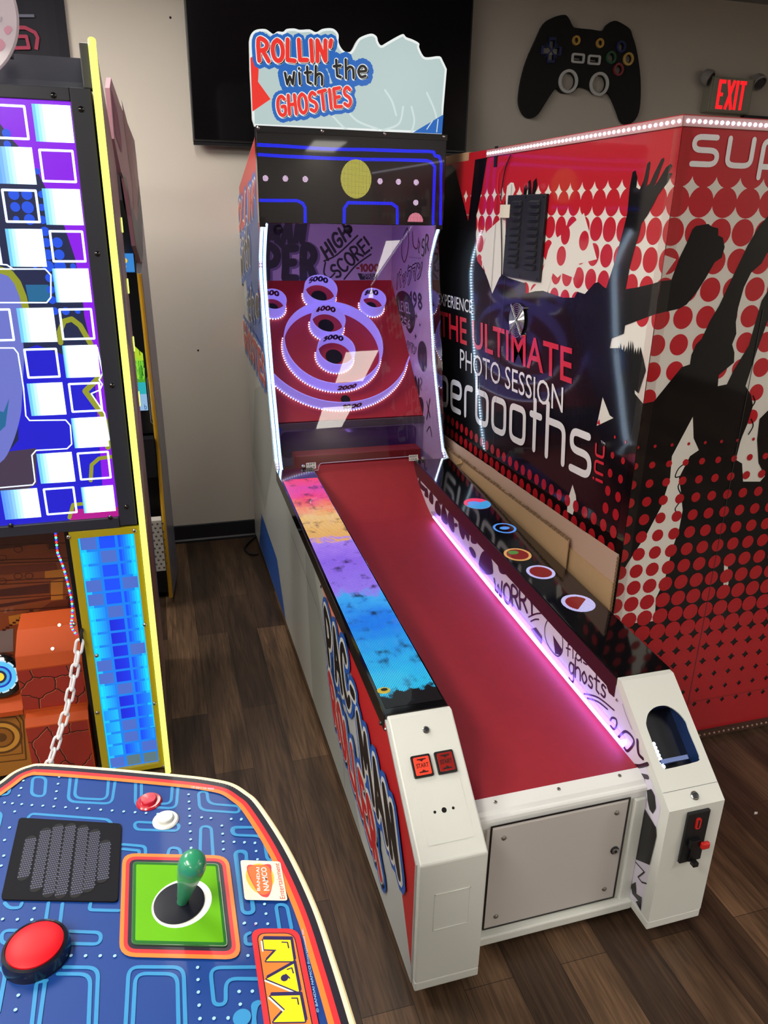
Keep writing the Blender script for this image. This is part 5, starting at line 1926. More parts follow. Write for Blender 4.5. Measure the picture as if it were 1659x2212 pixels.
# chrome fan guard
c = at(1116, 692, (BX - .008, 0, 0), (-1, 0, 0))
R_ = abs(at(1116, 655, (BX - .008, 0, 0), (-1, 0, 0)).z - c.z)
fg = MB()
for i in range(8):
    r = R_ * (.18 + .82 * i / 7)
    fg.tube([(BX - .008, c.y + r * math.cos(t * math.pi / 18), c.z + r * math.sin(t * math.pi / 18)) for t in range(36)], .0022, M_CHROME, n=6, closed=True)
for s in (1, -1):
    fg.tube([(BX - .0105, c.y - R_ * .80, c.z - s * R_ * .80), (BX - .0105, c.y + R_ * .80, c.z + s * R_ * .80)], .003, M_CHROME, n=8)
    for e in (1, -1):
        fg.cyl((BX - .012, c.y + e * R_ * .82, c.z + s * e * R_ * .82), (BX - .001, c.y + e * R_ * .82, c.z + s * e * R_ * .82), .006, M_CHROME, n=10)
fg.build('fan_guard', BT, 'round chrome wire fan guard')
MB().cyl((BX - .0034, c.y, c.z), (BX - .001, c.y, c.z), R_ * .95, M_HOLE, n=30).build('fan_hole', BT)
# loose wire and tape at the top
wp_ = [at(x, y, (BX - .006, 0, 0), (-1, 0, 0)) for x, y in ((1103, 335), (1090, 370), (1082, 430), (1083, 500), (1084, 560), (1083, 600))]
MB().tube(smooth_path(wp_, 5), .0022, mat('wire_dark', (30, 22, 24), .5), n=6).build('loose_wire', BT)
wp_ = [at(x, y, (BX - .007, 0, 0), (-1, 0, 0)) for x, y in ((1095, 348), (1078, 375), (1075, 410), (1083, 440))]
MB().tube(smooth_path(wp_, 5), .0018, mat('wire_red', (230, 40, 60), .4), n=6).build('red_wire', BT)
P = [at(x, y, (BX - .004, 0, 0), (-1, 0, 0)) for x, y in ((1068, 328), (1074, 328), (1074, 360), (1068, 360))]
MB().box((BX - .004, P[1].y, P[2].z), (BX - .0012, P[0].y, BZ1 + .006), M_BLACK).build('black_tape', BT)

# ---------------------------------------------------------------- cardboard between the machines
CB = root('cardboard_sheet', (.80, 1.3, 0), 'tall flattened brown cardboard sheet wedged between the alley game and photo booth', 'cardboard')
XC = .812


def wav(p, q, n, amp, seed, x, down):
    rs = random.Random(seed)
    out = []
    for i in range(n + 1):
        t = i / n
        v = Vector(p).lerp(Vector(q), t)
        v.z += rs.uniform(-amp, amp)
        out.append((x, v.y, v.z))
    return out + [(x, q[1], down), (x, p[1], down)]


pa = at(958, 946, (XC, 0, 0), (-1, 0, 0))
pb = at(1334, 1199, (XC, 0, 0), (-1, 0, 0))
MB().prism(wav((XC, 2.25, pa.z + .01), (XC, pb.y, pb.z), 40, .0012, 1, XC, .02), (.005, 0, 0), M_CARDP).build('back_sheet', CB)
pf = at(1329, 1290, (XC - .006, 0, 0), (-1, 0, 0))
MB().prism(wav((XC, 2.2, .70), (XC, pb.y - .002, pf.z + .035), 30, .001, 2, XC - .007, .02), (.005, 0, 0), M_CARD).build('front_sheet', CB)
pc0 = at(1000, 975, (XC - .02, 0, 0), (-1, 0, 0))
pc = at(1228, 1166, (XC - .02, 0, 0), (-1, 0, 0))
MB().prism(wav((XC, 2.1, pc.z - .012), (XC, pc.y, pc.z), 50, .004, 3, XC - .020, .02), (.004, 0, 0), M_CARD).build('torn_flap', CB, 'torn lower flap with ragged edge')
rs = random.Random(5)
eb = MB()
for i in range(40):
    t = i / 39
    y = pc.y + .002 + (2.0 - pc.y) * t
    eb.box((XC - .0225, y, pc.z - .012 * t - .004), (XC - .0145, y + .022, pc.z - .012 * t + .002 + rs.uniform(0, .004)), M_CARDE)
eb.build('ragged_edge', CB)
eb = MB()
for i in range(24):
    z = pb.z - .006 - i * .012
    eb.box((XC - .0005, pb.y - .003, z - .009), (XC + .0055, pb.y + .001, z), M_CARDE)
eb.build('corrugated_edge', CB)
p = at(988, 1002, (XC - .024, 0, 0), (-1, 0, 0))
MB().tube(smooth_path([(p.x, p.y, p.z - .03), (p.x - .004, p.y - .01, p.z), (p.x, p.y - .05, p.z + .02), (p.x + .004, p.y - .02, p.z + .03)], 5), .003, mat('twine', (190, 150, 96), .8), n=6).build('twine_tie', CB)

# ---------------------------------------------------------------- tall game with the glowing squares
TY = .943
TX1 = -.513
TXL = -1.30
TN = (0, -1, 0)


def tp(px, py, y=TY):
    return at(px, py, (0, y, 0), TN)


T = root('tower_game', (-.9, 1.35, 0), 'tall arcade machine with glowing blue squares and yellow neon edge', 'arcade machine')
M_TBLK = mat('tower_black', (44, 46, 58), .38)
zd0 = (tp(258, 1112).z + tp(0, 1142).z) / 2          # display bottom
zd1 = (tp(150, 217.5).z + tp(0, 212).z) / 2          # display top
xd1 = (tp(150, 217.5).x + tp(258, 1112).x) / 2       # display right edge
zbar = (tp(140, 1150).z + tp(300, 1135).z) / 2
xl0 = (tp(140, 1150).x + tp(228, 1665).x) / 2
xl1 = (tp(300, 1138).x + tp(348, 1655).x) / 2
zl0 = .05
# body
MB().box((TXL, TY + .40, .03), (TX1 - .014, 1.63, 1.80), M_BLACK).build('cabinet_body', T)
M_SIDEM = mat('tower_side_mauve', (150, 118, 112), .45, coat=.3)
sp = MB().xprism([(TY + .004, .03), (TY + .004, 2.036), (1.0, 2.03), (1.40, 1.92), (1.64, 1.82), (1.64, .03)], TX1 - .012, TX1, M_SIDEM).build('side_panel', T)
a = Art((TX1, 0, 0), (1, 0, 0), uhint=(0, 1, 0))
for poly, m_ in ((((1.0, 1.55), (1.06, 1.72), (1.10, 1.55)), mat('tower_print_slate', (84, 84, 104), .45)), (((1.10, 1.35), (1.2, 1.62), (1.26, 1.3)), MATS['tower_print_slate'] if 'tower_print_slate' in MATS else None),
                 (((1.05, .2), (1.5, .5), (1.4, .9), (1.1, .7)), mat('tower_print_rust', (126, 70, 52), .45)), (((1.3, 1.0), (1.5, 1.3), (1.6, 1.0)), mat('tower_print_rose', (150, 84, 110), .45)), (((1.5, .2), (1.62, .4), (1.62, .9), (1.55, .6)), mat('tower_print_blue', (66, 90, 150), .45))):
    a.poly(m_, a.w(*[(TX1, y, z) for y, z in poly]))
    a.layer(2e-5)
a.build('side_print', sp)
# frame round the display
fr = MB()
fr.box((xd1, TY, zbar + .004), (TX1 - .02, TY + .40, 1.945), M_TBLK)
fr.box((TXL, TY, zd1), (xd1 - .0005, TY + .10, 1.945), M_TBLK)
fr.box((TXL, TY - .004, zbar + .001), (xd1 - .0005, TY + .10, zd0), M_TBLK)
frame = fr.build('display_frame', T, 'dark frame round the glowing display', bevel=.002)
for px, py in ((115, 206), (175, 236), (210, 548), (242, 833), (273, 1095), (238, 1117), (24, 1134)):
    c = tp(px, py)
    c.y = TY - (.004 if py > 1110 and px < 250 else 0)
    MB().lathe([(.007, 0), (.0062, .003), (.003, .005)], c, TN, M_BLACKG, n=12).build('bolt', frame, smooth=True)
# hood and post on top
zh0, zh1 = 1.948, 2.012
hd = MB().xprism([(TY + .012, 1.9455), (TY + .02, zh0 + .01), (TY + .05, zh1), (1.02, zh1 + .004), (1.02, 1.9455)], TXL, -.548, M_TBLK).build('top_hood', T)
MB().box((-.5475, TY + .004, 1.9455), (TX1 - .014, TY + .06, 2.036), mat('post_grey', (74, 74, 76), .4)).build('top_post', T, bevel=.002)
# neon edge
nx = TX1 - .006
MB().tube([(nx, TY - .006, .012)] + [(nx, TY - .006, .1 + i * .24) for i in range(8)] + [(nx, TY - .006, 2.03), (nx, TY + .004, 2.042)], .0090, glow('neon_yellow', (244, 255, 116), 1.35), n=12).build('neon_edge', T, 'glowing yellow neon edge from floor to top')
for i in range(9):
    z = 1.62 - i * .19
    MB().box((TX1 - .001, 1.60, z), (TX1 + .003, 1.64, z + .045), MATS['neon_yellow']).build('edge_light', T) if i < 4 else None
# display picture
a = Art((0, TY + .006, 0), TN, off=0)
G_NAVY = glow('screen_navy', (22, 40, 96), .55)
G_PUR = glow('screen_purple', (140, 0, 236), 1.0)
G_BLU = glow('screen_blue', (10, 10, 214), .95)
G_LAV = glow('screen_lavender', (120, 130, 226), .8)
G_LIME = glow('screen_lime', (170, 176, 40), .75)
G_OUT = glow('screen_outline', (200, 222, 255), 2.6)
G_DOT = glow('screen_dot_blue', (20, 84, 236), .95)
G_TEAL = glow('screen_teal', (30, 130, 190), .6)
G_BRN = glow('screen_brown', (96, 74, 110), .45)
G_MAG = glow('screen_magenta', (190, 0, 150), .9)
NSQ = 8
RW = [((116, 206, 250), 1.05), ((190, 240, 255), 1.6), ((228, 250, 255), 2.3), ((240, 252, 255), 2.6)]
RB = [((86, 150, 255), 1.1), ((120, 180, 255), 1.2), ((170, 225, 255), 1.5), ((225, 248, 255), 2.2)]


def ramp_mats(nm, R):
    out = []
    for i in range(NSQ):
        t = i / (NSQ - 1) * 3
        k = min(2, int(t))
        f = t - k
        out.append(glow('%s_%d' % (nm, i), mixc(R[k][0], R[k + 1][0], f), R[k][1] + (R[k + 1][1] - R[k][1]) * f))
    return out


WS = ramp_mats('square_white', RW)
WB = ramp_mats('square_blue', RB)
dq = a.w((TXL, 0, zd0 - .0), (xd1, 0, zd0), (xd1, 0, zd1), (TXL, 0, zd1))
a.clip = dq
a.poly(G_NAVY, dq).layer()
a.pxpoly(G_PUR, (-200, 200), (160, 215), (262, 1115), (226, 1115), (200, 760), (182, 682), (179, 652), (162, 557), (138, 486), (98, 405), (81, 371), (44, 320), (25, 300), (0, 267), (-200, 230))
a.pxpoly(G_BLU, (36, 760), (80, 745), (200, 790), (226, 1115), (250, 1118), (160, 1135), (-10, 1145), (-10, 1010), (40, 950))
a.pxpoly(G_BRN, (-60, 980), (20, 975), (78, 968), (80, 1045), (60, 1056), (-60, 1065))
a.pxpoly(G_TEAL, (55, 615), (105, 615), (108, 650), (62, 652))
a.pxpoly(G_MAG, (160, 1100), (256, 1095), (260, 1116), (150, 1125))
# pale rounded figure at the left
a.poly(G_LAV, [p[:2] for p in smooth_path([q + (0,) for q in a.px((-60, 570), (0, 585), (30, 600), (48, 650), (44, 700), (52, 760), (48, 850), (44, 900), (26, 960), (0, 1000), (-60, 1020))], 4, closed=True)]).layer()
a.pxpoly(G_TEAL, (-30, 880), (8, 890), (20, 860), (12, 920), (-30, 960))
a.stroke(G_LIME, a.px((-40, 580), (0, 583), (22, 590), (38, 610), (50, 640), (56, 668)), .016, n=10)
a.stroke(G_LIME, a.px((131, 740), (129, 716), (138, 694), (155, 689), (173, 703), (196, 743)), .013, n=10)
a.stroke(G_LIME, a.px((214, 815), (184, 845), (219, 892), (236, 930), (233, 966)), .014, n=10)
a.stroke(G_LIME, a.px((196, 1038), (198, 1004), (214, 990), (243, 986)), .010, n=10)
a.stroke(G_LIME, a.px((150, 1118), (158, 1090), (200, 1086)), .010, n=10)
a.layer()
rs = random.Random(3)
for x, y, r in ((14, 288, 7), (16, 312, 6), (30, 420, 9), (58, 420, 9), (33, 447, 8), (60, 448, 10), (35, 473, 5), (64, 474, 9), (90, 420, 6), (90, 448, 6), (92, 475, 7), (97, 500, 8), (100, 524, 8), (104, 550, 9), (124, 524, 9), (128, 550, 9), (104, 575, 10), (130, 575, 10), (158, 575, 5), (76, 575, 4), (108, 600, 8), (110, 626, 7), (113, 648, 7), (118, 672, 7), (142, 672, 7), (168, 672, 5), (80, 370, 5)):
    a.dot(G_DOT, a.px((x, y))[0], r * .00135, n=14)
a.layer()
OUTS = [((-20, 223), (56, 224.5), (66, 304), (-13, 302)), ((81, 321), (160, 321), (168, 396.6), (90.5, 395.6)), ((2, 407), (81, 407), (89.5, 483), (10, 483)), ((103, 496), (182, 496), (187.5, 569), (113, 567.5)),
        ((125, 665), (201, 664), (206.6, 734.6), (133, 736)), ((49, 751.5), (125, 750), (132, 816.6), (58, 819)), ((145, 826), (216, 824), (225.5, 890), (153.6, 892)), ((164, 976), (236, 972.6), (243, 1035), (172, 1038)),
        ((91, 1053), (162, 1050), (169, 1109), (99.6, 1114)), ((-40, 665), (25, 665), (33, 738), (-34, 739)), ((-80, 494), (-3, 494), (6, 572), (-70, 574))]
FILL = [((67.5, 224.5), (153.6, 228), (158.7, 309), (79, 305.5)), ((-20, 317), (69, 317), (79, 397), (-10, 398)), ((91, 408), (172, 408), (181, 486), (100, 486)), ((12, 494.5), (91, 494.5), (101, 575), (22, 577)),
        ((113, 581), (191, 579), (198.5, 652), (121.5, 653.6)), ((35, 665), (115, 665), (124, 738), (46.6, 739.7)), ((135, 746), (209, 745), (217, 814), (142, 815.6)), ((58, 828), (135, 826), (143.5, 895), (68, 898)),
        ((154, 903), (228, 900), (236, 964), (161, 967.5)), ((79, 979), (155, 977), (163, 1040), (88, 1044)), ((175.5, 1052), (241, 1048), (253, 1102), (181, 1109)), ((3, 1058), (81, 1055), (88.5, 1116), (10, 1122.6))]

for r_ in range(11):
    for c_ in range(1, 4):
        cx_, cy_ = 110 - 92 * c_ - (0 if c_ > 1 else 0) - 20 + r_ * 9, 268 + r_ * 84
        if cx_ > -70:
            continue
        qd = ((cx_ - 40, cy_ - 40), (cx_ + 40, cy_ - 40), (cx_ + 46, cy_ + 38), (cx_ - 34, cy_ + 38))
        (FILL if (r_ + c_) % 2 else OUTS).append(qd)


def rect_of(q):
    p = a.px(*q)
    return (p[0][0] + p[3][0]) / 2, (p[1][0] + p[2][0]) / 2, (p[2][1] + p[3][1]) / 2, (p[0][1] + p[1][1]) / 2


for q in OUTS:
    x0, x1, z0, z1 = rect_of(q)
    a.stroke(G_OUT, [(x0 + .004, z0 + .004), (x1 - .004, z0 + .004), (x1 - .004, z1 - .004), (x0 + .004, z1 - .004)], .0052, closed=True, n=6)
a.layer()
for ps in (((-20, 581), (98, 581), (110, 594), (110, 642), (101, 653.6), (-20, 653.6)), ((-20, 751.5), (30, 751.5), (39, 763), (51, 837.5), (56, 898), (64, 908), (142, 907), (152, 918.6), (155, 959), (145, 969), (78, 972.6), (69, 983), (76, 1040), (71, 1047), (-20, 1055)),
           ((-20, 569), (15, 572), (30, 582)), ((210, 750), (222, 806), (214, 820), (221, 830), (216, 842), (197, 850), (226, 893), (236, 950))):
    a.stroke(G_OUT, a.px(*ps), .003, n=6)
a.layer()
for k, q in enumerate(FILL):
    x0, x1, z0, z1 = rect_of(q)
    pal = WB if k in (1, 11) else WS
    e_ = .62 if k not in (4, 6, 8, 10) else .25
    for i in range(NSQ):
        f0 = e_ * i / (NSQ - 1)
        f1 = e_ * (i + 1) / (NSQ - 1) if i < NSQ - 1 else 1.0
        a.poly(pal[i], [(x0 + (x1 - x0) * f0, z0), (x0 + (x1 - x0) * f1, z0), (x0 + (x1 - x0) * f1, z1), (x0 + (x1 - x0) * f0, z1)])
    a.layer(2e-5)
MB().box((TXL, TY + .008, zd0 - .002), (xd1 - .0005, TY + .02, zd1 + .002), M_BLACK).build('display_back', frame)
a.build('glowing_display', T, 'glowing display of white and outlined squares over purple and blue')
# right lower column: yellow frame round blue lights
M_YF = mat('yellow_olive_frame', (176, 158, 24), .35, coat=.3)
xi0 = (tp(158.6, 1165).x + tp(244.7, 1660).x) / 2
xi1 = (tp(285, 1153).x + tp(347.7, 1652.5).x) / 2
zi1 = (tp(158.6, 1165).z + tp(285, 1153).z) / 2
zi0 = (tp(244.7, 1660).z + tp(347.7, 1652.5).z) / 2
outer = [(xl0, TY, zl0 - .02), (TX1 - .016, TY, zl0 - .02), (TX1 - .016, TY, zbar - .001), (xl0, TY, zbar - .001)]
innr = [(xi0, TY, zi0), (xi1, TY, zi0), (xi1, TY, zi1), (xi0, TY, zi1)]
yf = MB().prism(outer, (0, .012, 0), M_YF, holes=[innr]).build('yellow_frame', T, 'olive yellow metal frame round the blue light column', bevel=.001)
MB().box((xl0 + .002, TY + .0125, .03), (TX1 - .016, TY + .40, zbar - .002), M_BLACK).build('lower_column', T)
for px, py in ((148, 1160), (291, 1146), (160, 1348), (313, 1349), (334, 1519), (210, 1539), (354, 1655), (209, 1416)):
    c = tp(px, py)
    MB().lathe([(.0062, 0), (.0056, .003), (.003, .005)], c, TN, M_STEEL, n=12).build('bolt', yf, smooth=True)
a = Art((0, TY + .011, 0), TN, off=0)
G_GAP = glow('light_gap', (0, 130, 245), 1.0)
G_GAPC = glow('light_gap_cyan', (0, 200, 255), 1.0)
iq = a.w(*innr)
a.poly(G_GAP, iq).layer()
W3, Hh = (xi1 - xi0) / 3, (zi1 - zi0) / 18
a.poly(G_GAPC, [(xi0, zi0), (xi0 + W3 * .35, zi0), (xi0 + W3 * .35, zi1), (xi0, zi1)]).layer()
a.poly(G_GAPC, [(xi1, zi0 + Hh * 3), (xi1 - W3 * .3, zi0 + Hh * 3), (xi1 - W3 * .3, zi1), (xi1, zi1)]).layer()
GREY = {(0, 0), (1, 1), (3, 0), (3, 2), (4, 0), (5, 1), (8, 2), (9, 0), (10, 0), (11, 1), (14, 1), (15, 1), (16, 2)}
for r in range(18):
    for cc in range(3):
        x0, x1 = xi0 + W3 * cc + W3 * .08, xi0 + W3 * (cc + 1) - W3 * .08
        z1 = zi1 - Hh * r - Hh * .09
        z0 = z1 - Hh * .82
        C_, A_, B_, D_ = (0, 226, 255), (10, 150, 255), (0, 76, 255), (0, 30, 226)
        if r == 17:
            k0, k1 = ((74, 110, 205),) * 2 if cc == 0 else ((90, 120, 130),) * 2
        elif (r, cc) in GREY:
            k0, k1 = ((74, 110, 205),) * 2
        elif cc == 0:
            k0, k1 = (C_, A_) if r < 13 else (A_, mixc(A_, C_, .6))
        elif cc == 1:
            k0, k1 = (B_, B_) if r < 6 else (D_, mixc(D_, B_, .5))
            if r == 16:
                k0, k1 = B_, A_
        else:
            k0, k1 = (B_, C_) if r < 12 else (B_, A_)
        n_ = 1 if k0 == k1 else 6
        for i in range(n_):
            t = i / max(1, n_ - 1)
            col = tuple(int(v) for v in mixc(k0, k1, t))
            a.poly(glow('light_%d_%d_%d' % col, col, 1.0), [(x0 + (x1 - x0) * i / n_, z0), (x0 + (x1 - x0) * (i + 1) / n_, z0), (x0 + (x1 - x0) * (i + 1) / n_, z1), (x0 + (x1 - x0) * i / n_, z1)])
        a.off += 1e-5
a.build('blue_light_column', T, 'column of glowing blue and cyan light squares')
# recessed temple scene
YR = 1.22
M_T1 = mat('temple_print_orange', (128, 64, 34), .4, coat=.4)
M_T2 = mat('temple_print_dark', (66, 26, 20), .4, coat=.4)
M_T3 = mat('temple_print_gold', (176, 112, 40), .4, coat=.4)
M_T4 = mat('temple_print_brown', (100, 44, 28), .4, coat=.4)
rb = MB().box((TXL, YR, .03), (xl0 - .001, YR + .02, zbar - .002), M_T1).build('scene_panel', T)
a = Art((0, YR, 0), TN)
rx = a.w((TXL, 0, .05), (xl0 - .002, 0, .05), (xl0 - .002, 0, zbar - .004), (TXL, 0, zbar - .004))
a.clip = rx


def cT(x, y):
    return (x / 3.815, 1100 + y / 3.815)


for m_, ps in ((M_T2, ((0, 220), (460, 190), (470, 260), (0, 330))), (M_T4, ((0, 470), (460, 440), (480, 500), (0, 540))), (M_T2, ((0, 660), (410, 610), (410, 690), (0, 720))), (M_T2, ((0, 780), (420, 720), (420, 740), (0, 810))),
               (M_T3, ((370, 510), (540, 490), (545, 560), (370, 570))), (M_T3, ((420, 590), (520, 570), (520, 740), (420, 750))), (M_T2, ((540, 720), (590, 700), (600, 960), (560, 960), (560, 800))), (M_T4, ((250, 880), (420, 760), (560, 740), (560, 960), (150, 1000))),
               (M_T3, ((70, 880), (240, 850), (210, 930), (80, 960))), (mat('temple_print_grey', (120, 110, 108), .4), ((0, 1000), (110, 980), (110, 1170), (0, 1180))), (M_T2, ((400, 250), (470, 250), (470, 320), (400, 330)))):
    a.pxpoly(m_, *[cT(*p) for p in ps])
for y0, y1 in ((300, 275), (420, 400), (445, 425), (590, 560), (620, 590), (740, 700), (840, 800)):
    a.stroke(M_T2, a.px(cT(-40, y0), cT(560, y1)), .003, rnd=False)
for x, y in ((20, 590), (150, 550), (240, 548), (420, 295), (20, 400), (150, 330)):
    c = a.px(cT(x, y))[0]
    a.stroke(M_T2, [(c[0] + .012 * math.cos(t * .7), c[1] + .010 * math.sin(t * .7)) for t in range(9)], .002, closed=True, n=6)
for i in range(9):
    a.pxpoly(M_T2, cT(20 + i * 28, 1000 - i * 20), cT(48 + i * 28, 1000 - i * 20), cT(48 + i * 28, 985 - i * 20), cT(20 + i * 28, 985 - i * 20))
a.layer()
a.build('temple_print', rb, 'printed brown temple wall scene')
sw = MB().box((xl0 - .018, TY + .05, .03), (xl0 - .0015, YR - .001, zbar - .002), M_BLACK).build('inner_side', T)
# rgb led string down the inner edge
cols = [glow('rgb_red', (255, 40, 40), 2.2), glow('rgb_green', (90, 255, 170), 2.2), glow('rgb_blue', (50, 60, 255), 2.2)]
ls = MB()
pth = smooth_path([at(*cT(*p), (0, TY + .02, 0), TN) for p in ((462, 172), (470, 250), (482, 355), (500, 400), (530, 480), (553, 560), (575, 650), (595, 740), (603, 830), (600, 900), (592, 945), (605, 985), (635, 1028))], 5)
ls.tube(pth, .0018, M_BLACK, n=6)
for i, p in enumerate(pth):
    ls.ball((p.x - .002, p.y - .002, p.z), .0036, cols[i % 3], n=5)
ls.build('led_string', T, 'string of tiny red green and blue leds')
# orange stepped block with cracked stone print
M_OR = mat('orange_metal', (176, 72, 28), .6, spec=.2)
M_STONE = mat('stone_print_red', (150, 40, 28), .4, coat=.35)
M_CRK = mat('stone_crack_dark', (34, 14, 14), .5)
M_CRL = mat('stone_crack_light', (216, 130, 90), .5)
y1 = 1.00
P = lambda x, y, yy: at(*cT(x, y), (0, yy, 0), TN)
xa0, xa1 = P(130, 1310, y1).x, xl0 - .020
za1 = P(420, 1290, y1).z
za0 = P(470, 1690, y1).z
zt_ = P(380, 970, y1 + .10).z
ztf = P(400, 1190, y1 + .01).z
bl_ = MB()
bl_.xprism([(y1, .03), (y1, za1 + .0), (y1 + .015, ztf), (y1 + .10, zt_), (y1 + .19, zt_ + .01), (y1 + .19, .03)], xa0, xa1, M_OR)
blk = bl_.build('step_block', T, 'orange metal stepped block printed with cracked red stones', bevel=.002)
y2 = .955
xb0 = P(205, 1790, y2).x
zb1 = P(460, 1720, y2).z
MB().xprism([(y2, .03), (y2, zb1 - .02), (y2 + .018, zb1), (y1 - .001, zb1 + .004), (y1 - .001, .03)], xb0, xa1, M_OR).build('lower_step', blk, bevel=.002)


def stones(yy, x0, x1, z0, z1, seed):
    a = Art((0, yy, 0), TN)
    rs = random.Random(seed)
    q = [(x0, z0), (x1, z0), (x1, z1), (x0, z1)]
    a.clip = q
    a.poly(M_STONE, q).layer()
    cw, chh = (x1 - x0) / 1.9, (z1 - z0) / 1.7
    jit = {}

    def vert(x, z):
        k = (round(x / cw * 6), round(z / chh * 6))
        if k not in jit:
            jit[k] = (x0 + x + rs.uniform(-.2, .2) * cw, z0 + z + rs.uniform(-.2, .2) * chh)
        return k
    edges = set()
    for jj in range(-1, 4):
        for ii in range(-1, 4):
            hx, hz = (ii + .5 * (jj % 2)) * cw, jj * chh * .9
            ring_ = [vert(hx + dx * cw, hz + dz * chh * .9) for dx, dz in ((-.5, -1 / 3), (0, -2 / 3), (.5, -1 / 3), (.5, 1 / 3), (0, 2 / 3), (-.5, 1 / 3))]
            for k in range(6):
                edges.add(tuple(sorted((ring_[k - 1], ring_[k]))))
    seg = [(jit[e[0]], jit[e[1]]) for e in sorted(edges)]

    def jag(p, q):
        out = [p]
        for k in range(1, 6):
            t = k / 6
            out.append((p[0] + (q[0] - p[0]) * t + rs.uniform(-.003, .003), p[1] + (q[1] - p[1]) * t + rs.uniform(-.003, .003)))
        return out + [q]
    segs = [jag(*s_) for s_ in seg]
    for s_ in segs:
        a.stroke(M_CRL, [(p[0] + .0014, p[1] - .0016) for p in s_], .0034, n=6)
    a.layer()
    for s_ in segs:
        a.stroke(M_CRK, s_, .0030, n=6)
    return a


stones(y1, xa0 + .002, xa1 - .004, zb1 + .012, za1 - .004, 2).build('stone_print', blk)
stones(y2, xb0 + .002, xa1 - .004, .05, zb1 - .024, 4).build('stone_print', blk)
for px, py, yy in ((331 / 3.815 + 27, 1100 + 1150 / 3.815, y1), (490 / 3.815, 1100 + 955 / 3.815, y1 + .1)):
    c = at(px, py, (0, yy, 0), TN)
    MB().lathe([(.006, 0), (.005, .003)], c, (0, -.8, .6), M_STEEL, n=10).build('bolt', blk)
# gold medallion wall and round dial at the far left
y3 = 1.03
mw = MB().box((TXL, y3, .03), (xa0 - .001, y3 + .16, P(90, 1660, y3).z), mat('gold_print', (166, 110, 36), .38, coat=.4)).build('medallion_wall', T, 'gold printed wall with a round medallion')
a = Art((0, y3, 0), TN)
M_GD = mat('gold_print_dark', (96, 60, 22), .4)
M_GL = mat('gold_print_light', (206, 150, 60), .4)
c = a.px(cT(10, 1880))[0]
for r, m_ in ((.060, M_GD), (.052, M_GL), (.038, M_GD), (.032, mat('gold_print_mid', (150, 96, 34), .4)), (.016, M_GD)):
    a.dot(m_, c, r, n=32).layer()
a.stroke(M_GD, a.px(cT(-60, 1690), cT(150, 1680), cT(190, 1740), cT(215, 2060), cT(-60, 2090)), .004, n=6)
a.stroke(M_GD, a.px(cT(-60, 1720), cT(130, 1710), cT(165, 1760), cT(185, 2010), cT(-60, 2040)), .003, n=6)
a.build('medallion_print', mw)
sh = MB().xprism([(y3 - .03, P(90, 1660, y3).z + .001), (y3 - .03, P(90, 1650, y3).z + .012), (y3 + .12, P(90, 1500, y3).z + .02), (y3 + .16, P(90, 1500, y3).z + .02), (y3 + .16, P(90, 1660, y3).z + .001)], TXL, xa0 - .002, M_OR)
sho = sh.build('sloped_shelf', T, 'orange sloped shelf with a round glowing dial')
c = P(0, 1390, y3 + .02)
dl = MB().lathe([(.068, 0), (.068, .02), (.060, .024)], (c.x, y3 + .04, c.z), (0, -1, .25), M_BLACKG, n=40).build('dial', sho, smooth=True)
nrm = Vector((0, -1, .25)).normalized()
a = Art(Vector((c.x, y3 + .04, c.z)) + nrm * .0242, nrm)
for r, m_ in ((.052, glow('dial_white', (210, 240, 255), .9)), (.047, glow('dial_cyan', (90, 200, 250), 1.0)), (.034, glow('dial_blue', (20, 50, 190), .9)), (.028, glow('dial_cyan_in', (60, 180, 240), .9)), (.020, glow('dial_navy', (20, 26, 90), .7)), (.013, glow('dial_yellow', (250, 220, 60), 1.0))):
    a.dot(m_, (0, 0), r, n=36).layer()
for i in range(12):
    t = i * math.pi / 6
    a.poly(glow('dial_dark_notch', (8, 14, 24), .4), [(.053 * math.cos(t - .1), .053 * math.sin(t - .1)), (.053 * math.cos(t + .1), .053 * math.sin(t + .1)), (.046 * math.cos(t), .046 * math.sin(t))])
a.build('dial_print', dl)
# round topper
c = tp(-119, 15, TY - .03)
r = (tp(37, 15, TY - .03) - c).length
M_TOP = mat('topper_white', (222, 208, 222), .4, coat=.3)
tpz = MB().lathe([(r - .004, 0), (r, .003), (r, .009), (r - .004, .012)], (c.x, TY - .02, c.z), TN, M_TOP, n=64).build('round_topper', T, 'large round pale pink topper sign')
a = Art((0, TY - .032, 0), TN)
M_TPK = mat('topper_pink', (226, 158, 186), .4)
for ps in (((60, 470), (130, 410), (200, 460), (120, 560)), ((-40, 640), (20, 620), (90, 720), (0, 830), (-60, 800)), ((10, 270), (40, 280), (30, 350), (0, 350))):
    a.poly(M_TPK if ps[0][1] != 270 else mat('topper_grey', (190, 178, 196), .4), [p[:2] for p in smooth_path([q + (0,) for q in a.px(*[cM(*p) for p in ps])], 3, closed=True)])
    a.layer()
a.build('topper_print', tpz)
for dx in (-.12, .10):
    MB().box((c.x + dx - .015, TY - .0195, c.z - r + .06), (c.x + dx + .015, TY + .02, zh1 + .01), M_TBLK).build('topper_bracket', T)

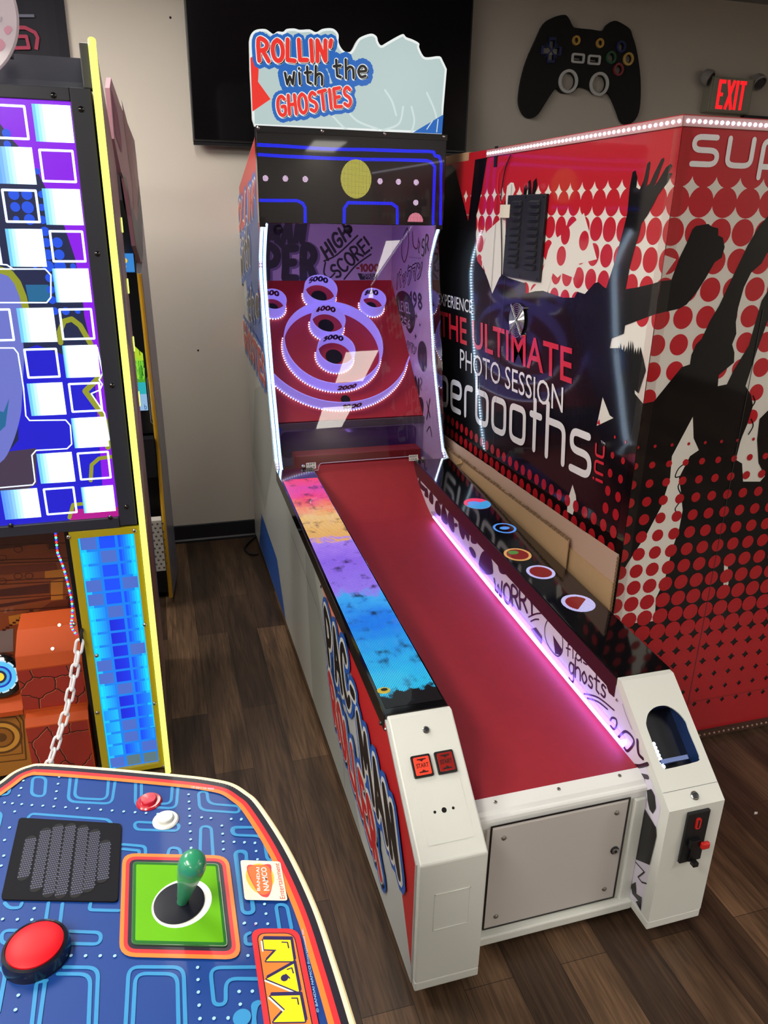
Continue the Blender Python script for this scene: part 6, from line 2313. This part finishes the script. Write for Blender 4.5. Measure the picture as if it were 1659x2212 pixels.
# ---------------------------------------------------------------- white plastic chain on its hook
hk = at(175, 1372, (0, TY - .012, 0), TN)
ch = root('plastic_chain', tuple(hk), 'white plastic chain hanging from a black hook on the yellow framed column', 'chain')
M_CHN = mat('white_chain_plastic', (246, 246, 252), .45)
MB().tube(smooth_path([(hk.x + .004, TY - .001, hk.z + .012), (hk.x + .004, TY - .012, hk.z + .012), (hk.x, TY - .018, hk.z + .002), (hk.x - .001, TY - .022, hk.z - .012), (hk.x, TY - .016, hk.z - .018)], 4), .0042, M_BLACK, n=8).build('hook', ch, 'black hook')
CP = smooth_path([(hk.x - .002, TY - .020, hk.z - .005), tuple(at(163, 1440, (0, TY - .03, 0), TN)), tuple(at(147, 1520, (0, TY - .045, 0), TN)), tuple(at(130, 1580, (0, TY - .06, 0), TN)), tuple(at(104, 1655, (0, TY - .08, 0), TN)), tuple(at(70, 1740, (0, TY - .10, 0), TN)), tuple(at(30, 1820, (0, TY - .12, 0), TN))], 20)
LN = [0]
for i in range(1, len(CP)):
    LN.append(LN[-1] + (CP[i] - CP[i - 1]).length)


def cpos(s_):
    i = max(j for j in range(len(LN)) if LN[j] <= s_)
    i = min(i, len(CP) - 2)
    return CP[i].lerp(CP[i + 1], (s_ - LN[i]) / (LN[i + 1] - LN[i]))


pitch, ll, lw2, wr = .038, .052, .027, .0042
nl = int((LN[-1] - ll) / pitch)
for k in range(nl):
    p0, p1 = cpos(k * pitch), cpos(k * pitch + ll)
    ax = (p1 - p0).normalized()
    cen = (p0 + p1) / 2
    side = ax.cross(Vector((0, -1, 0))).normalized()
    if k % 2:
        side = (side * .35 + ax.cross(side) * .94).normalized()
    h = (ll - lw2) / 2
    ring = []
    rr0 = lw2 / 2 - wr
    for i in range(24):
        t = 2 * math.pi * i / 24
        ring.append(cen + ax * (math.sin(t) * rr0 + (h if math.sin(t) > 0 else -h)) + side * math.cos(t) * rr0)
    MB().tube(ring, wr, M_CHN, n=8, closed=True).build('link', ch, smooth=True)

# ---------------------------------------------------------------- cabinet behind, seen edge on
KN = Vector((1, -.11, 0)).normalized()
KP = Vector((-.465, 2.12, 0))
KD = Vector((.11, 1, 0)).normalized()
K = root('video_cabinet', (-.85, 2.4, 0), 'video arcade cabinet with yellow edge trim squeezed behind the neon tower', 'arcade machine')


def kp(px, py):
    p = at(px, py, KP, KN)
    return p


left = Vector((-1, .11, 0)).normalized()
M_KSIDE = mat('cab_side_grey', (120, 118, 128), .4, coat=.3)
M_YT = mat('yellow_edge_trim', (210, 160, 30), .35, coat=.3)
y0k = 2.10
fe = [(2.135, .03), (2.135, .40), (2.165, .70), (2.15, .78), (2.145, .86), (2.12, 1.10), (2.085, 1.46)]


def kpt(y, z, inset=0.0):
    return KP + KD * (y - 2.12) + Vector((0, 0, z)) + left * inset


prof = fe + [(2.14, 1.52), (2.20, 1.62), (2.22, 1.80), (2.26, 1.80), (2.36, 1.0), (2.42, .03)]
MB().prism([kpt(y, z) for y, z in prof], left * .02, M_KSIDE).build('side_panel', K)
MB().prism([kpt(y + .05, z, .0205) for y, z in fe] + [kpt(2.36, 1.46, .0205), kpt(2.42, .03, .0205)], left * .50, mat('cab_black', (18, 18, 22), .4)).build('cabinet_body', K)
MB().tube([kpt(y - .004, z, .010) for y, z in smooth_path([(y, z, 0) for y, z in fe], 4) and [(p.x, p.y) for p in smooth_path([(y, z, 0) for y, z in fe], 4)]], .0085, M_YT, n=8).build('edge_trim', K, 'yellow plastic edge trim')
# header wing with pale printed shapes
wing = [kp(*p) for p in ((239, 168), (258, 223), (290, 304), (295, 350), (306, 467), (309, 557), (304, 569), (292, 531), (283, 467), (270, 383), (261, 372), (246, 300), (236, 190))]
MB().prism([p + KN * .001 for p in wing], left * .014, mat('wing_mauve', (150, 104, 116), .5, coat=.2)).build('header_wing', K, 'mauve and pale green header wing')
a = Art(KP + KN * .001, KN, uhint=KD)
a.clip = None
for ps, col in ((((262, 215), (284, 300), (298, 470), (285, 400), (272, 300)), (164, 132, 130)), (((283, 330), (292, 380), (300, 480), (289, 478)), (172, 146, 136)), (((262, 372), (271, 384), (284, 468), (293, 530), (304, 568), (309, 556), (307, 470), (300, 400), (296, 480), (282, 440)), (128, 138, 124)), (((240, 190), (252, 240), (262, 300), (262, 330), (248, 290)), (140, 84, 104))):
    a.poly(mat('wing_%d' % col[0], col, .5), a.px(*ps))
    a.layer()
a.build('wing_print', K)
# header body behind wing
MB().prism([kpt(1.90, 1.72, .0206), kpt(1.86, 1.95, .0206), kpt(2.18, 1.94, .0206), kpt(2.30, 1.62, .0206), kpt(2.16, 1.53, .0206)], left * .5, mat('cab_header', (60, 52, 60), .5)).build('header', K)
# lit video screen facing the room
YSn = 2.17
ks = Art((0, YSn, 0), TN, off=0)
q = ks.w((-1.0, 0, .90), (-.4955, 0, .90), (-.4955, 0, 1.56), (-1.0, 0, 1.56))
bez = MB().box((-1.02, YSn + .001, .80), (-.474, YSn + .012, 1.60), mat('cab_bezel', (16, 16, 22), .3, coat=.4)).build('screen_bezel', K)
for z0, z1, c_ in ((.90, .97, (150, 190, 230)), (.97, 1.02, (40, 180, 190)), (1.02, 1.11, (80, 170, 40)), (1.11, 1.17, (190, 220, 40)), (1.17, 1.27, (70, 150, 60)), (1.27, 1.34, (180, 190, 50)), (1.34, 1.41, (90, 84, 64)), (1.41, 1.45, (60, 170, 40)), (1.45, 1.56, (60, 140, 220))):
    ks.poly(glow('game_screen_%d_%d' % (c_[0], c_[1]), c_, .9), [(p_, z_) for p_, z_ in ((q[0][0], z0), (q[1][0], z0), (q[1][0], z1), (q[0][0], z1))])
ks.layer()
rs = random.Random(9)
for i in range(60):
    x, z = rs.uniform(q[1][0] - .06, q[1][0]), rs.uniform(1.03, 1.34)
    ks.stroke(glow('game_leaf', (150, 230, 60), .9) if i % 3 else glow('game_leaf_dark', (30, 110, 40), .7), [(x, z), (min(q[1][0], x + rs.uniform(-.01, .01)), z + .04)], .003, n=5)
for i in range(8):
    x, z = rs.uniform(q[1][0] - .05, q[1][0] - .008), rs.uniform(1.16, 1.55)
    ks.dot(glow('game_flower', (250, 200, 40), 1.0), (x, z), .010, n=10)
ks.layer()
ks.font(glow('game_text', (30, 90, 170), .6), 'b', (q[1][0] - .014, .905), (q[1][0] - .005, .905), (q[1][0] - .014, .926), px=False)
ks.build('game_screen', bez, 'lit game screen showing green plants')
lm = mat('bezel_line_white', (180, 180, 190), .4)
a = Art((0, YSn + .001, 0), TN, off=.0003)
for ps in (((-.489, 1.6), (-.489, 1.33), (-.478, 1.30)), ((-.478, 1.06), (-.489, 1.03), (-.489, .85), (-.476, .83)), ((-.483, 1.03), (-.483, .86))):
    a.stroke(lm, [(a.w((x, 0, z))[0]) for x, z in ps], .0022, n=5)
a.build('bezel_print', bez)
MB().box((-.985, YSn - .06, .62), (-.484, YSn + .0005, .79), mat('cab_black_2', (20, 20, 26), .4)).build('control_shelf', K)
wb = MB().box((-.60, 2.06, .20), (-.484, 2.11, .44), mat('cab_white_plate', (196, 192, 186), .5)).build('dotted_plate', K)
a = Art((0, 2.06, 0), TN)
for i in range(6):
    for j in range(12):
        a.dot(mat('plate_dot', (90, 86, 80), .5), a.w((-.595 + i * .021 + (j % 2) * .01, 0, .215 + j * .019))[0], .005, n=8)
a.build('plate_dots', wb)

# ---------------------------------------------------------------- joystick console in the foreground
ZT = .92
UPN = (0, 0, 1)


def jp(px, py, z=ZT):
    return at(px, py, (0, 0, z), UPN)


J = root('joystick_console', (-.62, -.55, 0), 'blue arcade console with green joystick and red buttons in the foreground', 'arcade machine')
edge_px = [(0, 1690), (30, 1668), (62, 1655), (100, 1651), (250, 1662), (400, 1676), (455, 1683), (500, 1693), (532, 1712), (560, 1738), (620, 1830), (680, 1955), (725, 2085), (765, 2212)]
E_ = [jp(*p).to_2d() for p in edge_px]
vis = [Vector((p.x, p.y, 0)) for p in E_]
rest = [Vector(p) for p in ((-.300, -.72, 0), (-.306, -.82, 0), (-.335, -.90, 0), (-.40, -.935, 0), (-.62, -.955, 0), (-.80, -.93, 0), (-.86, -.88, 0), (-.875, -.75, 0), (-.84, -.50, 0), (-.775, -.26, 0), (-.745, -.20, 0))]
OL = smooth_path(vis + rest, 6, closed=True)


def inset(P, d):
    out = []
    n = len(P)
    for i in range(n):
        t = (P[(i + 1) % n] - P[i - 1]).normalized()
        nn = Vector((-t.y, t.x, 0))
        out.append(P[i] + nn * d)
    return out


area = sum(OL[i - 1].x * OL[i].y - OL[i].x * OL[i - 1].y for i in range(len(OL)))
sgn = 1 if area > 0 else -1
ins = lambda d: inset(OL, d * sgn)
M_CBL = mat('console_blue', (15, 58, 132), .5, coat=.08, spec=.25)
M_CLN = mat('console_line_cyan', (48, 134, 190), .5, coat=.08, spec=.25)
M_CLD = mat('console_dot_pale', (150, 200, 240), .5, coat=.08, spec=.25)
M_CBK = mat('console_black', (30, 26, 40), .5, coat=.08, spec=.25)
M_CRD = mat('console_red', (214, 44, 52), .5, coat=.08, spec=.25)
M_COR = mat('console_orange', (240, 124, 50), .5, coat=.08, spec=.25)
topo = MB().prism([Vector((p.x, p.y, ZT - .03)) for p in ins(.0045)], (0, 0, .03), M_CBL).build('control_panel', J, 'blue printed control panel top')
MB().tube([Vector((p.x, p.y, ZT - .0030)) for p in ins(.0022)], .0048, mat('glowing_edge_trim', (240, 226, 180), .3, emit=.22, ecol=(255, 230, 160)), n=10, closed=True).build('edge_trim', J, 'pale glowing edge trim')
bod = [Vector((p.x, p.y, .02)) for p in ins(.07)[::3]]
MB().prism(bod, (0, 0, ZT - .051), mat('console_body_dark', (24, 34, 70), .45)).build('console_body', J)
a = Art((0, 0, ZT), UPN, off=.0002)
def c7(x, y):
    return (x / 2.9625, 1600 + y / 2.9625)


def tubeln(ps, w=.0042, closed=False, r=.012):
    q = [Vector(p + (0,)) for p in a.px(*[c7(*p) for p in ps])]
    P = round_path(q, r, closed=closed, n=5)
    a.stroke(M_CLN, [(p.x, p.y) for p in P], w, closed=closed, n=6)


for ps, cl in ((((210, 230), (295, 235), (285, 360), (200, 350)), 1), (((450, 235), (435, 390), (715, 405), (738, 255)), 0), (((492, 235), (475, 368), (685, 378), (695, 250)), 0),
               (((868, 265), (866, 420), (1128, 435), (1140, 290)), 0), (((905, 268), (905, 395), (1095, 408), (1103, 288)), 0),
               (((1270, 330), (1325, 325), (1332, 405), (1535, 420), (1530, 462), (1278, 445)), 1), (((175, 500), (200, 468), (690, 505), (712, 530)), 0),
               (((860, 520), (1150, 535), (1140, 578), (865, 570)), 1), (((1280, 760), (1285, 548), (1352, 552), (1365, 760)), 0), (((1700, 555), (1490, 560), (1495, 605), (1700, 612)), 0),
               (((1510, 712), (1575, 715), (1620, 1100), (1555, 1105)), 1), (((1075, 730), (1085, 685), (1150, 690), (1158, 735)), 0), (((785, 665), (930, 678), (932, 720)), 0), (((785, 695), (890, 705), (892, 720)), 0),
               (((310, 1040), (285, 1215)), 0), (((400, 1045), (380, 1215)), 0), (((90, 1300), (8, 1300), (15, 1215), (170, 1218)), 0), (((440, 1222), (650, 1230), (640, 1305), (440, 1300)), 0),
               (((580, 1045), (570, 1085), (760, 1090)), 0), (((30, 1040), (60, 1075), (130, 1070), (140, 1042)), 0),
               (((800, 1900), (825, 1450), (1175, 1452), (1190, 1900)), 0), (((845, 1900), (868, 1492), (1135, 1495), (1145, 1900)), 0),
               (((195, 1900), (235, 1545), (300, 1540)), 0), (((410, 1452), (630, 1455), (610, 1900)), 0), (((370, 1495), (580, 1497), (565, 1900)), 0), (((240, 1900), (290, 1540)), 0),
               (((1660, 1452), (1345, 1455), (1370, 1695), (1445, 1690), (1445, 1525), (1660, 1528)), 0), (((-60, 1450), (40, 1470), (-10, 1740)), 0), (((10, 350), (55, 345), (70, 280)), 0), (((-40, 450), (12, 470), (-10, 560)), 0),
               (((1750, 1460), (1740, 1660), (1640, 1680), (1620, 1830)), 0)):
    tubeln(ps, closed=bool(cl))
    a.off += 6e-6
# right hand lines


def c8(x, y):
    return (490 + x / 4.787, 1750 + y / 4.787)


def tl8(ps, closed=False):
    q = [Vector(p + (0,)) for p in a.px(*[c8(*p) for p in ps])]
    P = round_path(q, .012, closed=closed, n=5)
    a.stroke(M_CLN, [(p.x, p.y) for p in P], .0042, closed=closed, n=6)
    a.off += 6e-6


for ps, cl in ((((370, 185), (45, 180), (60, 262), (380, 275), (420, 525), (525, 520), (510, 440)), 0), (((200, 530), (205, 425), (80, 430), (165, 1075), (285, 1070), (265, 950)), 0), (((545, 1230), (505, 980), (620, 985), (670, 1230)), 0), (((240, 1275), (190, 1300), (195, 1390), (250, 1395)), 0), (((325, 1990), (270, 2010), (290, 2230)), 0), (((905, 1290), (960, 1560), (1130, 2230)), 0)):
    tl8(ps, bool(cl))
for p in ((240, 38), (45, 98), (148, 105), (252, 112), (75, 336), (182, 342), (290, 348), (303, 430), (317, 515), (390, 978), (405, 1078), (423, 1182), (300, 1180), (178, 1178), (716, 888), (736, 985), (758, 1084), (780, 1186), (697, 795), (220, 1512), (130, 1885), (265, 1882), (140, 2015), (15, 2160)):
    a.dot(M_CLD, a.px(c8(*p))[0], .0018, n=8, inc=2e-6)
a.dot(M_CLN, a.px(c8(157, 2152))[0], .0092, n=24)
for p in [(150, 260), (135, 307), (122, 355), (95, 457), (62, 560), (30, 640), (25, 740), (8, 804), (30, 400), (80, 405), (140, 410), (205, 416), (275, 420), (345, 425), (420, 430), (495, 436), (570, 440), (645, 446), (718, 451), (792, 457), (865, 462), (935, 467), (1010, 472), (380, 235), (372, 280), (362, 328), (355, 375), (1205, 300), (1207, 348), (1210, 394), (1212, 440), (1214, 486), (1216, 533), (1218, 585), (1220, 636), (1223, 690), (1400, 320), (1440, 345), (1485, 360), (1525, 372), (1595, 420), (1605, 468), (1290, 495), (1350, 500), (1420, 548), (1480, 505), (1425, 600), (1428, 650), (1430, 700), (1498, 652), (1565, 654), (1632, 658), (1545, 505), (1608, 514), (18, 1146), (112, 1148), (205, 1150), (220, 1078), (455, 1380), (548, 1381), (642, 1381), (735, 1382), (132, 1546), (118, 1634), (100, 1727), (1265, 1456), (1268, 1534), (1270, 1614), (1275, 1698), (1280, 1784), (1370, 1782), (1460, 1779), (1530, 1610), (1615, 1608), (1538, 1692), (1587, 1380), (1640, 1240), (1565, 1172)]:
    a.dot(M_CLD, a.px(c7(*p))[0], .0019, n=8, inc=2e-6)
a.layer(4e-5)
for d, w, m_ in ((.0092, .0078, M_CBK), (.0162, .0064, M_CRD), (.0224, .0062, M_COR)):
    a.stroke(m_, [(p.x, p.y) for p in ins(d)], w, closed=True, n=6)
    a.layer(3e-5)
a.font(M_CLD, '606-01145-01', c7(1370, 310), c7(1225, 298), c7(1368, 322))
# framed square under the joystick
sq = a.px((270, 1843), (489, 1853), (528, 2072.6), (251.5, 2072.6))
cxs = sum(p[0] for p in sq) / 4
cys = sum(p[1] for p in sq) / 4
e1 = (Vector(sq[1]) - Vector(sq[0]) + Vector(sq[2]) - Vector(sq[3])) / 4
e2 = (Vector(sq[0]) - Vector(sq[3]) + Vector(sq[1]) - Vector(sq[2])) / 4


def rsq(k, r):
    pts = [Vector((cxs, cys)) + e1 * k * sx + e2 * k * sy for sx, sy in ((-1, -1), (1, -1), (1, 1), (-1, 1))]
    return [(p.x, p.y) for p in round_path([(p.x, p.y, 0) for p in pts], r, closed=True)]


for k, r, m_ in ((1.0, .018, M_COR), (.93, .014, M_CRD), (.865, .010, M_CBK)):
    a.poly(m_, rsq(k, r)).layer(4e-5)
# name panel, letters turned to the right hand player
lg = a.px(*[c8(*p) for p in ((245, 1238), (742, 1238), (985, 2400), (410, 2400))])
lgr = [(p.x, p.y) for p in round_path([p + (0,) for p in lg], .014, closed=True)]
a.poly(M_CRD, lgr).layer(4e-5)
cl_ = Vector((sum(p[0] for p in lg) / 4, sum(p[1] for p in lg) / 4))


def shr(ps, kx, ky):
    f1 = (Vector(lg[1]) - Vector(lg[0])).normalized()
    f2 = (Vector(lg[3]) - Vector(lg[0])).normalized()
    sgnv = ((1, 1), (-1, 1), (-1, -1), (1, -1))
    return [tuple(Vector(p) + f1 * kx * s_[0] + f2 * ky * s_[1]) for p, s_ in zip(ps, sgnv)]


l2 = shr(lg, .0058, .0058)
a.poly(M_CBK, [(p.x, p.y) for p in round_path([p + (0,) for p in l2], .011, closed=True)]).layer(4e-5)
l3 = shr(lg, .0070, .0070)
a.poly(M_COR, [(p.x, p.y) for p in round_path([p + (0,) for p in l3], .010, closed=True)]).layer(4e-5)
M_NAVY = mat('console_navy', (40, 30, 84), .5, coat=.08, spec=.25)
M_CYE = mat('console_yellow', (250, 214, 20), .5, coat=.08, spec=.25)
GLY = [[(375, 1355), (658, 1358), (692, 1578), (405, 1578), (515, 1460), (388, 1455)], [(412, 1762), (692, 1605), (748, 1900)], [(452, 1940), (755, 1932), (808, 2205), (482, 2210), (602, 2078)]]
for g_ in GLY:
    gc = Vector((sum(p[0] for p in g_) / len(g_), sum(p[1] for p in g_) / len(g_)))
    sh_ = [(p[0] + 12, p[1] - 26) for p in g_]
    for off_ in (0, .5, 1):
        a.poly(M_NAVY, a.px(*[c8(p[0] + (q[0] - p[0]) * off_, p[1] + (q[1] - p[1]) * off_) for p, q in zip(g_, sh_)]))
        a.off += 8e-6
    a.stroke(M_NAVY, a.px(*[c8(*p) for p in g_]), .0030, closed=True, n=6)
    a.stroke(M_NAVY, a.px(*[c8(*p) for p in sh_]), .0030, closed=True, n=6)
    a.layer(2e-5)
    a.stroke(P_WHITE, a.px(*[c8(p[0] - 16, p[1] + 18) for p in (g_[0], g_[-1])]), .0018, n=6)
    a.layer(2e-5)
    a.poly(M_CYE, a.px(*[c8(*p) for p in g_])).layer(2e-5)
for ps in (((570, 1382), (628, 1385), (640, 1442)), ((625, 1665), (672, 1648), (688, 1702)), ((672, 1962), (730, 1962), (742, 2026)), ((610, 1715), (650, 1755))):
    a.stroke(M_NAVY, a.px(*[c8(*p) for p in ps]), .0014, n=6)
a.dot(M_NAVY, a.px(c8(597, 1752))[0], .0040)
a.layer(3e-5)
a.font(M_CLD, '\u00a9 BANDAI NAMCO Entertainment Inc.', c8(955, 2110), c8(790, 1240), c8(928, 2110))
a.font(M_CRD, 'TM', c8(305, 1215), c8(300, 1185), c8(290, 1215))
# sticker
stq = a.px(*[c8(*p) for p in ((140, 534), (553, 549), (630, 955), (186, 946))])
a.poly(mat('sticker_cream', (236, 226, 204), .4, coat=.3), [(p.x, p.y) for p in round_path([p + (0,) for p in stq], .004, closed=True)]).layer(4e-5)
M_SO, M_SY, M_SR = mat('sticker_orange', (242, 104, 30), .4), mat('sticker_yellow_gold', (240, 184, 40), .4), mat('sticker_red', (214, 44, 48), .4)


def blob(m_, ps):
    a.poly(m_, [p[:2] for p in smooth_path([q + (0,) for q in a.px(*[c8(*p) for p in ps])], 5, closed=True)]).layer(2e-5)


blob(M_SY, ((330, 570), (220, 620), (200, 720), (270, 840), (380, 890), (470, 800), (490, 720), (450, 620)))
blob(M_SR, ((215, 590), (330, 590), (450, 580), (462, 680), (470, 800), (440, 900), (400, 920), (330, 880), (230, 700)))
blob(M_SO, ((225, 610), (330, 585), (430, 605), (462, 700), (462, 830), (400, 890), (330, 870), (250, 720)))
a.font(P_WHITE, 'BANDAI', c8(345, 853), c8(336, 610), c8(314, 853), bold=.02)
a.font(P_WHITE, 'NAMCO', c8(440, 850), c8(406, 610), c8(385, 852), bold=.02)
a.font(M_SR, 'Entertainment', c8(604, 938), c8(540, 568), c8(552, 938))
a.build('panel_print', topo, 'printed panel with cyan rounded lines, stickers and a yellow name')
# joystick plate, disc, stick
pl_ = MB().prism([(p[0], p[1], ZT + .0008) for p in rsq(.80, .006)], (0, 0, .0028), mat('plate_edge', (40, 90, 40), .3, coat=.4)).build('joystick_plate', J, 'bright green square joystick plate', bevel=.0006)
a = Art((0, 0, ZT + .0036), UPN, off=.0002)
a.poly(mat('plate_dark_green', (36, 104, 40), .6, spec=.15), rsq(.785, .005)).layer(4e-5)
a.poly(mat('plate_green', (98, 172, 16), .6, spec=.15), rsq(.735, .002)).layer(4e-5)
jc = jp(393, 1950, ZT + .0036)
jc2 = (jc.x, jc.y)
a.dot(P_WHITE, jc2, .0345, n=48).layer(4e-5)
a.font(P_BLACK, '606-01153-01', c7(1408, 905), c7(1398, 806), c7(1397, 905))
a.build('plate_print', pl_)
MB().lathe([(.0292, 0), (.0292, .0016), (.027, .0024), (.006, .0026)], jc + Vector((-.003, -.0, .0004)), UPN, mat('dust_washer', (16, 18, 30), .5, spec=.25), n=44).build('dust_washer', J, smooth=True)
tipw = at(413, 1868, jc + Vector((0, 0, 0)), -FW)
M_JG = mat('joystick_green', (44, 144, 104), .3, coat=.5)
best = None
for iy in range(-20, 21):
    for ix in range(-20, 21):
        q = jc + Vector((ix * .002, iy * .002, .078))
        dv = q - CAM
        zz = dv.dot(FW)
        ex_, ey_ = 829.5 + FPX * dv.dot(RT) / zz - 413, 1106 - FPX * dv.dot(UPV) / zz - 1868
        e = ex_ * ex_ + ey_ * ey_
        if best is None or e < best[0]:
            best = (e, q)
axj = (best[1] - jc).normalized()
LJ = (best[1] - jc).length
st = MB().lathe([(.0062, .002), (.0066, .010), (.0072, .014), (.0078, .016), (.0098, .035), (.0128, .055), (.0150, LJ - .012), (.0157, LJ - .004), (.0155, LJ + .003), (.0142, LJ + .009), (.0112, LJ + .0135), (.0066, LJ + .0160), (.0006, LJ + .0168)], jc, axj, M_JG, n=32)
st.build('joystick', J, 'green bat top joystick', smooth=True)
# small buttons
for (px, py, rim, cap_, lab) in ((322, 1733, (178, 24, 44), (196, 30, 54), 'small red push button'), (358, 1773, (226, 224, 214), (214, 214, 208), 'small white push button')):
    c = jp(px, py)
    m1 = mat('btn_%d' % rim[1], rim, .25, coat=.5)
    bo = MB().lathe([(.0172, 0), (.0172, .0016), (.0155, .0034), (.0118, .0036), (.0112, .003), (.0112, .0032)], c, UPN, m1, n=32).build('push_button', J, lab, smooth=True)
    MB().lathe([(.0106, .0025), (.0106, .0072), (.0098, .0082), (.0006, .0078)], c, UPN, mat('btncap_%d' % rim[1], cap_, .3, coat=.4), n=28).build('plunger', bo, smooth=True)
c = jp(80, 2062)
bo = MB().lathe([(.0355, 0), (.0352, .010), (.0335, .0145), (.0305, .0155), (.0300, .0140)], c, UPN, mat('dome_button_black', (14, 16, 30), .25, coat=.5), n=48).build('dome_button', J, 'large round red button in a black housing', smooth=True)
MB().lathe([(.0297, .0130), (.0292, .0160), (.024, .0185), (.014, .0200), (.0006, .0205)], c, UPN, mat('dome_red', (206, 6, 26), .5, spec=.3), n=48).build('red_cap', bo, smooth=True)
# speaker grille
gq = [jp(*p) for p in ((42, 1769), (263, 1782), (255, 1951), (2, 1946))]
gp_ = [p for p in round_path([tuple(q) for q in gq], .006, closed=True)]
M_GRL = mat('grille_black', (10, 10, 18), .75, spec=.2)
go = MB().prism([Vector((p.x, p.y, ZT + .0005)) for p in gp_], (0, 0, .0022), M_GRL).build('speaker_grille', J, 'black square speaker grille', bevel=.0005)
a = Art((0, 0, ZT + .0027), UPN, off=.0002)
M_GS = mat('grille_slot', (8, 8, 14), .8)
M_GM = mat('grille_mesh', (64, 68, 98), .5)
for x0, y0, x1, y1 in ((195, 632, 148, 868), (290, 580, 228, 940), (370, 555, 310, 975), (450, 552, 388, 982), (530, 563, 485, 978), (605, 590, 565, 945), (672, 660, 655, 885)):
    p, q = [Vector(v) for v in a.px(c7(x0, y0), c7(x1, y1))]
    a.stroke(M_GS, [p, q], .0135, n=12)
    a.layer(2e-5)
    d = (q - p)
    nn = Vector((-d.y, d.x)).normalized()
    m_ = int(d.length / .0034)
    for k in range(m_ + 1):
        for j in range(-2, 3):
            o = p + d * (k / m_) + nn * (j * .0027 + (.00135 if k % 2 else 0))
            a.dot(M_GM, o, .0012, n=6)
    a.layer(2e-5)
a.build('grille_slots', go)

# ---------------------------------------------------------------- scraps on the floor
for px, py, lab in ((1632, 1757, 'tiny white paper scrap on the floor right of the coin console'), (1398, 1613 + 0, None), (606, 1357 - 60, None), (727, 1900, None)):
    if lab is None:
        continue
    p = at(px, py, (0, 0, 0), UPN)
    sc = MB().prism([(p.x - .008, p.y - .003, .0008), (p.x + .002, p.y - .005, .0008), (p.x + .009, p.y + .001, .0008), (p.x + .001, p.y + .005, .0008)], (0, 0, .0015), P_WHITE)
    tag(sc.build('paper_scrap'), lab, 'litter')
